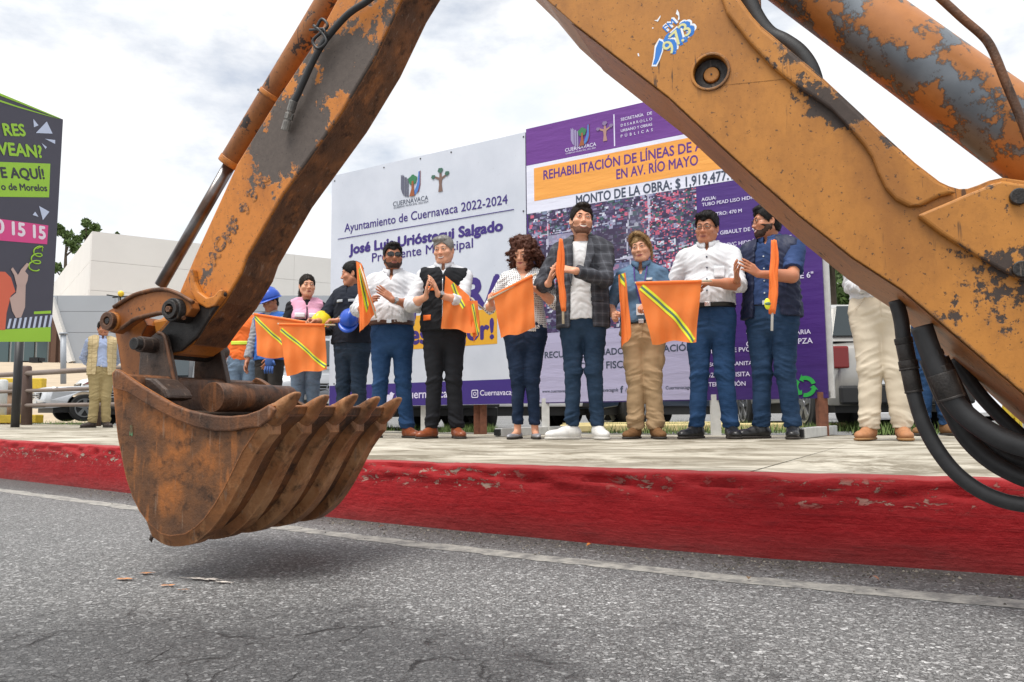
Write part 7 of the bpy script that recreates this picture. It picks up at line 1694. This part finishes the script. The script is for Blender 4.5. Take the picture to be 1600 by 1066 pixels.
b = MB(); b.box((-.005, f.front_y(sh, 0, 1.06 * k) - .014, 1.06 * k), (.055, .003, .085)); f.part(b, 'id_card', plain('white card', (.7, .7, .72), .4), sh)
f.trousers(KHAKI, .014, .030, .985, 0, .008, cargo=True); f.belt(M_beltb, .965, .016); f.shoes(SUEDE, SOLE, 'boot', 'boot')
# 6 --- white shirt, glasses
f = person('black haired man in glasses and a white half sleeved shirt holding the large striped flag', 1116, 5.93, -8, H=1.73, girth=1.05, smile=.35, skin=SK_T, head=(-12, 7, 4), belly=.02, stance=.125, arms={
    -1: dict(w=(-.23, -.17, .96), hint=(-.45, .1, .95), d=(-.1, -.6, -.3), n=(.9, 0, 0), curl=.8, sp=.6), 1: dict(w=(.045, -.31, 1.125), hint=(.48, .0, .96), d=(-.86, -.22, -.02), n=(-.1, .3, -.9), curl=.95, sp=.8)}, feet=(.55, .25))
f.body(); f.face(.35, HB, 'open'); f.hair(HB, 'sidepart', .030, .014, .074, seed=8, fringe=-.004); f.glasses(M_frame)
sh = f.top('shirt', W_SHIRT, .010, .54, .99, True, (1.40, .5), bulge=.010, wrk=.007, cuff=.012); f.collar(W_SHIRT); f.buttons(sh, (1.09, 1.18, 1.27, 1.355), NAVYV); f.patch(sh, 'pocket', .05, .125, 1.19, 1.28, W_SHIRT, .003); f.trousers(J1, .013, .024, 1.02); f.belt(M_beltb, .99, .016); f.shoes(LEATHB, SOLE)
# 7 --- navy vest
f = person('bearded man in glasses and navy vest in profile, clapping, rolled flag under arm', 1214, 5.79, -22, H=1.74, girth=1.10, smile=.8, skin=SK_T, head=(-50, 2, 0), stance=.115, arms={
    -1: dict(w=(-.14, -.30, 1.14), hint=(-.42, .05, 1.0), d=(.12, -.70, .55), n=(1, .1, .3), curl=.22, sp=.3, spread=.03), 1: dict(w=(.03, -.34, 1.155), hint=(.44, -.05, .98), d=(-.35, -.75, .40), n=(-.9, .2, .15), curl=.2, sp=.3, spread=.03)}, feet=(.7, .25))
f.body(); f.face(.8, HB, 'open', None, True); f.hair(HB, 'quiff', .030, .014, .070, seed=9); f.beard(STB2, .0026); f.glasses(M_frame)
DB = denim('dark blue shirt cotton', (.022, .045, .125)); sh = f.top('shirt', DB, .011, .40, .97, True, (1.40, .45), bulge=.010, wrk=.006, cuff=.014); f.collar(DB); f.buttons(sh, (1.05, 1.14, 1.23, 1.32), M_metal)
f.top('vest', NAVYV, .026, 0, .88, False, None, 1.495, arms=False, armhole=-.024, flare=.022, openf=(.10, .065, 1.45), wrk=.009)
f.trousers(J3, .014, .026, 1.0); f.belt(M_beltb, .98, .016); f.shoes(LEATHB, SOLE)
# 8 --- dark vest man, looking left
f = person('man in a dark navy vest looking away left, blue helmet under his arm', 549, 7.5, -28, H=1.68, girth=1.08, smile=.0, skin=SK_T, head=(-62, 6, 0), stance=.11, arms={
    -1: dict(w=(-.20, -.34, 1.09), hint=(-.42, .0, .95), d=(-.45, -.75, .0), n=(.5, -.2, -.6), curl=.9, sp=.8), 1: dict(w=(.02, -.30, 1.10), hint=(.46, .0, .98), d=(-.80, -.40, .02), n=(-.1, .2, -.9), curl=.8, sp=.7)})
f.body(); f.face(.0, HB, 'open'); f.hair(HB, 'short', .020, .010, .070, seed=10)
DK = cloth('dark navy fleece', (.014, .018, .030), 300, .2); f.top('shirt', DK, .010, .42, .95, False, None, 1.48, cuff=.012); v = f.top('vest', DK, .026, 0, .90, False, (1.38, .4), 1.50, arms=False, armhole=-.02, flare=.012)
f.patch(v, 'reflective_tape', -.10, -.03, 1.30, 1.325, M_grey_t); f.patch(v, 'reflective_tape', .03, .10, 1.30, 1.325, M_grey_t); f.trousers(denim('worn navy denim', (.018, .034, .060)), .013, .024, 1.0); f.shoes(LEATHB, SOLE); f.watch(1, M_metal, M_watchf)
BLUE_MAN = f
# 9 --- pink vest woman
f = person('woman in a pink and white safety vest with black sleeves holding a yellow helmet', 476, 7.77, 4, H=1.60, girth=1.04, woman=True, smile=.0, skin=SK_L, head=(10, 2, 0), stance=.095, arms={
    -1: dict(w=(-.10, -.27, 1.02), hint=(-.42, .1, .95), d=(.6, -.45, .2), n=(.3, .4, -.7), curl=.7, sp=.6), 1: dict(w=(.10, -.28, 1.06), hint=(.44, .05, .96), d=(-.7, -.4, .2), n=(-.3, .4, -.7), curl=.6, sp=.6)}, res=.0058)
f.body(); f.face(.0, HB, 'open', M_lip2); f.hair(HBR, 'slick', .013, .010, .072, -.06, 11); f.curls(HBR, [((-.03, .07, .03), (-.085, .06, -.06), (-.07, .0, -.16), .018, .010), ((0, .1, .0), (-.06, .09, -.08), (-.06, .02, -.17), .02, .010)], name='ponytail', spread=.0, rough=0.)
f.top('shirt', BLK, .008, .85, .95, False, None, 1.45); PK = cloth('pink vest mesh', (.72, .36, .50), 300, .08); v = f.top('vest', PK, .020, 0, .90, False, (1.37, .5), 1.475, arms=False, armhole=-.012, flare=.008)
WV = plain('white vest panel', (.70, .68, .74), .6, .05, 30); f.patch(v, 'white_panel', -.125, -.02, 1.235, 1.285, WV); f.patch(v, 'white_panel', .02, .125, 1.235, 1.285, WV); f.patch(v, 'zip_tape', -.006, .006, .92, 1.36, BLK, .004, 1, 14); f.patch(v, 'black_band', -.13, .13, 1.205, 1.222, BLK, .004); f.trousers(J4, .010, .022, 1.0); f.shoes(LEATHB, SOLE)
PINK = f
# 10 --- worker in blue
f = person('worker in a blue helmet and blue vest, face turned down, behind the backhoe stick', 419, 8.6, -30, H=1.56, girth=1.02, smile=.0, skin=SK_D, head=(-22, 22, 0), res=.0062, arms={
    -1: dict(w=(-.22, -.14, .86), hint=(-.42, .1, 1.0), d=(0, -.3, -.9), n=(1, 0, 0), curl=.3, sp=.3), 1: dict(w=(.15, -.22, .86), hint=(.42, .1, 1.0), d=(-.25, -.4, -.8), n=(-.8, .4, 0), curl=.35, sp=.3)})
f.body(); f.face(.0, HB, 'open'); f.hair(HB, 'short', .014, .008, .066, seed=12)
f.top('shirt', cloth('grey work shirt', (.30, .31, .33)), .010, .9, .92, False); BV = cloth('blue vest', (.04, .13, .42), 300, .1); f.top('vest', BV, .022, 0, .88, False, (1.36, .5), 1.47, arms=False, armhole=-.014, flare=.012); f.trousers(cloth('dark work trousers', (.035, .032, .03)), .014, .026, 1.0); f.shoes(LEATHB, SOLE)
def helmet(label, c, R, mat, strap=False, group=None, sc=1.0):
    """hard hat: dome with ridge, brim and peak; c centre of the rim, R 3x3 orientation (local z up, -y front)"""
    root = thing('hard_hat', label, 'hard hat', c, 0, group); R = Matrix(R) if not isinstance(R, Matrix) else R; b = MB(); n = 28; vs = []
    for j in range(9):
        ph = j / 8 * math.pi / 2
        for i in range(n):
            a = 2 * math.pi * i / n; x, y = math.sin(a) * .105 * math.cos(ph), math.cos(a) * .130 * math.cos(ph); z = .125 * math.sin(ph) + (.012 if abs(x) < .018 and j > 1 else 0)
            vs.append(Vector(c) + R @ (Vector((x, y, z)) * sc))
    b.add(vs, [(j * n + i, j * n + (i + 1) % n, (j + 1) * n + (i + 1) % n, (j + 1) * n + i) for j in range(8) for i in range(n)], 0, True); o = b.build('shell', mat, root); md = o.modifiers.new('t', 'SOLIDIFY'); md.thickness = .004
    b = MB(); vs = []
    for j in range(3):
        for i in range(n):
            a = 2 * math.pi * i / n; fr = max(0, -math.cos(a)) ** 2; e = (0, .010 + .045 * fr, .012 + .048 * fr)[j]; vs.append(Vector(c) + R @ (Vector((math.sin(a) * (.105 + e * .6), math.cos(a) * (.130 + e), (.004, -.004 - .01 * fr, -.010 - .012 * fr)[j])) * sc))
    b.add(vs, [(j * n + i, j * n + (i + 1) % n, (j + 1) * n + (i + 1) % n, (j + 1) * n + i) for j in range(2) for i in range(n)], 0, True); o = b.build('brim', mat, root); md = o.modifiers.new('t', 'SOLIDIFY'); md.thickness = .003
    b = MB(); b.ring(Vector(c) + R @ Vector((0, 0, .004)), R @ Vector((0, 0, 1)), .082 * sc, .09 * sc, .02 * sc); b.build('headband', MBLK, root); return root
HBLUE = plain('blue helmet plastic', (.02, .08, .45), .3, .05, 8, .03); HYEL = plain('yellow helmet plastic', (.80, .58, .02), .3, .05, 8, .03)
Rh = Matrix.Rotation(BASE[f.root.name][1], 3, 'Z') @ Matrix(f.hR.tolist()); helmet('blue hard hat worn by the worker behind the backhoe stick', f.world(f.h2l((0, .012, .038))), Rh, HBLUE, sc=.98)
b = MB(); q = f.world(f.Wr[1]) ; g_ = thing('work_glove', 'blue work glove held by the worker under the orange flags', 'glove', q)
b.ball(q + Vector((0, -.045, -.04)), (.05, .022, .065), 14, 10)
for k_ in range(4): b.tube([q + Vector((-.036 + .024 * k_, -.05, -.09)), q + Vector((-.040 + .026 * k_, -.065, -.135)), q + Vector((-.040 + .026 * k_, -.060, -.165))], [.012, .0115, .008], 8)
b.tube([q + Vector((.04, -.05, -.03)), q + Vector((.065, -.06, -.075))], [.013, .010], 8); b.build('shell', plain('blue glove', (.03, .09, .30), .7, .2, 30), g_)
# 11 --- orange jacket
f = person('person in an orange safety jacket and jeans behind the bucket hinge', 377, 9.2, -14, H=1.60, girth=1.05, smile=.0, skin=SK_D, head=(-20, 10, 0), res=.0066)
f.body(); f.face(.0, HB, 'open'); f.hair(HB, 'short', .016, .010, .068, seed=13); j_ = f.top('jacket', M_hiv, .018, .95, .90, False, None, 1.50); f.patch(j_, 'reflective_band', -.12, .12, 1.09, 1.135, plain('lime tape', (.62, .75, .05), .5)); f.trousers(J4, .013, .026, 1.0); f.shoes(LEATHB, SOLE)
# 12 --- beige vest man
f = person('older man in a beige quilted vest and khaki trousers standing by the brown fence', 154, 12.2, 8, H=1.66, girth=1.06, smile=.1, skin=SK_T, head=(14, 3, -4), stance=.10, res=.007, arms={
    -1: dict(w=(-.10, .17, .93), hint=(-.45, .2, 1.05), d=(.6, .1, -.5), n=(0, 1, 0), curl=.6), 1: dict(w=(.10, .18, .93), hint=(.45, .2, 1.05), d=(-.6, .1, -.5), n=(0, 1, 0), curl=.6)}, feet=(.9, .3))
f.body(); f.face(.1, HB, 'open'); f.hair(HG if False else HBR, 'short', .018, .010, .075, seed=14)
LB = cloth('pale blue shirt', (.42, .50, .72)); f.top('shirt', LB, .012, .97, .97, True, (1.41, .5), bulge=.01); f.collar(LB)
def m_quilt():
    t = NT('beige quilted vest'); c = t.co(); s = t.sep(c); q = []
    for ax in (s[0], s[2]): q.append(t.math('ABSOLUTE', t.math('SUBTRACT', t.math('FRACT', t.math('ADD', t.math('MULTIPLY', ax, 14), 10)), .5)))
    m_ = t.math('MAXIMUM', q[0], q[1]); col = t.mix(t.ramp(m_, [(.40, 0), (.5, .6)]), srgb(200, 180, 138), srgb(150, 130, 92)); return t.set(col, .8, 0, t.bump(m_, -.5, .02))
f.top('vest', m_quilt(), .030, 0, .84, False, None, 1.49, arms=False, armhole=-.024, flare=.02, openf=(.085, .055, 1.45)); f.trousers(KHAKI2, .016, .03, 1.0); f.belt(M_belt, .985, .02); f.shoes(plain('dark brown shoe', (.05, .035, .03), .5), SOLE)
# 13 --- cream trousers
f = person('person in cream trousers and white blouse whose upper body the orange boom hides', 1385, 5.26, -4, H=1.66, girth=1.06, woman=True, smile=.2, skin=SK_T, head=(-10, 0, 0), stance=.105, res=.0066, arms={
    -1: dict(w=(-.08, -.22, 1.05), hint=(-.26, .2, .90), d=(.8, -.3, .1), n=(0, .5, -.6), curl=.5), 1: dict(w=(.08, -.24, 1.06), hint=(.26, .2, .90), d=(-.8, -.3, .1), n=(0, .5, -.6), curl=.5)}, feet=(.35, .1))
f.body(); f.face(.2, HB, 'open'); f.hair(HBR, 'slick', .014, .010, .072, -.07, 15); f.top('blouse', W_SHIRT, .012, .9, .985, True, (1.38, .5)); f.trousers(BEIGE, .020, .030, 1.005); f.shoes(BOOT, plain('tan sole', srgb(150, 112, 70), .7), 'boot', 'boot')
# 14 --- hidden jeans
f = person('person in blue jeans standing behind the black hoses, mostly hidden by the boom', 1462, 6.3, 0, H=1.70, girth=1.05, smile=.0, skin=SK_T, head=(0, 0, 0), stance=.08, res=.0075)
f.body(); f.face(.0, HB, 'open'); f.hair(HB, 'short', .016, .010, .068, seed=16); f.top('shirt', LB, .012, .97, .92, False); f.trousers(J1, .013, .024, 1.0); f.shoes(SUEDE, SOLE)

# helmets held under the arm
def rotm(rx, ry, rz): return Euler((rad(rx), rad(ry), rad(rz))).to_matrix()
helmet('blue hard hat held under the arm of the man looking left', P(545, 500, 7.26), rotm(48, 12, 10), HBLUE, sc=.86)
helmet('yellow hard hat held against the pink vest', P(502, 506, 7.45), rotm(16, 6, -18), HYEL, sc=.92)

# ------------------------------------------------------------------ flags
def m_flag():
    t = NT('orange flag mesh'); c = t.co(); n = t.noise(c, 600, 2); n2 = t.noise(c, 14, 4); col = t.mix(n2, (1.0, .25, .05), (1.0, .33, .10)); col = t.mix(t.math('MULTIPLY', n, .3), col, (.85, .16, .04))
    t.set(col, .7, 0, t.bump(n2, .15, .01), .2); tr = t.n('ShaderNodeBsdfTranslucent'); t.l(col, tr.inputs['Color']); ms = t.n('ShaderNodeMixShader'); ms.inputs[0].default_value = .34
    t.l(t.b.outputs[0], ms.inputs[1]); t.l(tr.outputs[0], ms.inputs[2]); t.l(ms.outputs[0], t.o.inputs[0]); return t.mat
M_FL = m_flag(); M_LIME = plain('lime reflective tape', (.75, .78, .03), .45, .05, 40); M_TG = plain('green grey reflective tape', srgb(86, 118, 96), .4, .1, 40); M_POLE = plain('pale wooden pole', srgb(205, 190, 165), .6, .1, 30); M_POLEW = plain('white pole', (.7, .7, .7), .5)
def flag(label, corners, wave=.018, folds=3.0, pole=None, stripe=None, nu=36, nv=36, seed=0, sag=.0, hem=True, wmat=None, sw_=.045):
    """corners: four (px, py, Y) top-left, top-right, bottom-right, bottom-left"""
    TL, TR_, BR, BL = [P(*c) for c in corners]; root = thing('flag', label, 'flag', (TL + TR_) / 2, 0, 'orange signal flags'); r_ = random.Random(seed); ph = r_.uniform(0, 6)
    nn = (TR_ - TL).cross(BL - TL).normalized()
    if nn.y > 0: nn = -nn
    def S(u, v, off=0.):
        p = (TL * (1 - u) + TR_ * u) * (1 - v) + (BL * (1 - u) + BR * u) * v
        a = wave * v ** .6; d = a * math.sin(folds * 6.283 * u * (1 - .25 * v) + ph + v * 1.4) + a * .5 * math.sin(folds * 2.3 * 6.283 * u + ph * 2 + v * 3) + a * .4 * math.sin(v * 9 + u * 4 + ph)
        return p + nn * (d + off) + Vector((0, 0, -sag * math.sin(math.pi * u) * (1 - v) - .012 * v * math.sin(u * 8 + ph)))
    b = MB(); b.grid(lambda u, v: S(u, v), nu, nv); cl = b.build('cloth', M_FL, root, fixn=False)
    if stripe:
        (u0, v0), (u1, v1) = stripe; d = Vector((u1 - u0, v1 - v0)); n2 = Vector((-d.y, d.x)).normalized()
        for a, c, m_ in ((-1, -.36, M_LIME), (-.36, .36, M_TG), (.36, 1, M_LIME)):
            b = MB(); b.grid(lambda s, t_: S(min(max(u0 + d.x * t_ + n2.x * sw_ * (a + (c - a) * s), 0), 1), min(max(v0 + d.y * t_ + n2.y * sw_ * (a + (c - a) * s), 0), 1), .0035), 2, 40); b.build('reflective_stripe', m_, cl, fixn=False)
    if pole:
        a, c = P(*pole[0]), P(*pole[1]); b = MB(); b.tube([a, c], .0075, 10); b.build('pole', wmat or M_POLE, root)
        if hem:
            a2, c2 = S(0, 0), S(1, 0); b = MB(); b.tube([a2.lerp(c2, i / 10) for i in range(11)], .0125, 10); b.build('sleeve', M_FL, root)
    return root
flag('orange striped flag half hidden behind the backhoe stick, held by the worker side', [(397, 491, 7.55), (478, 504, 7.5), (470, 562, 7.5), (404, 557, 7.55)], .022, 1.6, ((395, 490, 7.56), (492, 505, 7.5)), ((.0, .06), (.72, .80)), seed=2)
flag('orange striped flag held level in front of the woman with the pink vest', [(436, 507, 7.12), (507, 508, 7.12), (511, 577, 7.12), (448, 586, 7.10)], .022, 1.5, ((434, 506, 7.13), (524, 508, 7.13)), ((.03, .10), (.98, .93)), seed=4)
flag('narrow orange flag hanging in folds beside the man in sunglasses', [(556, 408, 6.46), (565, 412, 6.46), (588, 486, 6.46), (562, 523, 6.48)], .03, 1.5, ((562, 412, 6.47), (588, 497, 6.44)), ((.45, .10), (.60, .80)), nu=24, seed=6, hem=False, sw_=.11)
flag('orange flag tucked under the arm of the grey haired man', [(696, 431, 6.40), (733, 462, 6.44), (742, 521, 6.42), (689, 511, 6.34)], .022, 1.1, ((716, 450, 6.44), (766, 492, 6.56)), ((.30, .04), (.72, .42)), nu=30, seed=8, hem=False, sw_=.09)
flag('tail of orange cloth hanging behind the elbow of the grey haired man', [(729, 470, 6.38), (746, 470, 6.40), (750, 512, 6.42), (741, 536, 6.40)], .012, 1.0, None, ((.5, .1), (.62, .98)), nu=16, seed=9, sw_=.14)
flag('orange flag with a tonal diagonal band held open by the curly haired woman', [(771, 462, 5.98), (832, 431, 5.92), (836, 514, 5.94), (782, 529, 5.98)], .018, 1.2, ((762, 469, 5.98), (838, 428, 5.92)), None, seed=10)
b = MB(); cr_ = bpy.data.objects['flag.005'] if 'flag.005' in bpy.data.objects else None
flag('slim folded orange flag hanging left of the blonde woman', [(966, 430, 5.72), (977, 426, 5.74), (986, 520, 5.74), (973, 546, 5.72)], .016, 1.0, None, ((.25, .0), (.75, .12)), nu=18, seed=12, hem=False, sw_=.10)
flag('large orange flag with a lime diagonal stripe in front of the blonde woman', [(994, 443, 5.56), (1096, 440, 5.54), (1087, 533, 5.56), (1019, 537, 5.58)], .024, 1.4, ((992, 442, 5.57), (1112, 439, 5.54)), ((.06, .06), (.93, .98)), seed=14, sw_=.06)
def rolled(label, pts, rs, pole, wm):
    root = thing('flag', label, 'flag', P(*pts[0]), 0, 'orange signal flags'); q = catmull([P(*p) for p in pts], 5); m = len(q); n = 30; b = MB(); vs = []
    for i, p in enumerate(q):
        t = i / (m - 1) * (len(rs) - 1); j = min(int(t), len(rs) - 2); r0 = rs[j] + (rs[j + 1] - rs[j]) * (t - j)
        for k in range(n):
            a = 6.2832 * k / n; rr = r0 * (1 + .28 * math.sin(2 * a + i * .22) + .17 * math.sin(5 * a - i * .30) + .10 * math.sin(9 * a + i * .5)); vs.append(p + Vector((math.cos(a) * rr, math.sin(a) * rr, .006 * math.sin(a * 3 + i))))
    b.add(vs, [(i * n + k, i * n + (k + 1) % n, (i + 1) * n + (k + 1) % n, (i + 1) * n + k) for i in range(m - 1) for k in range(n)], 0, True); b.add(vs[:n], [tuple(range(n))]); b.add(vs[-n:], [tuple(range(n))]); cl = b.build('cloth', M_FL, root)
    b = MB(); b.tube([P(*pole[0]), P(*pole[1])], .009, 12); b.build('pole', wm, root); return root, cl
rolled('rolled orange flag held upright between the hands of the man in the blazer', [(876, 374, 5.66), (877, 400, 5.66), (875, 430, 5.66), (879, 460, 5.66), (881, 486, 5.66)], [.010, .021, .023, .019, .022, .018], ((879, 440, 5.665), (880, 506, 5.665)), M_POLE)
rt, cl = rolled('rolled orange flag propped upright against the navy vest', [(1209, 376, 5.44), (1211, 402, 5.43), (1208, 430, 5.42), (1209, 456, 5.42), (1206, 490, 5.42)], [.016, .023, .021, .022, .027, .020], ((1208, 430, 5.42), (1206, 517, 5.42)), M_POLEW)
b = MB(); q = P(1199, 475, 5.385); b.ball(q, (.022, .016, .040), 12, 8); b.build('reflective_stripe', M_LIME, cl); b = MB(); b.ball(q + Vector((.001, -.008, 0)), (.021, .012, .014), 12, 8); b.build('reflective_stripe', M_TG, cl)
